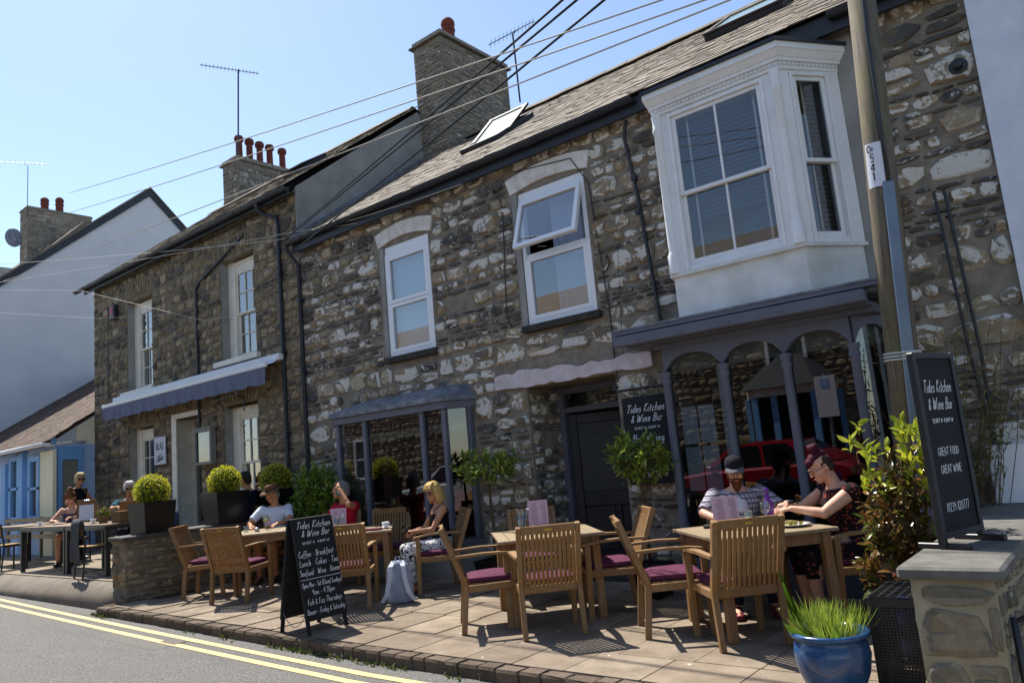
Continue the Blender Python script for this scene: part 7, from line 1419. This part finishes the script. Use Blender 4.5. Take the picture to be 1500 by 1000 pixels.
def hairdo(t, h, E, fr, mat, kind, seed=1):
    m = MB(); r = random.Random(seed); L_ = lambda pts, r0, r1: m.tube([h(*p) for p in pts], [r0]+[(r0+r1)/2]*(len(pts)-2)+[r1], 8)
    if kind in ('bob', 'bobgrey', 'short', 'updo'):
        E(m, (0,-.026,.04), (.083,.096,.088)); E(m, (0,.03,.085), (.062,.055,.032)); E(m, (0,-.06,-.01), (.074,.06,.085))
    if kind == 'bob':
        for k in range(26):
            a = -2.35+4.7*k/25; x, y = math.sin(a)*.084, -math.cos(a)*.088-.02; ln = r.uniform(.15,.19)
            if y < .045: L_([(x*.7,y*.7,.08),(x*1.05,y*1.02,.02),(x*1.12,y*1.05-.005,-.06),(x*1.12,y*1.0-.012,-ln+.02)], .02, .012)
        for k in range(7): x = -.05+.1*k/6; L_([(x*.6,.0,.118),(x,.06,.1),(x*1.25,.088,.06),(x*1.35,.09,.035)], .016, .008)
    if kind in ('short','bobgrey'):
        for k in range(22):
            a = -2.5+5*k/21; x, y = math.sin(a)*.082, -math.cos(a)*.09-.02; L_([(x*.6,y*.6,.1),(x*1.03,y*1.03,.04),(x*1.05,y*1.03,-.03 if kind == 'short' else -.08)], .018, .010)
        for k in range(6): x = -.05+.1*k/5; L_([(x*.6,.0,.12),(x,.055,.105),(x*1.1,.085,.07)], .016, .009)
    if kind == 'updo':
        E(m, (0,-.03,.14), (.05,.055,.05)); E(m, (0,-.045,.17), (.04,.042,.032))
        for k in range(9): x = -.055+.11*k/8; L_([(x*.5,.02,.12),(x,.07,.09),(x*1.15,.092,.045),(x*1.2,.092,.02)], .014, .008)
        for s in (-1,1): L_([(s*.07,.05,.06),(s*.08,.045,0),(s*.078,.04,-.06)], .009, .004)
    if kind == 'bun':
        E(m, (0,-.01,.08), (.055,.09,.055)); E(m, (0,.06,.075), (.045,.04,.036)); E(m, (0,-.055,.045), (.05,.05,.06)); E(m, (0,-.03,.155), (.042,.045,.042)); E(m, (.012,-.015,.175), (.028,.028,.024)); E(m, (-.015,-.045,.17), (.026,.026,.024))
        o = remesh(m, 'hair', mat, t, .006, 1); m = MB(); E(m, (0,-.026,.025), (.0765,.088,.075)); E(m, (0,-.05,-.02), (.066,.055,.06)); m.build('shaved_hair', hairm('shaved','3a2a26','4d3a33'), t, True, True); return o
    if kind == 'fringe':
        E(m, (0,-.03,.02), (.08,.088,.07)); E(m, (0,-.06,-.03), (.068,.05,.06))
    return remesh(m, 'hair', mat, t, .006, 1)
HB = hairm('hair_blonde','d9b878','b08a4a'); HG = hairm('hair_grey','8d8984','5f5a55'); HBR = hairm('hair_brown','5a3a26','7d5434'); HW = hairm('hair_white','d9d7d2','b0aca6'); HR = hairm('hair_wine','34101c','561e30'); HD = hairm('hair_dark','2c221c','40332a')
# the blonde woman with her phone
t, h, E, fr = person('blonde woman in black camisole and sunglasses looking at the phone in her hands', (-6.70,6.50,gz(-6.7)+.0), (-.50,-.87), R_(3), R_(14), R_(28), [(-.045,.26,.735),(.05,.25,.735)], [(-1,-.4,-.8),(1,-.4,-.8)], fabric('black_cotton','121214','1a1a1d'), blotch('dot_print','d5d6da','17171d','24242c',55,.42), None, SK2, strap=True, hem=1.92, voxel=.007, hands=(.9,.9), fing=((.55,.7,.1),(-.55,.7,.1)), size=.95)
hairdo(t, h, E, fr, HB, 'bob'); glasses(t, h, fr); MB().lathe([(.029,-.012),(.031,0),(.029,.012)], 16, fr['arms'][1][2]+Vector((0,-.02,0))).build('wristwatch', M['china'], t, True, True)
for s in (-1,1): m = MB(); m.cbox((s*.115,.40,.018),(.045,0,0),(0,.12,0),(0,0,.014),.01); m.build('sandal', M['black_plastic'], t, local=True)
phn = MB(); pc_ = W(t) @ Vector((0,.36,.775)); f_ = Vector((-.50,-.87,0)).normalized(); u_ = Vector((-f_.y,f_.x,0)); phn.cbox(pc_, u_*.036, (f_*.5+Vector((0,0,.86)))*.075, (f_*.86-Vector((0,0,.5)))*.004, .004); tag(phn.build('phone', M['black_plastic']), 'black phone held by the blonde woman', 'phone')
# the woman in red shading her eyes
t, h, E, fr = person('grey-haired woman in a red top with a hand raised to her forehead', (-8.40,6.44,gz(-8.4)), (.05,-1.), R_(2), R_(-4), R_(-42), [(-.17,.13,1.22),(.16,.28,.74)], [(-1,.4,-.9),(1,-.4,-.8)], fabric('red_cotton','b81f3a','a11a33'), fabric('dark_trousers','2a2d38','22242d'), M['black_plastic'], SK2, .45, voxel=.009, hem=1.95, hands=(.4,.5), build=1.08, fing=((.75,-.1,.6),(-.3,.9,0)))
hairdo(t, h, E, fr, HG, 'bobgrey'); MB().lathe([(.029,-.012),(.031,0),(.029,.012)], 16, fr['arms'][0][2]-Vector((0,0,.03))).build('wristwatch', M['stainless'], t, True, True)
# the man in the hat
t, h, E, fr = person('man in a white shirt and wide-brimmed brown hat beside a glass of wine', (-9.94,6.42,gz(-9.9)), (.62,-.78), R_(4), R_(16), R_(-40), [(-.17,.36,.79),(.22,.32,.79)], None, fabric('white_shirt','dfe2ec','cdd2e0'), fabric('khaki','8a7d66','7a6e58'), M['bark'], SK2, .75, voxel=.009, hem=.98, hands=(.5,.5), build=1.1)
hairdo(t, h, E, fr, HG, 'fringe'); hm = fabric('hat_brown','6b5138','5c4530',20); m = MB(); n = 36
def hat_ring(r_, z, fl=0.): return [h(math.cos(a)*r_*1.0, math.sin(a)*r_*1.12-.015, z+fl*math.cos(2*a)) for a in (2*math.pi*k/n for k in range(n))]
m.loft([hat_ring(.165,.045,.018),hat_ring(.168,.05,.018),hat_ring(.12,.062,.008),hat_ring(.092,.066),hat_ring(.088,.10),hat_ring(.08,.135),hat_ring(.055,.148),hat_ring(.02,.145),hat_ring(.02,.138),hat_ring(.07,.12),hat_ring(.083,.06),hat_ring(.12,.054,.008)], True); m.build('hat', hm, t, True, True); m = MB(); m.loft([hat_ring(.0935,.064),hat_ring(.0915,.085),hat_ring(.089,.085),hat_ring(.089,.064)], False); m.build('hat_band', HD, t, True, True)
# the bearded man
t, h, E, fr = person('bearded man in a black cap and plaid shirt looking down at the table', (-2.88,6.60,0), (.50,-.87), R_(12), R_(11), R_(-4), [(-.23,.42,.80),(.22,.42,.80)], [(-1,-.3,-.3),(1,-.3,-.3)], plaid('plaid_shirt'), fabric('dark_jeans','262a36','1f222c'), fabric('red_canvas','7a2f38','5f2430'), SK, .92, voxel=.007, hem=1.96, hands=(.5,.5), build=1.15, fing=((.75,.65,0),(-.75,.65,0)), feet=((-.15,.42,.085),(.17,.40,.085)))
m = MB(); T = fr['T']; m.loft([oval(T(0,.10*1.15+.024,.20), Vector((.055,0,0)), (T(0,0,1)-T(0,0,0))*.02), oval(T(0,.115*1.15+.022,.33), Vector((.075,0,0)), (T(0,0,1)-T(0,0,0))*.10), oval(T(0,.10*1.15+.026,.36), Vector((.05,0,0)), (T(0,0,1)-T(0,0,0))*.06)]); m.build('t_shirt', fabric('white_tee','dcdde2','cfd0d6'), t, True, True)
bm_ = hairm('beard','42260f','66402a'); m = MB(); E(m, (0,.05,-.078), (.058,.05,.042)); E(m, (0,.068,-.115), (.042,.035,.045)); E(m, (0,.06,-.15), (.026,.024,.03)); E(m, (-.055,.02,-.05), (.016,.03,.045)); E(m, (.055,.02,-.05), (.016,.03,.045)); E(m, (0,.096,-.045), (.03,.012,.009)); remesh(m, 'beard', bm_, t, .006, 1)
hairdo(t, h, E, fr, hairm('hair_ginger','5a3a22','7a5030'), 'fringe'); glasses(t, h, fr, False)
def cap(t, h, c1, c2):
    m = MB(); n = 30
    def rg(r_, z, oy=0.): return [h(math.cos(a)*r_*.93, math.sin(a)*r_*1.1-.012+oy, z) for a in (2*math.pi*k/n for k in range(n))]
    m.loft([rg(.088,.035),rg(.091,.045),rg(.088,.08),rg(.073,.112),rg(.045,.13),rg(.012,.136)]); m.build('cap', c1, t, True, True)
    m = MB(); vs = []
    for i in range(13):
        a = -1.25+2.5*i/12; x0_, y0_ = math.sin(a)*.082, math.cos(a)*.095-.012; x1_, y1_ = math.sin(a)*.085, math.cos(a)*.165-.005; dz = -.02*abs(math.sin(a)); vs += [h(x0_,y0_,.044), h(x1_,max(y0_+.004,y1_),.034+dz), h(x1_,max(y0_+.004,y1_),.030+dz), h(x0_,y0_,.039)]
    m.add(vs, [q for i in range(12) for q in ((4*i,4*i+1,4*i+5,4*i+4),(4*i+1,4*i+2,4*i+6,4*i+5),(4*i+2,4*i+3,4*i+7,4*i+6))]); m.build('cap_peak', c2, t, True, True)
cap(t, h, fabric('cap_black','1b1b1f','232328',30,.2), fabric('cap_grey','6d6c70','5c5b60',30,.2))
# the woman with the bun
dp = blotch('paisley','1c1519','8f4030','2a1d22',34,.36)
t, h, E, fr = person('woman with a wine-red hair bun and glasses eating with a fork', (-1.98,6.52,0), (-.74,-.67), R_(15), R_(20), 0, [(-.06,.43,.87),(.10,.40,.90)], [(-1,-.3,-.7),(1,-.3,-.75)], dp, blotch('skirt_print','1a161c','7d3f33','33262b',20,.34), M['black_plastic'], SK, .06, voxel=.007, hem=1.45, hands=(.85,.85), build=1.24, fing=((.4,.8,-.1),(-.45,.8,-.1)))
hairdo(t, h, E, fr, HR, 'bun'); glasses(t, h, fr, False); MB().lathe([(.032,-.012),(.034,0),(.032,.012)], 16, fr['arms'][1][2]+Vector((0,-.03,.01))).build('wristband', M['black_plastic'], t, True, True)
fk = MB(); a_ = W(t) @ Vector((-.01,.50,.88)); b_ = a_+(Vector((-.74,-.67,0))*.13-Vector((0,0,.05))); fk.tube([a_-(b_-a_)*.3, b_], .0035, 5); fk.cbox(b_+(b_-a_).normalized()*.02, Vector((.009,-.009,0)), (b_-a_).normalized()*.022, Vector((0,0,.0015)), .001); tag(fk.build('fork', M['stainless']), 'steel fork in the bun-haired woman\'s hand', 'fork')
# on the terrace
t, h, E, fr = person('young woman with brown hair piled up, in a strappy floral dress, eating', (-15.48,5.75,TZ), (.80,-.60), R_(8), R_(22), R_(-8), [(-.12,.36,.84),(.16,.34,.80)], None, blotch('floral_navy','2f3a5f','b5893a','5a4a6a',40,.34), blotch('floral_navy2','34426b','8d99b5','5a4a6a',40,.34), M['black_plastic'], SK, strap=True, voxel=.011, hem=.6, hands=(.7,.6), build=.97, group='people on the terrace'); hairdo(t, h, E, fr, HBR, 'updo')
t, h, E, fr = person('waitress with fair hair and sunglasses in a black sleeveless top, standing', (-16.25,6.15,TZ), (.80,.45), R_(2), R_(10), R_(-35), [(-.2,.25,1.02),(.2,.25,1.02)], None, fabric('black_vest','141416','1d1c1f'), fabric('black_trousers','17171a','1e1e22'), M['black_plastic'], SK2, .02, legs='stand', voxel=.011, hem=1.98, hands=(.5,.5), group='people on the terrace'); hairdo(t, h, E, fr, hairm('hair_fair','c9b58d','a08a62'), 'bobgrey'); glasses(t, h, fr)
t, h, E, fr = person('white-haired man in a teal top and sunglasses reading a clipboard menu', (-13.92,6.12,TZ), (.92,-.40), R_(3), R_(6), R_(0), [(-.18,.36,.86),(.18,.40,.92)], None, fabric('teal','1f5560','184650'), fabric('dark_trousers2','2a2d38','22242d'), M['black_plastic'], SK2, .8, voxel=.011, hem=1.98, hands=(.7,.7), size=1.05, group='people on the terrace'); hairdo(t, h, E, fr, HW, 'short'); glasses(t, h, fr)
t, h, E, fr = person('person in a dark cap and navy t-shirt seated behind the black planter', (-11.06,6.64,TZ+.02), (-.85,-.52), R_(4), R_(6), R_(-12), [(-.2,.3,.75),(.2,.3,.75)], None, fabric('navy','1c2233','161b29'), fabric('dark_trousers3','2a2d38','22242d'), M['black_plastic'], SK2, .5, voxel=.011, hem=1.98, hands=(.5,.5), group='people on the terrace'); hairdo(t, h, E, fr, HD, 'fringe'); cap(t, h, fabric('cap_dark','2b2d2f','333537',30,.2), fabric('cap_dark2','2b2d2f','333537',30,.2))
